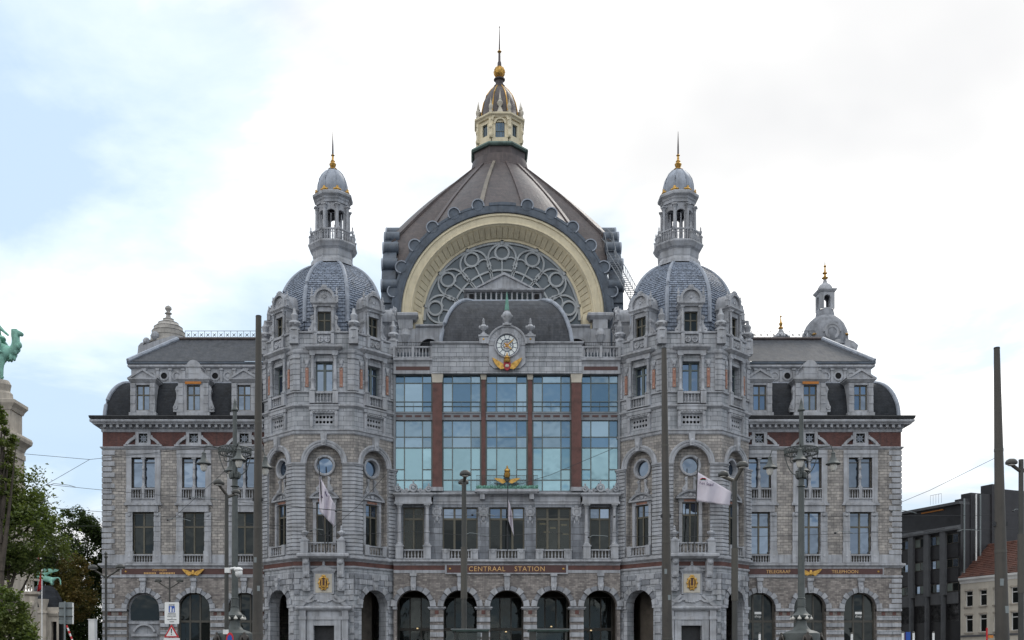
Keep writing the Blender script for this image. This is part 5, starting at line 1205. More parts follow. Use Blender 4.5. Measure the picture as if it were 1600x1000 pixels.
    b.box(min(e0, e0-s*L), max(e0, e0-s*L), yy-.02, yy+.02, 37.7, 37.74).box(min(e0, e0-s*L), max(e0, e0-s*L), yy-.02, yy+.02, 36.95, 36.99)
    put('roof_cresting', b, 'iron', ST, M=M)
    # stone chimneys rising over the outer flank
    for dy, h in ((8.5, 0), (14.0, .2)):
        b = B(); b.box(-.65, .65, -.8, .8, 27, 31.3+h).path([(-.65,-.8),(-.65,.8),(.65,.8),(.65,-.8)], [(-.1,31.3+h),(.05,31.3+h),(.3,31.5+h),(.3,31.75+h),(-.1,31.8+h)], True).box(-.55, .55, -.7, .7, 31.8+h, 32.1+h).ell(-.3, .3, 32.1+h, .35, .3, .25, 8, 5).ell(.3, .3, 32.05+h, .3, .3, .2, 8, 5)
        put('chimney', b, 'stone', ST, M=F(out_x-s*.9, WY+dy))

# ------------------------------------------------------------------ turrets behind the wings
def k_at(y): return (y-CAMY)/FOC
YT = 16.0; kk = k_at(YT); c = at(263, 550, YT)
def zt(py): return CAMZ+(HOR-py)*kk
b = B(); b.lathe(0, 0, [(2.0,33),(2.0,zt(541)),(2.2,zt(540)),(2.2,zt(537)),(1.95,zt(536)),(1.9,zt(528)),(1.95,zt(527.5)),(1.86,zt(527)),(1.78,zt(520)),(1.83,zt(519.5)),(1.72,zt(519)),(1.55,zt(513)),(1.6,zt(512.5)),(1.45,zt(512)),(1.1,zt(506)),(1.14,zt(505.5)),(.98,zt(505)),(.55,zt(501)),(.62,zt(499)),(.3,zt(497)),(.22,zt(492)),(.42,zt(490)),(.2,zt(488)),(.2,zt(486.5)),(.38,zt(483)),(.34,zt(480)),(.02,zt(477))], 20)
tu = put('roof_turret', b, 'turret_stone', ST, True, M=F(c.x, YT), label='stone beehive turret with knob finial')
b = B(); b.extr([(-3.0, 35), (2.2, 35), (2.2, zt(535)), (1.2, zt(534)), (-.6, zt(541)), (-2.2, zt(549)), (-2.0, zt(544)), (-2.4, zt(545)), (-2.7, zt(550))], .9, 2.2); b.ell(-.9, 2.0, zt(533), .45, .3, .5, 8, 5); b.ell(-1.9, 1.9, zt(541), .4, .3, .4, 8, 5)
put('gable_scroll', b, 'stone', tu)
c = at(1289, 550, YT); kx = kk
b = B(); b.lathe(0, 0, [(2.3,33),(2.3,zt(546)),(2.45,zt(545)),(2.45,zt(541)),(2.5,zt(540)),(2.5,zt(528)),(2.38,zt(519)),(2.1,zt(510)),(1.7,zt(503)),(1.25,zt(497.5)),(1.05,zt(496)),(1.0,zt(490)),(.95,zt(489)),(.92,zt(486))], 20)
tu = put('roof_turret', b, 'stone_dark', ST, True, M=F(c.x, YT), label='stone turret with round oculus, arched belfry and gilt finial')
b = B()
for f in range(4):
    M = Matrix.Rotation(f*pi/2, 4, 'Z'); q = B(); q.wall(-.82, .82, zt(486), zt(459), .82, .3, [('a', 0, .36, zt(484), zt(469))], 10); b.merge(q, M)
b.path([(-.82,.82),(.82,.82),(.82,-.82),(-.82,-.82)], [(-.3,zt(460)),(.04,zt(460)),(.2,zt(457)),(.2,zt(455)),(-.3,zt(454))], True)
put('belfry', b, 'stone', tu)
b = B(); b.lathe(0, 0, [(.8,zt(455)),(.78,zt(450)),(.6,zt(446)),(.3,zt(443)),(.22,zt(440)),(.16,zt(437))], 14); put('cupola', b, 'stone', tu, True)
b = B(); b.lathe(0, 0, [(.16,zt(437)),(.38,zt(434.5)),(.16,zt(432)),(.12,zt(429)),(.3,zt(427)),(.12,zt(424.5)),(.08,zt(418)),(.18,zt(416)),(.06,zt(414))], 10); put('gilt_finial', b, 'gold', tu, True)
put('spike', B().lathe(0, 0, [(.06,zt(414)),(.01,zt(400))], 6), 'iron', tu)
b = B(); b.ring(0, zt(529), .5, .8, 0, 2*pi, 20, 2.1, 2.45).ring(0, zt(529), .8, 1.0, radians(0), radians(180), 14, 1.6, 2.5).box(-1.0, 1.0, 1.6, 2.4, zt(546), zt(540)); put('oculus_frame', b, 'stone', tu)
put('pane', B().extr([(cos(2*pi*i/16)*.52, zt(529)+sin(2*pi*i/16)*.52) for i in range(16)], 2.1, 2.2), 'glass_tower', tu)
b = B(); b.extr([(1.2, zt(556)), (2.9, zt(556)), (3.1, zt(547)), (2.6, zt(541)), (1.6, zt(536)), (1.2, zt(537))], .3, 1.8); b.ell(2.5, 1.5, zt(548), .5, .4, .4, 8, 5); b.box(-2.6, -1.9, .6, 1.6, 34, zt(537)); b.lathe(-2.3, 1.1, [(.2,zt(534)),(.28,zt(530)),(.05,zt(525))], 8); b.box(-2.75, -1.85, .5, 1.7, zt(537), zt(534)); put('gable_scroll', b, 'stone', tu)
b = B()
for x in (-1.75, -1.2, 1.3, 1.8): b.ell(x, 1.75-.2*abs(x)+.3, zt(530), .28, .3, .14, 8, 4)
put('gilt_trim', b, 'gold', tu, True)
c = at(1220, 535, YT)
tu = put('roof_turret', B().lathe(0, 0, [(.95,33),(.95,zt(530)),(1.05,zt(529)),(1.0,zt(527)),(.6,zt(523)),(.3,zt(519)),(.2,zt(515))], 14), 'stone', ST, True, M=F(c.x, YT), label='small stone cupola with gilt spike')
put('gilt_finial', B().lathe(0, 0, [(.14,zt(515)),(.32,zt(512.5)),(.12,zt(510)),(.22,zt(506)),(.1,zt(503)),(.06,zt(496)),(.14,zt(494.5)),(.03,zt(493)),(.01,zt(479))], 10), 'gold', tu, True)
# ------------------------------------------------------------------ trees
def tree(label, px, y, base_z, cpy, rx, rz, ry, leafm, ls, nleaf, seed, group, name='leafy_tree', open_=0.8, limbs=9):
    rnd = random.Random(seed); c = at(px, cpy, y); ground = -0.15
    t = thing(name, label, 'tree', (c.x, y, ground), 0, group)
    cz = c.z-ground; tb = B()
    tb.tube([(0,0,0),(.05,.03,cz*.35),(-.05,.05,cz*.7),(0,0,cz+rz*.5)], max(.12, cz*.017), 8, .04)
    for k in range(limbs):
        a = rnd.uniform(0, 2*pi); h = cz*rnd.uniform(.55, .95); L = rnd.uniform(.5, .9)
        p0 = Vector((0, 0, h)); p2 = Vector((cos(a)*rx*L, sin(a)*ry*L, cz+rz*rnd.uniform(-.5, .6))); p1 = p0.lerp(p2, .5)+Vector((0, 0, -.2))
        tb.tube([tuple(p0), tuple(p1), tuple(p2)], max(.06, cz*.011), 5, .015)
    put('trunk', tb, 'bark', t, True)
    cl = []
    ncl = max(40, nleaf//55)
    for _ in range(ncl):
        while True:
            v = Vector((rnd.uniform(-1, 1), rnd.uniform(-1, 1), rnd.uniform(-1, 1)))
            if .2 < v.length < 1: break
        v = v.normalized()*(v.length**.45)
        q = 1+.22*sin(3.1*v.x+seed)+.18*sin(4.3*v.z+2*seed)+.15*cos(5*v.y+seed)
        cl.append((Vector((v.x*rx*q*open_, v.y*ry*q*open_, cz+v.z*rz*q*open_)), rnd.uniform(.6, 1.3)))
    vs, fs = [], []
    for i in range(nleaf):
        cc, sz = cl[rnd.randrange(ncl)]
        d = Vector((rnd.gauss(0, 1), rnd.gauss(0, 1), rnd.gauss(0, .7)))*(.22*sz*min(rx, rz)*.55)
        p = cc+d
        if p.z < .6: continue
        n = Vector((rnd.gauss(0, .7), rnd.gauss(0, .7), 1)).normalized(); u = n.cross(Vector((rnd.uniform(-1, 1), rnd.uniform(-1, 1), .1))).normalized(); w = n.cross(u)
        s_ = ls*rnd.uniform(.6, 1.25); o = len(vs)
        for a, b_ in ((-.5, 0), (0, .34), (.55, 0), (0, -.34)): vs.append(tuple(p+u*(a*s_)+w*(b_*s_)+n*(-.12*s_ if a else 0)))
        fs += [(o, o+1, o+2), (o, o+2, o+3)]
    b = B(); b.v, b.f = vs, fs; put('crown', b, leafm, t); return t
tree('dark green tree beside the left corner of the station', 137, 12, 0, 880, 2.9, 6.4, 2.9, 'leaf_dark', .34, 15000, 3, 'trees at the left edge', open_=.85)
tree('broad dark tree low behind the back of the road sign', 118, 9, 0, 990, 3.6, 4.4, 3.0, 'leaf_dark', .34, 13000, 12, 'trees at the left edge')
tree('rust and green autumn tree behind the bronze statue', 98, 3, 0, 925, 2.8, 4.0, 2.6, 'leaf_rust', .26, 15000, 5, 'trees at the left edge')
tree('dark leafy tree behind the leftmost tree', 55, 1, 0, 850, 2.6, 4.6, 2.4, 'leaf_dark', .3, 14000, 8, 'trees at the left edge')
tree('large green tree in front of the carved stone pillar', 14, -50, 0, 825, 2.2, 3.3, 2.2, 'leaf_green', .2, 15000, 11, 'trees at the left edge', open_=.9)
tree('slender green tree whose top covers the pillar shaft', 2, -54, 0, 712, .85, 2.2, .9, 'leaf_green', .17, 4200, 15, 'trees at the left edge')
tree('pale green bush at the bottom left corner of the view', 16, -62, 0, 985, 1.15, 1.5, 1.1, 'leaf_green', .15, 11000, 14, 'trees at the left edge', 'leafy_bush')

# ------------------------------------------------------------------ pillar with camel rider
PY_ = -42.0; kp = k_at(PY_)
def zp(py): return CAMZ+(HOR-py)*kp
pc = at(-16, 700, PY_)
t = thing('stone_pillar', 'beige carved stone gate pillar with round drum on top at left edge', 'pillar', (pc.x-.28, PY_, -.15)); t.scale = (1, .45, 1)
def hp(px): return (px+16)*kp
b = B(); b.box(-hp(36), hp(36), -hp(36), hp(36), 0, zp(692)+.15); put('shaft', b, 'beige_stone', t)
sq = lambda h: [(-h,h),(h,h),(h,-h),(-h,-h)]
b = B(); b.path(sq(hp(36)), [(-.5,zp(716)+.15),(.06,zp(716)+.15),(.06,zp(708)+.15),(-.5,zp(708)+.15)], True).path(sq(hp(36)), [(-.6,zp(703)+.15),(.02,zp(703)+.15),(.1,zp(698)+.15),(.2,zp(695)+.15),(.38,zp(691)+.15),(.42,zp(686)+.15),(.36,zp(682)+.15),(-.6,zp(676)+.15)], True); put('cornice', b, 'beige_stone', t)
b = B()
for k in range(9): b.box(-hp(36)+.1+k*.42, -hp(36)+.28+k*.42, hp(36)-.05, hp(36)+.26, zp(702)+.15, zp(695)+.15)
put('dentils', b, 'beige_stone', t, stuff=True)
b = B(); b.lathe(0, 0, [(hp(33),zp(684)+.15),(hp(33),zp(645)+.15)], 4, pi/4); b.v = [(x*1.41, y*1.41, z) for x, y, z in b.v]; b.path(sq(hp(34)), [(-.4,zp(645)+.15),(.02,zp(645)+.15),(.1,zp(640)+.15),(.26,zp(635)+.15),(.26,zp(630)+.15),(-.4,zp(627)+.15)], True); put('pedestal', b, 'beige_stone', t)
b = B(); b.extr([(-1.2, zp(670)), (hp(32), zp(670)), (hp(32), zp(663)), (0, zp(648))], hp(34)-.1, hp(34)+.06); b.box(hp(24), hp(30), hp(34)-.1, hp(34)+.05, zp(684)+.15, zp(660)+.15); put('relief', b, 'beige_stone', t)
b = B(); b.ell(hp(30)-.62, hp(34)+.28, zp(633)+.15, .26, .15, .26, 8, 5); b.ell(hp(12)-.5, hp(34)+.3, zp(633)+.15, .34, .16, .34, 8, 5)
for q in (-1, 1): b.ring(hp(12)-.5+q*.34, zp(635)+.15, .08, .2, 0, 2*pi, 10, hp(34)+.2, hp(34)+.34)
put('carved_mask', b, 'beige_stone', t, True)
b = B(); b.lathe(0, 0, [(hp(30),zp(628)+.15),(hp(28),zp(625)+.15),(hp(27),zp(616)+.15),(hp(23),zp(612)+.15),(hp(24),zp(606)+.15),(hp(25),zp(602)+.15),(hp(23),zp(598)+.15),(hp(21),zp(595)+.15)], 32); put('drum', b, 'beige_stone', t, True)
# camel and rider, skinned
def skin_obj(name, verts, edges, mname, parent, sub=2, M=None, root=0):
    me = bpy.data.meshes.new(name); me.from_pydata([v[:3] for v in verts], edges, []); o = bpy.data.objects.new('tmp', me); COL.objects.link(o)
    o.modifiers.new('Skin', 'SKIN'); ss = o.modifiers.new('Sub', 'SUBSURF'); ss.levels = sub; ss.render_levels = sub
    sv = me.skin_vertices[0].data if me.skin_vertices else None
    if sv is None: me.skin_vertices_ensure() if hasattr(me, 'skin_vertices_ensure') else None; sv = me.skin_vertices[0].data
    for i, v in enumerate(verts): r = v[3]; sv[i].radius = (r, r) if not isinstance(r, tuple) else r
    sv[root].use_root = True
    dg = bpy.context.evaluated_depsgraph_get(); nm = bpy.data.meshes.new_from_object(o.evaluated_get(dg))
    bpy.data.objects.remove(o); nm.name = name; nm.materials.clear(); nm.materials.append(MATS[mname]); nm.shade_smooth()
    return link(name, nm, parent, M)
cs = thing('camel_statue', 'green bronze statue of a camel with a rider on the stone pillar', 'statue', (pc.x, PY_, zp(595)))
# x forward (right), z up, metres
cs.scale = (1.16, 1.16, 1.16)
V = [(0,0,1.66,.46),(.5,0,1.62,.5),(.92,0,1.52,.46),(1.22,0,1.40,.36),(1.46,0,1.44,.30),(1.60,0,1.70,.25),(1.58,0,2.02,.19),(1.52,0,2.32,.17),(1.70,0,2.36,.15),(1.96,0,2.25,.10),
     (-.5,0,1.70,.46),(-.95,0,1.64,.42),(-1.3,0,1.5,.28),(.2,0,2.08,.3),(-.35,0,2.05,.28),
     (.98,-.24,1.05,.2),(.96,-.24,.55,.12),(.98,-.24,.08,.09),(1.06,-.24,.04,.13),(.8,.24,1.05,.2),(.62,.24,.55,.12),(.64,.24,.08,.09),(.74,.24,.04,.13),
     (-.95,-.26,1.15,.24),(-1.05,-.26,.62,.13),(-1.12,-.26,.08,.09),(-1.02,-.26,.04,.11),(-1.15,.26,1.15,.24),(-1.3,.26,.62,.13),(-1.36,.26,.08,.09),(-1.26,.26,.04,.11),(-1.5,0,1.0,.06),(1.42,-.12,2.5,.05),(1.42,.12,2.5,.05)]
E = [(0,1),(1,2),(2,3),(3,4),(4,5),(5,6),(6,7),(7,8),(8,9),(0,10),(10,11),(11,12),(0,13),(10,14),(2,15),(15,16),(16,17),(17,18),(2,19),(19,20),(20,21),(21,22),(11,23),(23,24),(24,25),(25,26),(11,27),(27,28),(28,29),(29,30),(12,31),(7,32),(7,33)]
MC = Matrix.Translation((-.28, 0, .02))
skin_obj('camel', V, E, 'verdigris_light', cs, M=MC)
b = B()
for k in range(7): b.ell(1.78-.05*k, .08*sin(k*2), 1.75-.09*k, .10, .16, .16, 8, 5)
for k in range(6): b.ell(1.5-.1*k, .18*sin(k*2), 1.12-.01*k, .09, .12, .17, 7, 4)
for k in range(3): b.ell(1.44+.07*k, .05*sin(k*3), 2.5, .1, .11, .07, 8, 5)
put('shaggy_mane', b, 'verdigris_light', cs, True, M=MC)
V = [(0,0,2.4,.2),(.02,0,2.62,.19),(.06,0,2.84,.19),(.1,0,2.98,.09),(.16,0,3.14,.14),(.06,-.22,2.86,.09),(.3,-.24,2.6,.07),(.62,-.12,2.35,.055),(.06,.22,2.86,.09),(.3,.24,2.6,.07),(.6,.14,2.35,.055),
     (.12,-.36,2.2,.14),(.42,-.46,1.85,.1),(.38,-.46,1.4,.07),(.52,-.46,1.34,.06),(.12,.36,2.2,.14),(.42,.46,1.85,.1),(.38,.46,1.4,.07),(.52,.46,1.34,.06)]
E = [(0,1),(1,2),(2,3),(3,4),(2,5),(5,6),(6,7),(2,8),(8,9),(9,10),(0,11),(11,12),(12,13),(13,14),(0,15),(15,16),(16,17),(17,18)]
skin_obj('rider', V, E, 'verdigris_light', cs, M=Matrix.Translation((.28, 0, -.05)))
b = B(); b.ell(.2, 0, 2.1, .6, .52, .22, 10, 6); put('saddle_cloth', b, 'verdigris_light', cs, True)

# ------------------------------------------------------------------ gate buildings on the left
TY_ = -30.0; kt_ = k_at(TY_)
def zl(py): return CAMZ+(HOR-py)*kt_
c = at(57, 915, TY_); t = thing('balustraded_terrace', 'cream stone terrace with balustrade behind the left trees', 'building', (c.x, TY_, -.15))
b = B(); b.box(-7, -.25, -.8, -.15, 0, zl(931)+.15); put('wall', b, 'beige_stone', t)
b = B(); b.path([(-7,0),(0,0),(0,-.6)], [(-.5,zl(931)),(-.15,zl(931)),(.05,zl(928)),(.05,zl(924)),(-.5,zl(923))]); put('slab', b, 'beige_stone', t, M=Matrix.Translation((0, 0, .15)))
b = B(); b.path([(-7,-.05),(-.05,-.05),(-.05,-.6)], [(-.25,zl(907)),(.02,zl(907)),(.02,zl(904)),(-.25,zl(904))]); put('handrail', b, 'beige_stone', t, M=Matrix.Translation((0, 0, .15)))
b = B()
for k in range(30): b.lathe(-.3-k*.2, -.16, [(.06,zl(923)),(.08,zl(918)),(.05,zl(911)),(.06,zl(907))], 6)
put('baluster_row', b, 'beige_stone', t, True, stuff=True, M=Matrix.Translation((0, 0, .15)))
b = B(); b.box(-.5, -.1, -.3, .0, zl(943)+.15, zl(932)+.15); b.ell(-.3, 0, zl(941), .2, .15, .25, 8, 5); put('bracket', b, 'beige_stone', t)
b = B(); b.box(-2.2, -1.4, -3, -2.6, zl(904), zl(780)); b.box(-3.2, -3.0, -3, -2.6, zl(904), zl(780)); put('column', b, 'beige_stone', t)
DY_ = -5.0; kd_ = k_at(DY_)
def zd(py): return CAMZ+(HOR-py)*kd_
c = at(70, 950, DY_); t = thing('domed_pavilion', 'small gate pavilion with dark slate dome and stone parapet', 'pavilion', (c.x, DY_, -.15))
b = B(); b.lathe(0, 0, [(1.7,zd(950)),(1.66,zd(944)),(1.45,zd(932)),(1.1,zd(921)),(.8,zd(915)),(.7,zd(913))], 8, pi/8); put('dome', b, 'slate', t)
b = B(); b.box(-2.0, 2.0, -1.6, 1.7, zd(956), zd(948)); b.path([(-1.9,1.6),(1.9,1.6)], [(-.4,zd(962)),(.05,zd(962)),(.2,zd(958)),(.2,zd(956)),(-.4,zd(955))]); put('parapet', b, 'beige_stone', t)
b = B(); b.wall(-1.9, 1.9, 0, zd(961)+.15, 1.55, .5, [('r', -1.5, .35, 0, zd(967)), ('r', 1.2, 1.7, 0, zd(970))]); put('wall', b, 'beige_stone', t); put('recess', B().box(-1.9, 1.9, .6, .9, 0, zd(964)), 'dark_void', t)
b = B()
for k in range(14): b.box(-1.5+k*.13, -1.47+k*.13, 1.2, 1.23, 0, zd(972))
put('gate', b, 'iron', t)
b = B(); b.box(.2, .95, 1.5, 2.1, 0, zd(960)+.15).box(.1, 1.05, 1.4, 2.2, zd(960)+.15, zd(957)+.15); put('gate_pier', b, 'beige_stone', t)
b = B(); b.lathe(.58, 1.8, [(.3,zd(957)),(.28,zd(953)),(.36,zd(947)),(.5,zd(938)),(.52,zd(936)),(.4,zd(936.5))], 10); put('planter', b, 'beige_stone', t, True)
s_ = thing('bronze_statue', 'green bronze winged lion statue on the slate dome', 'statue', (c.x+.15, DY_, zd(914)-.02))
V = [(-.55,0,.75,.3),(-.1,0,.62,.28),(.35,0,.55,.3),(.6,0,.5,.24),(-.75,0,1.05,.24),(-.85,0,1.35,.22),(-1.02,0,1.32,.13),(-.6,-.2,.35,.12),(-.62,-.2,.05,.09),(-.75,-.2,.03,.08),(-.45,.2,.35,.12),(-.45,.2,.05,.09),(-.58,.2,.03,.08),(.5,-.2,.3,.15),(.62,-.2,.05,.09),(.48,-.2,.03,.08),(.45,.2,.3,.15),(.55,.2,.05,.09),(.42,.2,.03,.08),(.95,0,.7,.07),(1.2,0,.65,.07),(1.32,0,.35,.06),(1.32,0,.0,.06)]
E = [(0,1),(1,2),(2,3),(0,4),(4,5),(5,6),(0,7),(7,8),(8,9),(0,10),(10,11),(11,12),(2,13),(13,14),(14,15),(2,16),(16,17),(17,18),(3,19),(19,20),(20,21),(21,22)]
skin_obj('body', V, E, 'verdigris_light', s_)
b = B()
for s in (-.25, .25): b.extr([(-.5, .9), (-.2, .85), (.3, 1.15), (.9, 1.3), (1.1, 1.45), (.5, 1.5), (-.1, 1.52), (-.4, 1.3)], s-.04, s+.04)
put('wing', b, 'verdigris_light', s_)
def flag(name, label, base, top, pts, mname, rp=.03, tilt=None, prints=(), polem='iron'):
    """pole from base to top (world), cloth as a folded sheet: pts = rows of world points"""
    t = thing(name, label, 'flag', tuple(base)); o = Vector(base)
    put('pole', B().tube([(0, 0, 0), tuple(Vector(top)-o)], rp, 8), polem, t, True)
    b = B(); n = len(pts); m = len(pts[0])
    for row in pts:
        for p in row: b.v.append(tuple(Vector(p)-o))
    b.f = [(i*m+j, i*m+j+1, (i+1)*m+j+1, (i+1)*m+j) for i in range(n-1) for j in range(m-1)]
    me = mesh_of(b, 'cloth', mname, True); c = link('cloth', me, t); md = c.modifiers.new('thick', 'SOLIDIFY'); md.thickness = .015
    return t, c, o
def cloth_grid(corners, y, nu, nv, amp, waves, ph=0.0):
    """corners in photo points (top hoist, top fly, bottom fly, bottom hoist) at depth y, rippled in depth"""
    A, Bc, Cc, D = corners; R = []
    for i in range(nv+1):
        v = i/nv; row = []
        for j in range(nu+1):
            u = j/nu
            px = (A[0]*(1-u)+Bc[0]*u)*(1-v)+(D[0]*(1-u)+Cc[0]*u)*v; py = (A[1]*(1-u)+Bc[1]*u)*(1-v)+(D[1]*(1-u)+Cc[1]*u)*v
            yy = y+amp*sin(waves*2*pi*u+ph+v*1.5)*min(1, u*3+.1)
            row.append(at(px, py, yy))
        R.append(row)
    return R
FY = -4.6
bp, tp = at(509, 862, FY), at(496, 690, FY); bp.z = 13.0
t, c, o = flag('house_flag', 'limp white printed flag on the left tower balcony', bp, at(497.5, 716, FY), cloth_grid([(498.5, 742), (524, 790), (522, 823), (499, 799)], FY, 16, 10, .28, 2.2), 'flag_white', .05)
b = B(); b.tube([tuple(at(501.5, 773, FY-.2)-o), tuple(at(504, 778, FY-.2)-o)], .04, 4); b.tube([tuple(at(508, 768, FY-.3)-o), tuple(at(511, 776, FY-.3)-o)], .04, 4); put('print', b, 'flag_print', c)
put('pole', B().tube([tuple(at(512, 860, FY+.3)-o), tuple(at(513, 806, FY+.3)-o)], .05, 8), 'iron', t, True); put('pole_brace', B().tube([tuple(at(492, 826, FY+.4)-o), tuple(at(503, 836, FY+.1)-o)], .03, 5).tube([tuple(at(521, 830, FY+.4)-o), tuple(at(511, 840, FY+.3)-o)], .03, 5), 'iron', t)
R = cloth_grid([(1089, 737), (1142, 768), (1140, 790), (1088, 783)], FY, 22, 12, .3, 1.9)
t, c, o = flag('house_flag', 'white flag with rainbow roof logo flying on the right tower balcony', at(1084, 862, FY), at(1090.5, 716, FY), R, 'flag_white', .05)
lm = text_mesh('het Stad', .40, .006, 'flag_print', align='LEFT')
link('lettering', lm, c, Matrix.Translation(at(1092.5, 756.5, FY-.36)-o) @ Matrix.Rotation(radians(8), 4, 'Y'))
for i, (mn, dz) in enumerate((('sign_red', .3), ('orange_frame', .2), ('verdigris', .1))):
    b = B(); p = at(1098.5, 749, FY-.36)-o; b.extr([(p.x-.34+.04*i, p.z-.12+dz*.4), (p.x+.34-.04*i, p.z-.12+dz*.4), (p.x+.2, p.z+.0+dz*.4), (p.x-.1, p.z+.02+dz*.4)], -p.y, -p.y+.01); put('logo_band', b, mn, c)
put('pole', B().tube([tuple(at(1076, 860, FY+.3)-o), tuple(at(1072, 812, FY+.3)-o)], .05, 8), 'iron', t, True)
FC = -1.2
flag('house_flag', 'limp white flag hanging before the middle balcony window', at(793, 862, FC), at(793.5, 757, FC), cloth_grid([(793.5, 777), (800, 800), (803, 838), (794, 812)], FC, 10, 12, .2, 1.6, 1.0), 'flag_white', .045)
t, c, o = flag('street_flag', 'red flag hanging on a white pole by the gate', at(65.5, 1000, -18), at(65.5, 880, -18), cloth_grid([(65, 886), (61, 905), (58.5, 926), (64.5, 921)], -18, 6, 8, .15, 1.5), 'flag_red', .04, polem='white_paint')
t, c, o = flag('street_flag', 'white and red flag on a slanting pole above the terrace', at(46, 892, -26), at(74, 846, -26), cloth_grid([(72, 852), (66, 860), (58, 876), (60, 870)], -26, 6, 6, .1, 1.2), 'flag_white', .035, polem='white_paint')
b = B(); R = cloth_grid([(60.5, 866), (57, 870), (59.5, 875), (62, 873)], -26.05, 3, 3, .05, 1); b.v = [tuple(p-o) for r in R for p in r]; b.f = [(i*4+j, i*4+j+1, (i+1)*4+j+1, (i+1)*4+j) for i in range(3) for j in range(3)]; put('red_stripe', b, 'flag_red', c)

# ------------------------------------------------------------------ right hand buildings
n0, n1 = at(1497, 772, 15.0), None
H = 22.0; near = Vector((at(1498, 800, 15.0).x, 15.0)); far_dir = Vector((-3.7, 8.9)).normalized(); ang = math.atan2(-far_dir.y, -far_dir.x)
t = thing('office_block', 'dark grey office block with black panels beyond the right wing', 'building', (near.x, near.y, -.15), ang)
# local x runs towards the near corner (ends at 0), outwards = the street side
Lf = 16.0; hz = at(1498, 778, 15.0).z
def zo(py): return CAMZ+(HOR-py)*k_at(15.0)
put('wall', B().box(-Lf, 0, -8, -.3, 0, hz-.5), 'black_panel', t)
put('roof_edge', B().box(-Lf, .05, -8, .05, hz-.5, hz-.2).box(-Lf, .0, -8, -.6, zo(815), hz-.5), 'grey_cladding', t)
put('canopy', B().path([(-Lf,-.3),(0,-.3)], [(0,zo(817)),(.5,zo(822)),(.5,zo(825)),(0,zo(827))]), 'grey_cladding', t)
cw = 2.35
for k in range(6):
    x1 = -.25-k*cw; x0 = x1-cw+.75
    put('pilaster', B().box(x0-.75, x0, -.3, .12, zo(926), zo(820)), 'grey_cladding', t)
    put('pilaster', B().box(x0-.5, x0-.25, -.3, .2, 0, zo(926)), 'grey_cladding', t)
    for pa, pb in ((830, 845), (869, 883), (907, 921)):
        f = T('window', B().box(x0, x1, -.3, -.24, zo(pb), zo(pa)), 'frame_dark', [T('pane', B().box(x0+.08+q*(x1-x0)/2, x0+(x1-x0)/2-.04+q*(x1-x0)/2, -.24, -.22, zo(pb)+.08, zo(pa)-.08), ('glass_window', 'curtain', 'glass_dim')[(k+q+pa) % 3]) for q in (0, 1)]); place(f, t)
    for pa, pb in ((846, 867), (884, 905)): put('spandrel_panel', B().box(x0, x1, -.3, -.2, zo(pb), zo(pa)), 'black_panel', t)
    put('spandrel_panel', B().box(x0, x1, -.3, -.18, zo(940), zo(922)), 'grey_cladding', t)
    put('mural_panel', B().box(x0, x1, -.5, -.3, zo(968), zo(941)), 'mural', t)
for x, mn in ((-3.4, 'orange_frame'), (-1.9, 'grey_cladding')):
    f = put('dormer_window', B().box(x-.55, x+.55, -.6, -.45, zo(811), zo(792)), mn, t); put('pane', B().box(x-.35, x+.35, -.45, -.42, zo(808), zo(794)), 'glass_dim', f)
put('roof_beam', B().box(-5.6, -2.4, -.4, -.2, zo(790), zo(788)), 'orange_frame', t)
# black gable end facing the square and the cream house that carries the street line on
D0 = near.y-CAMY; tdir = Vector((-far_dir.x, -far_dir.y)); bdir = Vector((-tdir.y, tdir.x))
def s_of(px): return ((px-PCX)*D0-(near.x-CAMX)*FOC)/(tdir.x*FOC-(px-PCX)*tdir.y)
def m_of(px): return ((px-PCX)*D0-(near.x-CAMX)*FOC)/(bdir.x*FOC-(px-PCX)*bdir.y)
def zg(px, py): return CAMZ+(HOR-py)*(D0+bdir.y*m_of(px))/FOC+.15
t2 = thing('blind_gable', 'black windowless end wall with pale downpipes above the tiled roof', 'building', (near.x, near.y, -.15), ang)
# in this frame x points along the street towards the camera and -w runs back along the end wall
for pa, pb, py, dx in ((1499, 1516, 778, .0), (1515, 1548, 770, .12), (1546, 1556, 757, .3), (1555, 1680, 764, .2)):
    put('wall', B().box(-1.2, .05+dx, -m_of(pb), -max(.7, m_of(pa)), 0, zg(pa, py)), 'dark_cladding', t2)
for px_, p0, p1, mn in ((1501, 780, 905, 'sign_back'), (1519.5, 773, 885, 'white_paint'), (1526, 774, 870, 'sign_back'), (1554, 760, 856, 'white_paint')):
    put('downpipe', B().tube([(.5, m_of(px_), zg(px_, p0)), (.5, m_of(px_), zg(px_, p1))], .09, 8), mn, t2, True)
b = B()
for k in range(5): b.tube([(-3-k*.4, .6, zg(1500, 779)), (-3-k*.4, .6, zg(1500, 764))], .02, 4)
b.tube([(-3, .6, zg(1500, 764)), (-4.6, .6, zg(1500, 764))], .02, 4); put('roof_rail', b, 'sign_back', t2)
t = thing('tiled_house', 'cream rendered house with red tiled roof at right edge', 'house', (near.x, near.y, -.15), ang)
def zh(py): return CAMZ+(HOR-py)*D0/FOC+.15
XR = s_of(1625)
wins = [(px_, pa, pb) for px_ in (1514, 1536, 1558, 1587, 1611) for pa, pb in ((925, 949), (962, 989))]
def wx(p): h = 5.8 if p < 1570 else 7.6; return s_of(p-h), s_of(p+h)
put('wall', B().wall(.25, XR, 0, zh(910), 0, .4, [('r', *wx(p), zh(pb), zh(pa)) for p, pa, pb in wins]), 'cream_render', t)
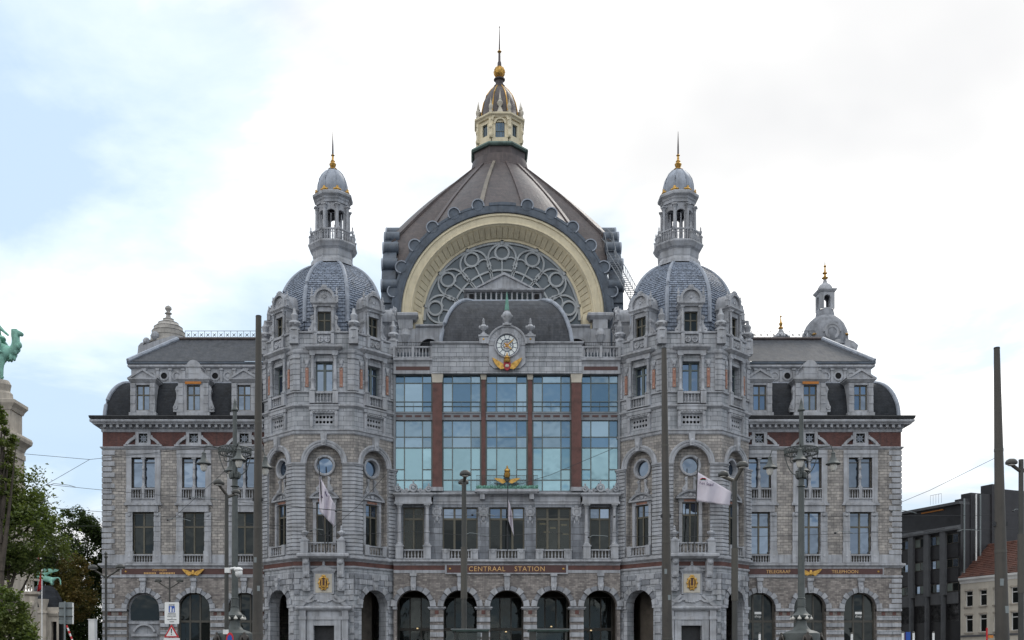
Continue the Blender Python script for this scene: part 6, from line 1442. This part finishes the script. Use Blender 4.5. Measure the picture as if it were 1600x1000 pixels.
for p, pa, pb in wins:
    a_, b_ = wx(p)
    w_ = cross_window(a_, b_, zh(pb), zh(pa), -.16, zh(pa+7), 0, .07, 'glass_dim', 'white_paint', tr_t=.08); w_.kids.append(T('sill', B().box(a_-.08, b_+.08, -.16, .12, zh(pb)-.14, zh(pb)), 'beige_stone')); w_.kids.append(T('lintel', B().box(a_-.08, b_+.08, -.02, .05, zh(pa), zh(pa)+.18), 'beige_stone')); place(w_, t)
put('eaves', B().path([(.2,0),(XR,0)], [(-.4,zh(913)),(.05,zh(913)),(.12,zh(910)),(.3,zh(907)),(.32,zh(904)),(-.4,zh(903))]), 'white_paint', t)
put('string_course', B().box(.25, XR, 0, .08, zh(996), zh(993)), 'grey_cladding', t)
rz0, rise, run = zh(904), 3.9, 4.3
b = B(); b.add([(.2, -.3, rz0), (XR, -.3, rz0), (XR, run, rz0+rise), (.2, run, rz0+rise)], [(0,1,2,3)]); rf = put('roof', b, 'roof_tile', t)
tl = B(); nrow = 17
for i in range(nrow):
    f0 = i/nrow; yy = -.3+(run+.3)*f0; z_ = rz0+rise*f0; dy = (run+.3)/nrow; dz = rise/nrow; x = .2+(.12 if i % 2 else 0)
    while x < XR-.2:
        l_ = random.uniform(0, .04); tl.add([(x, yy-.04, z_+.08+l_), (x+.24, yy-.04, z_+.08+l_), (x+.24, yy+dy, z_+dz+.02), (x, yy+dy, z_+dz+.02), (x, yy-.04, z_), (x+.24, yy-.04, z_)], [(0,1,2,3), (4,5,1,0)]); x += .27
put('tiles', tl, 'roof_tile', rf, stuff=True)
put('ridge', B().tube([(.2, run, rz0+rise), (XR, run, rz0+rise)], .14, 8), 'roof_tile', rf, True)
# ------------------------------------------------------------------ street furniture
def base(px, y): c = at(px, 1000, y); return Vector((c.x, y, -.15))
def mast(label, px_t, px_b, py_t, y, wb, wt):
    k = k_at(y); o = base(px_b, y); top = at(px_t, py_t, y)-o
    t = thing('steel_mast', label, 'mast', tuple(o), 0, 'tall tapered masts')
    put('shaft', B().tube([(0, 0, 0), (top.x*.5, 0, top.z*.5), (top.x, 0, top.z)], wb*k/2*1.02, 14, wt*k/2), 'pole_paint', t, True)
    put('base_plate', B().lathe(0, 0, [(wb*k*.9,0),(wb*k*.9,.06),(wb*k*.6,.1)], 12), 'pole_paint', t, True)
    put('cap', B().lathe(top.x, 0, [(wt*k*.54,top.z),(wt*k*.5,top.z+.04),(.01,top.z+.06)], 12), 'iron', t, True)
    put('hatch', B().box(-.1, .1, wb*k*.3, wb*k*.52, 1.0, 1.6), 'frame_dark', t)
    for f_ in (.22, .48, .74): rr = (wb+(wt-wb)*f_)*k/2; put('joint_band', B().tube([(top.x*f_, 0, top.z*f_-.04), (top.x*f_, 0, top.z*f_+.04)], rr*1.07, 14), 'frame_dark', t, True)
    for f_, s_ in ((.33, 1), (.4, -1)): rr = (wb+(wt-wb)*f_)*k/2; put('sticker', B().box(top.x*f_+s_*rr*.3-.06, top.x*f_+s_*rr*.3+.06, rr*.9, rr*1.0, top.z*f_-.1, top.z*f_+.1), 'sign_back', t)
    rr = (wb+(wt-wb)*.55)*k/2; put('wire_clamp', B().box(top.x*.55-rr*1.25, top.x*.55+rr*1.25, -rr*.4, rr*.4, top.z*.55-.06, top.z*.55+.06), 'iron', t)
mast('tall brown steel mast before the left tower edge', 404, 402, 495, -63, 18, 9)
mast('tall brown steel mast before the right tower', 1037.5, 1044, 545, -61, 18, 8)
mast('tall thick steel mast near the right edge before the tiled house', 1557.5, 1569, 545, -73, 25, 9)
def head(b, p, r):
    """mushroom lamp head: flat below, domed above"""
    b.lathe(p.x, -p.y, [(r*.35,p.z-.06),(r*.95,p.z-.02),(r,p.z+.04),(r*.95,p.z+r*.3),(r*.78,p.z+r*.58),(r*.45,p.z+r*.78),(.02,p.z+r*.85)], 16)
def lamp(label, px, y, py_t, heads, w, camera=False, sleeve=True, knob=False):
    """heads: (px, py of the flat underside, width in photo px, depth offset)"""
    k = k_at(y); o = base(px, y); tz = at(px, py_t, y).z-o.z
    t = thing('street_lamp', label, 'street lamp', tuple(o), 0, 'mushroom headed street lamps')
    put('pole', B().tube([(0, 0, 0), (0, 0, tz*.45), (0, 0, tz)], w*k/2*1.12, 12, w*k/2*.85), 'mast_paint', t, True)
    if sleeve: put('sleeve', B().tube([(0, 0, tz*.50), (0, 0, tz*.72)], w*k/2*1.2, 12), 'frame_dark', t, True)
    put('base_plate', B().lathe(0, 0, [(w*k*1.2,0),(w*k*1.2,.08),(w*k*.7,.14)], 12), 'mast_paint', t, True)
    for hx, hy, hw, dy in heads:
        p = at(hx, hy, y)-o; p.y = dy; r = hw*k/2
        b = B(); head(b, p, r); hd = put('lamp_head', b, 'mast_paint', t, True)
        put('lens', B().lathe(p.x, -p.y, [(r*.3,p.z-.09),(r*.6,p.z-.07),(r*.6,p.z-.04)], 12), 'lamp_globe', hd, True)
        put('arm', B().tube([(0, 0, tz-.02 if abs(p.x) < .25 else min(tz, p.z-abs(p.x)*.7)), tuple(p+Vector((0, 0, -.04)))], w*k*.33, 8), 'frame_dark', t, True)
    if knob: put('finial', B().lathe(0, 0, [(.1,tz),(.14,tz+.1),(.05,tz+.2),(.12,tz+.3),(.02,tz+.45)], 8), 'mast_paint', t, True)
    if camera:
        cp = at(358, 891, y)-o; d = put('camera_dome', B().ell(cp.x+.42, 0, cp.z-.12, .17, .17, .2, 12, 8).ell(cp.x+.4, 0, cp.z+.02, .2, .2, .12, 12, 6), 'white_paint', t, True, label='white security camera on an arm')
        put('camera_arm', B().tube([(0, 0, cp.z), (cp.x*.6, 0, cp.z+.05), (cp.x+.25, 0, cp.z+.1), (cp.x+.42, 0, cp.z)], .05, 8).box(-.06, .16, -.1, .12, cp.z-.12, cp.z+.1), 'white_paint', d, True)
        put('notice_plate', B().box(-.12, .12, .12, .15, at(0, 991, y).z-o.z, at(0, 984, y).z-o.z), 'white_paint', t)
lamp('two headed grey street lamp in front of the station arches', 725, -57, 752, [(727, 744.5, 18, -.35), (724, 752.5, 17, .4)], 8.5)
lamp('two headed street lamp in front of the right tower', 1148, -61, 752, [(1157.5, 730.5, 19, -.25), (1132.5, 741, 17, .25)], 9)
lamp('street lamp with white security camera left of the ornate lamp', 354, -57, 773, [(344.5, 758, 18, -.3), (366.5, 768.5, 15, .3)], 7, camera=True, sleeve=False)
lamp('slim two headed lamp at the left corner of the station', 165.5, -34, 872, [(145.5, 888.5, 15, 0), (188, 887.5, 15, 0)], 4, sleeve=False, knob=True)
lamp('slim two headed lamp before the left wing arches', 265, -22, 901, [(247, 908.5, 11.5, 0), (281, 908.5, 11.5, 0)], 2.8, sleeve=False)
lamp('two headed lamp cut by the right edge of the view', 1595.5, -66, 718, [(1578, 725, 18, -.1), (1614, 725, 18, .1)], 8.5)

def ornate(label, px, y, phase):
    k = k_at(y); o = base(px, y); Z = lambda py: at(px, py, y).z-o.z
    t = thing('ornate_lamp', label, 'street lamp', tuple(o), 0, 'ornate lamp posts')
    r = 4.6*k
    put('shaft', B().lathe(0, 0, [(r*1.35,Z(962)),(r*1.35,Z(935)),(r*1.15,Z(934)),(r*1.08,Z(840)),(r*.95,Z(760)),(r*.9,Z(700)),(r*.75,Z(690)),(r*.72,Z(641))], 16), 'lamp_paint', t, True)
    put('finial', B().lathe(0, 0, [(r*.8,Z(643)),(r*1.2,Z(642)),(r*1.25,Z(640)),(r*.8,Z(638)),(r*.62,Z(634)),(r*.4,Z(629)),(r*.45,Z(628)),(r*.3,Z(626)),(.01,Z(622))], 14), 'lamp_paint', t, True)
    for z in (Z(935), Z(948), Z(741), Z(760)): put('collar', B().lathe(0, 0, [(r*.9,z-.06),(r*1.55,z),(r*.9,z+.06)], 16), 'lamp_paint', t, True)
    # wrought iron crown wheel
    b = B(); R = .92; z0 = Z(706)
    for zz, rr in ((z0+.16, R), (z0-.12, R*.97)): b.tube([(cos(a*pi/16)*rr, sin(a*pi/16)*rr, zz) for a in range(33)], .035, 5)
    for a in range(32):
        q = a*pi/16; q2 = (a+1)*pi/16; b.tube([(cos(q)*R, sin(q)*R, z0-.12), (cos(q2)*R, sin(q2)*R, z0+.16)], .02, 4); b.tube([(cos(q)*R, sin(q)*R, z0+.16), (cos(q2)*R, sin(q2)*R, z0-.12)], .02, 4)
    for a in range(8): q = a*pi/4; b.tube([(0, 0, z0+.1), (cos(q)*R, sin(q)*R, z0+.05)], .04, 5)
    put('crown_wheel', b, 'lamp_paint', t)
    b = B()
    for a in range(4):
        q = a*pi/2+phase; pts = []
        for i in range(9): u = i/8; pts.append((cos(q)*(r+(R-r)*u**.6), sin(q)*(r+(R-r)*u**.6), Z(742)+(z0-.1-Z(742))*u**1.6))
        b.tube(pts, .03, 5); b.tube([(cos(q)*(.45+.16*cos(w)), sin(q)*(.45+.16*cos(w)), Z(728)+.4+.2*sin(w)) for w in [2*pi*i/10 for i in range(11)]], .03, 4)
    put('scroll_bracket', b, 'lamp_paint', t, True)
    b = B()
    for a in range(6): q = a*pi/3; b.ell(cos(q)*r*1.3, sin(q)*r*1.3, Z(743), .14, .14, .22, 6, 4)
    put('leaf_collar', b, 'lamp_paint', t, True)
    for a in range(4):
        q = a*pi/2+phase; x, y_ = cos(q)*1.72, sin(q)*1.72; zt_ = Z(712)
        hl = put('hanging_lamp', B().lathe(x, -y_, [(.40,zt_-.62),(.42,zt_-.58),(.3,zt_-.48),(.16,zt_-.3),(.1,zt_-.05),(.12,zt_+.02),(.05,zt_+.1)], 14), 'lamp_paint', t, True)
        put('globe', B().lathe(x, -y_, [(.02,zt_-1.02),(.12,zt_-.98),(.19,zt_-.84),(.21,zt_-.7),(.2,zt_-.6)], 12), 'lamp_globe', hl, True)
        put('arm', B().tube([(cos(q)*r, sin(q)*r, z0), (cos(q)*1.2, sin(q)*1.2, z0+.2), (cos(q)*1.6, sin(q)*1.6, z0+.22), (x, y_, zt_+.06)], .035, 6), 'lamp_paint', hl, True)
    # skirt with small globes, flared base and bronze figures
    b = B(); b.lathe(0, 0, [(r*1.35,Z(984)),(r*1.5,Z(970)),(r*3.2,Z(965)),(r*3.4,Z(962)),(r*2.6,Z(960)),(r*1.6,Z(955)),(r*1.35,Z(950))], 20); put('skirt', b, 'lamp_paint', t, True)
    for a in range(8):
        q = a*pi/4+.3; x, y_ = cos(q)*r*3.1, sin(q)*r*3.1
        put('small_globe', B().lathe(x, -y_, [(.02,Z(969)),(.11,Z(968)),(.12,Z(966)),(.06,Z(964.5)),(.05,Z(962))], 8), 'lamp_globe', t, True)
    put('flared_base', B().lathe(0, 0, [(1.2,0),(1.2,.4),(1.0,.6),(.95,2.6),(1.05,2.8),(1.02,Z(990)),(.85,Z(987)),(.5,Z(984)),(.32,Z(978)),(.26,Z(968))], 20), 'lamp_paint', t, True)
    for a in range(4):
        q = a*pi/2+phase+.35; M = Matrix.Translation((cos(q)*1.12, sin(q)*1.12, Z(985)-1.75)) @ Matrix.Rotation(q-pi/2+pi, 4, 'Z')
        V = [(0,0,.85,.15),(0,0,1.15,.14),(0,0,1.38,.15),(0,0,1.5,.06),(0,-.02,1.64,.11),(-.2,0,1.38,.07),(-.3,-.1,1.1,.05),(-.16,-.2,.95,.045),(.2,0,1.38,.07),(.32,.05,1.1,.05),(.34,.1,.85,.04),(-.1,0,.45,.09),(-.1,0,.05,.06),(.1,-.05,.45,.09),(.1,0,.05,.06)]
        E = [(0,1),(1,2),(2,3),(3,4),(2,5),(5,6),(6,7),(2,8),(8,9),(9,10),(0,11),(11,12),(0,13),(13,14)]
        skin_obj('bronze_figure', V, E, 'bronze', t, 1, M)
ornate('ornate iron lamp post between camera lamp and left steel mast', 367, -43, radians(20))
ornate('ornate iron lamp post with hanging lanterns before the right wing', 1252, -43, radians(160))

# ------------------------------------------------------------------ signs, shelters, posts
SY = -73.0; ks = k_at(SY)
o = base(268, SY); zs = lambda py: at(0, py, SY).z+.15
t = thing('road_sign', 'white pedestrian zone sign with red warning triangle below it', 'road sign', tuple(o))
put('post', B().tube([(.02, .05, 0), (.02, .05, zs(944))], .03, 8), 'sign_back', t, True)
def rrect(x0, x1, z0, z1, r, n=4):
    P = []
    for cx, cz, a in ((x1-r, z0+r, -90), (x1-r, z1-r, 0), (x0+r, z1-r, 90), (x0+r, z0+r, 180)):
        P += [(cx+r*cos(radians(a+90*i/n)), cz+r*sin(radians(a+90*i/n))) for i in range(n+1)]
    return P
X = lambda px: (px-268)*ks
pl = put('zone_plate', B().extr(rrect(X(257.5), X(280), zs(975), zs(941), .03), 0, .02), 'white_paint', t)
put('blue_panel', B().extr(rrect(X(264), X(273.3), zs(957), zs(947), .012), .02, .025), 'sign_blue', pl)
b = B(); b.ell(X(267.3), .027, zs(948.6), .016, .004, .016, 8, 4).extr([(X(266.2), zs(949.3)), (X(265.7), zs(956.3)), (X(268.3), zs(956.3)), (X(268.4), zs(949.3))][::-1], .025, .029).ell(X(271.2), .027, zs(951.2), .012, .004, .012, 8, 4).extr([(X(270.4), zs(951.8)), (X(270.2), zs(956.3)), (X(272), zs(956.3)), (X(272), zs(951.8))][::-1], .025, .029); put('pictogram', b, 'white_paint', pl)
link('lettering', text_mesh('ZONE', .062, .002, 'black_print'), pl, F(X(268.6), -.024, z=zs(946.4)))
b = B()
for py_, w in ((958.8, 12), (961, 13), (963.6, 14), (965.9, 2.5), (968.2, 14.5), (971.6, 7)):
    n = max(2, int(w/1.2)); random.seed(int(py_*10))
    for i in range(n):
        x = 268.8-w/2+i*w/n; b.box(X(x), X(x+w/n*random.uniform(.5, .85)), .02, .023, zs(py_+.55), zs(py_-.55))
put('small_print', b, 'black_print', pl, stuff=True)
tr_ = put('warning_triangle', B().extr([(X(256.5), zs(996)), (X(280), zs(996)), (X(268.2), zs(975.5))], 0, .02), 'sign_red', t)
put('triangle_field', B().extr([(X(260), zs(994)), (X(276.5), zs(994)), (X(268.2), zs(980))], .02, .024), 'white_paint', tr_)
put('exclamation_mark', B().extr([(X(267.3), zs(982.5)), (X(267.6), zs(989.5)), (X(268.8), zs(989.5)), (X(269.1), zs(982.5))], .024, .028).ell(X(268.2), .026, zs(991.6), .014, .004, .014, 8, 5), 'black_print', tr_)
put('lower_plate', B().extr(rrect(X(256), X(281), zs(1012), zs(997), .02), 0, .02), 'white_paint', t)
SB = -58.0; kb_ = k_at(SB); o = base(103, SB); zb_ = lambda py: at(0, py, SB).z+.15; Xb = lambda px: (px-103)*kb_
t = thing('road_sign', 'back of a grey double plate road sign near the left trees', 'road sign', tuple(o))
put('post', B().tube([(-.02, -.08, 0), (-.02, -.08, zb_(940))], .04, 8), 'sign_back', t, True)
for pa, pb in ((941, 967), (967.6, 975)): put('plate', B().extr(rrect(Xb(92), Xb(114), zb_(pb), zb_(pa), .05), -.03, 0), 'sign_back', t); 
put('edge_trim', B().box(Xb(113.2), Xb(114.6), -.05, .02, zb_(975), zb_(942)), 'white_paint', t)
b = B()
for py_ in (950, 963): b.box(Xb(92), Xb(114), 0, .04, zb_(py_+.7), zb_(py_-.7))
put('bracket', b, 'mast_paint', t)
t = thing('barrier_arm', 'raised red and white barrier arm below the grey sign back', 'barrier', tuple(base(114, -50)))
o = base(114, -50); P0, P1 = at(104, 977, -50)-o, at(114, 1003, -50)-o
for i in range(6): put('band', B().tube([tuple(P0.lerp(P1, i/6)), tuple(P0.lerp(P1, (i+1)/6))], .045, 8), 'sign_red' if i % 2 == 0 else 'white_paint', t, True)
put('post', B().tube([(P1.x, P1.y, 0), tuple(P1)], .07, 8), 'sign_back', t, True)
t = tag(put('utility_cabinet', B().box(-.24, .24, -.3, .3, 0, at(0, 969, -20).z+.15).box(-.28, .28, -.34, .34, at(0, 969, -20).z+.15, at(0, 967.5, -20).z+.15).box(-.15, .1, .3, .32, 1.0, 2.4), 'white_paint', None, M=Matrix.Translation(base(145, -20))), 'pale utility box beside the dark tree at station corner', 'cabinet')
t = thing('no_parking_sign', 'red rimmed blue disc sign beside the ornate lamp base', 'road sign', tuple(base(359, -66))); o = base(359, -66)
p = at(359.5, 999, -66)-o; b = B(); b.ring(p.x, p.z, .16, .24, 0, 2*pi, 24, .02, .05, .55); put('rim', b, 'sign_red', t); b = B(); b.ring(p.x, p.z, .001, .165, 0, 2*pi, 20, .02, .045, .55); put('disc', b, 'sign_blue', t); put('post', B().tube([(p.x, .02, 0), (p.x, .02, p.z)], .03, 6), 'sign_back', t)
def shelter(label, pa, pb, side):
    y = -62.0; k = k_at(y); o = base((pa+pb)/2, y); zz = lambda py: at(0, py, y).z+.15; hw = (pb-pa)*k/2
    t = thing('tram_shelter', label, 'shelter', tuple(o), 0, 'tram stop shelters')
    put('roof_beam', B().box(-hw, hw, -.7, .7, zz(987.5), zz(985)), 'verdigris_dull', t); put('roof', B().box(-hw-.05, hw+.05, -.8, .8, zz(985), zz(983.8)), 'sign_back', t)
    for x, w in ((side*(hw-.12), .13), (-side*(hw-.1), .03)): put('post', B().box(x-w, x+w, .5, .62, 0, zz(987.5)), 'mast_paint', t)
    put('glass_panel', B().box(-hw+.25, hw-.3, .55, .57, .3, zz(990)), 'glass_clear', t)
shelter('grey tram shelter top between the left and middle station arches', 707, 763, 1)
shelter('grey tram shelter top between the middle and right station arches', 826, 886, -1)
for lab, px_ in (('white bollard lamp before the first arch of right wing', 1187), ('white bollard lamp before the last arch of right wing', 1331), ('white bollard lamp left of the blue banner', 1410.5), ('white bollard lamp right of the blue banner', 1427.5), ('white bollard lamp before the dark office block', 1458.5)):
    y = -50.0; o = base(px_, y); zz = at(0, 990.5 if px_ < 1400 else 989, y).z+.15
    t = thing('bollard_lamp', lab, 'bollard', tuple(o), 0, 'white bollard lamps'); put('column', B().tube([(0, 0, 0), (0, 0, zz)], .055, 10), 'white_paint', t, True); put('cap', B().lathe(0, 0, [(.06,zz),(.065,zz+.03),(.02,zz+.07)], 10), 'frame_dark', t, True)
t = thing('street_banner', 'small blue and purple banner between two white bollard lamps', 'banner', tuple(base(1417, -48))); o = base(1417, -48)
pa, pb = at(1413, 1003, -48)-o, at(1422.5, 987.5, -48)-o
put('pole', B().tube([(pa.x, 0, 0), (pa.x, 0, pb.z)], .02, 6), 'sign_back', t); put('blue_cloth', B().box(pa.x+.08, pb.x, -.015, .015, pa.z, pb.z), 'sign_blue', t); put('purple_cloth', B().box(pa.x-.02, pa.x+.08, -.01, .01, pa.z, pb.z-.03), 'flag_print', t)
t = thing('red_pole_sign', 'thin red pole with orange plate before the tiled house', 'road sign', tuple(base(1542, -20))); o = base(1542, -20)
put('pole', B().tube([(0, 0, 0), (0, 0, (at(0, 981, -20)-o).z)], .07, 8), 'sign_red', t, True); pa = at(1544, 996, -20)-o; put('plate', B().box(.1, .5, -.02, .02, pa.z-.05, pa.z+.18), 'orange_frame', t)

# ------------------------------------------------------------------ overhead tram wires
def wire(pts, y, label, sag=0.0, r=.016, clips=()):
    o = at(pts[0][0], pts[0][1], y); P = []
    for (x0, y0), (x1, y1) in zip(pts, pts[1:]):
        for i in range(8): u = i/8; P.append(at(x0+(x1-x0)*u, y0+(y1-y0)*u+sag*4*u*(1-u), y))
    P.append(at(*pts[-1], y)); t = thing('tram_wire', label, 'wire', tuple(o), 0, 'overhead tram wires')
    put('cable', B().tube([tuple(p-o) for p in P], r, 5), 'iron', t)
    for (a0, b0, a1, b1) in clips:
        L = [at(a0, b0+1.5, y-.3)-o, at(a0+(a1-a0)*.2, b0-1.5, y-.3)-o, at(a0+(a1-a0)*.75, b0-1+(b1-b0)*.5, y-.3)-o, at(a1, b1, y-.3)-o]
        put('pull_off_arm', B().tube([tuple(p) for p in L], .022, 6), 'sign_back', t, True)
        put('insulator', B().ell(L[0].x, -L[0].y, L[0].z, .09, .07, .07, 6, 4), 'iron', t)
wy = -30.0
wire([(36, 709), (140, 718), (412, 689)], wy, 'tram wire from the stone pillar past the left cornice')
wire([(140, 718), (74, 756), (44, 772)], wy, 'short tram wire slanting down from the left wire joint')
wire([(74, 757), (350, 782), (420, 787), (560, 800)], wy, 'tram wire below the upper windows of left wing', 1.0, clips=[(76, 757, 118, 761), (297, 777, 341, 782)])
wire([(74, 793), (330, 812), (470, 824)], wy, 'tram wire across the lower windows of left wing', .5, clips=[(262, 811, 298, 814)])
wire([(82, 822), (400, 822), (520, 838), (640, 830)], wy, 'tram wire just above the left wing lower sills')
wire([(268, 812), (345, 742), (368, 718)], wy, 'slanting span wire up to the ornate left lamp')
wire([(420, 787), (560, 800), (735, 806), (900, 806)], wy, 'tram wire across the middle first floor windows', .5, clips=[(738, 803, 773, 806), (525, 797, 545, 797)])
wire([(640, 830), (760, 838), (860, 832), (960, 838), (1180, 838)], wy, 'tram wire low before the middle balcony balustrades', .5, clips=[(727, 834, 762, 838), (920, 838, 950, 838), (486, 828, 505, 828)])
wire([(1000, 800), (1180, 806), (1400, 806), (1600, 804)], wy, 'tram wire across the upper part of right wing windows', .4, clips=[(1393, 798, 1432, 802), (1583, 797, 1603, 797)])
wire([(1000, 838), (1190, 838), (1500, 827), (1600, 826)], wy, 'tram wire across the lower part of right wing windows', .4, clips=[(1305, 831, 1335, 834), (1497, 829, 1530, 829), (960, 806, 972, 803)])
wire([(1405, 786), (1453, 766), (1556, 715)], wy, 'span wire rising to the right steel mast', 0, clips=())
wire([(505, 838), (560, 790), (604, 740)], wy, 'slanting span wire across the left tower')
wire([(960, 700), (860, 742), (800, 760)], wy, 'slanting span wire over the lower glass panes')
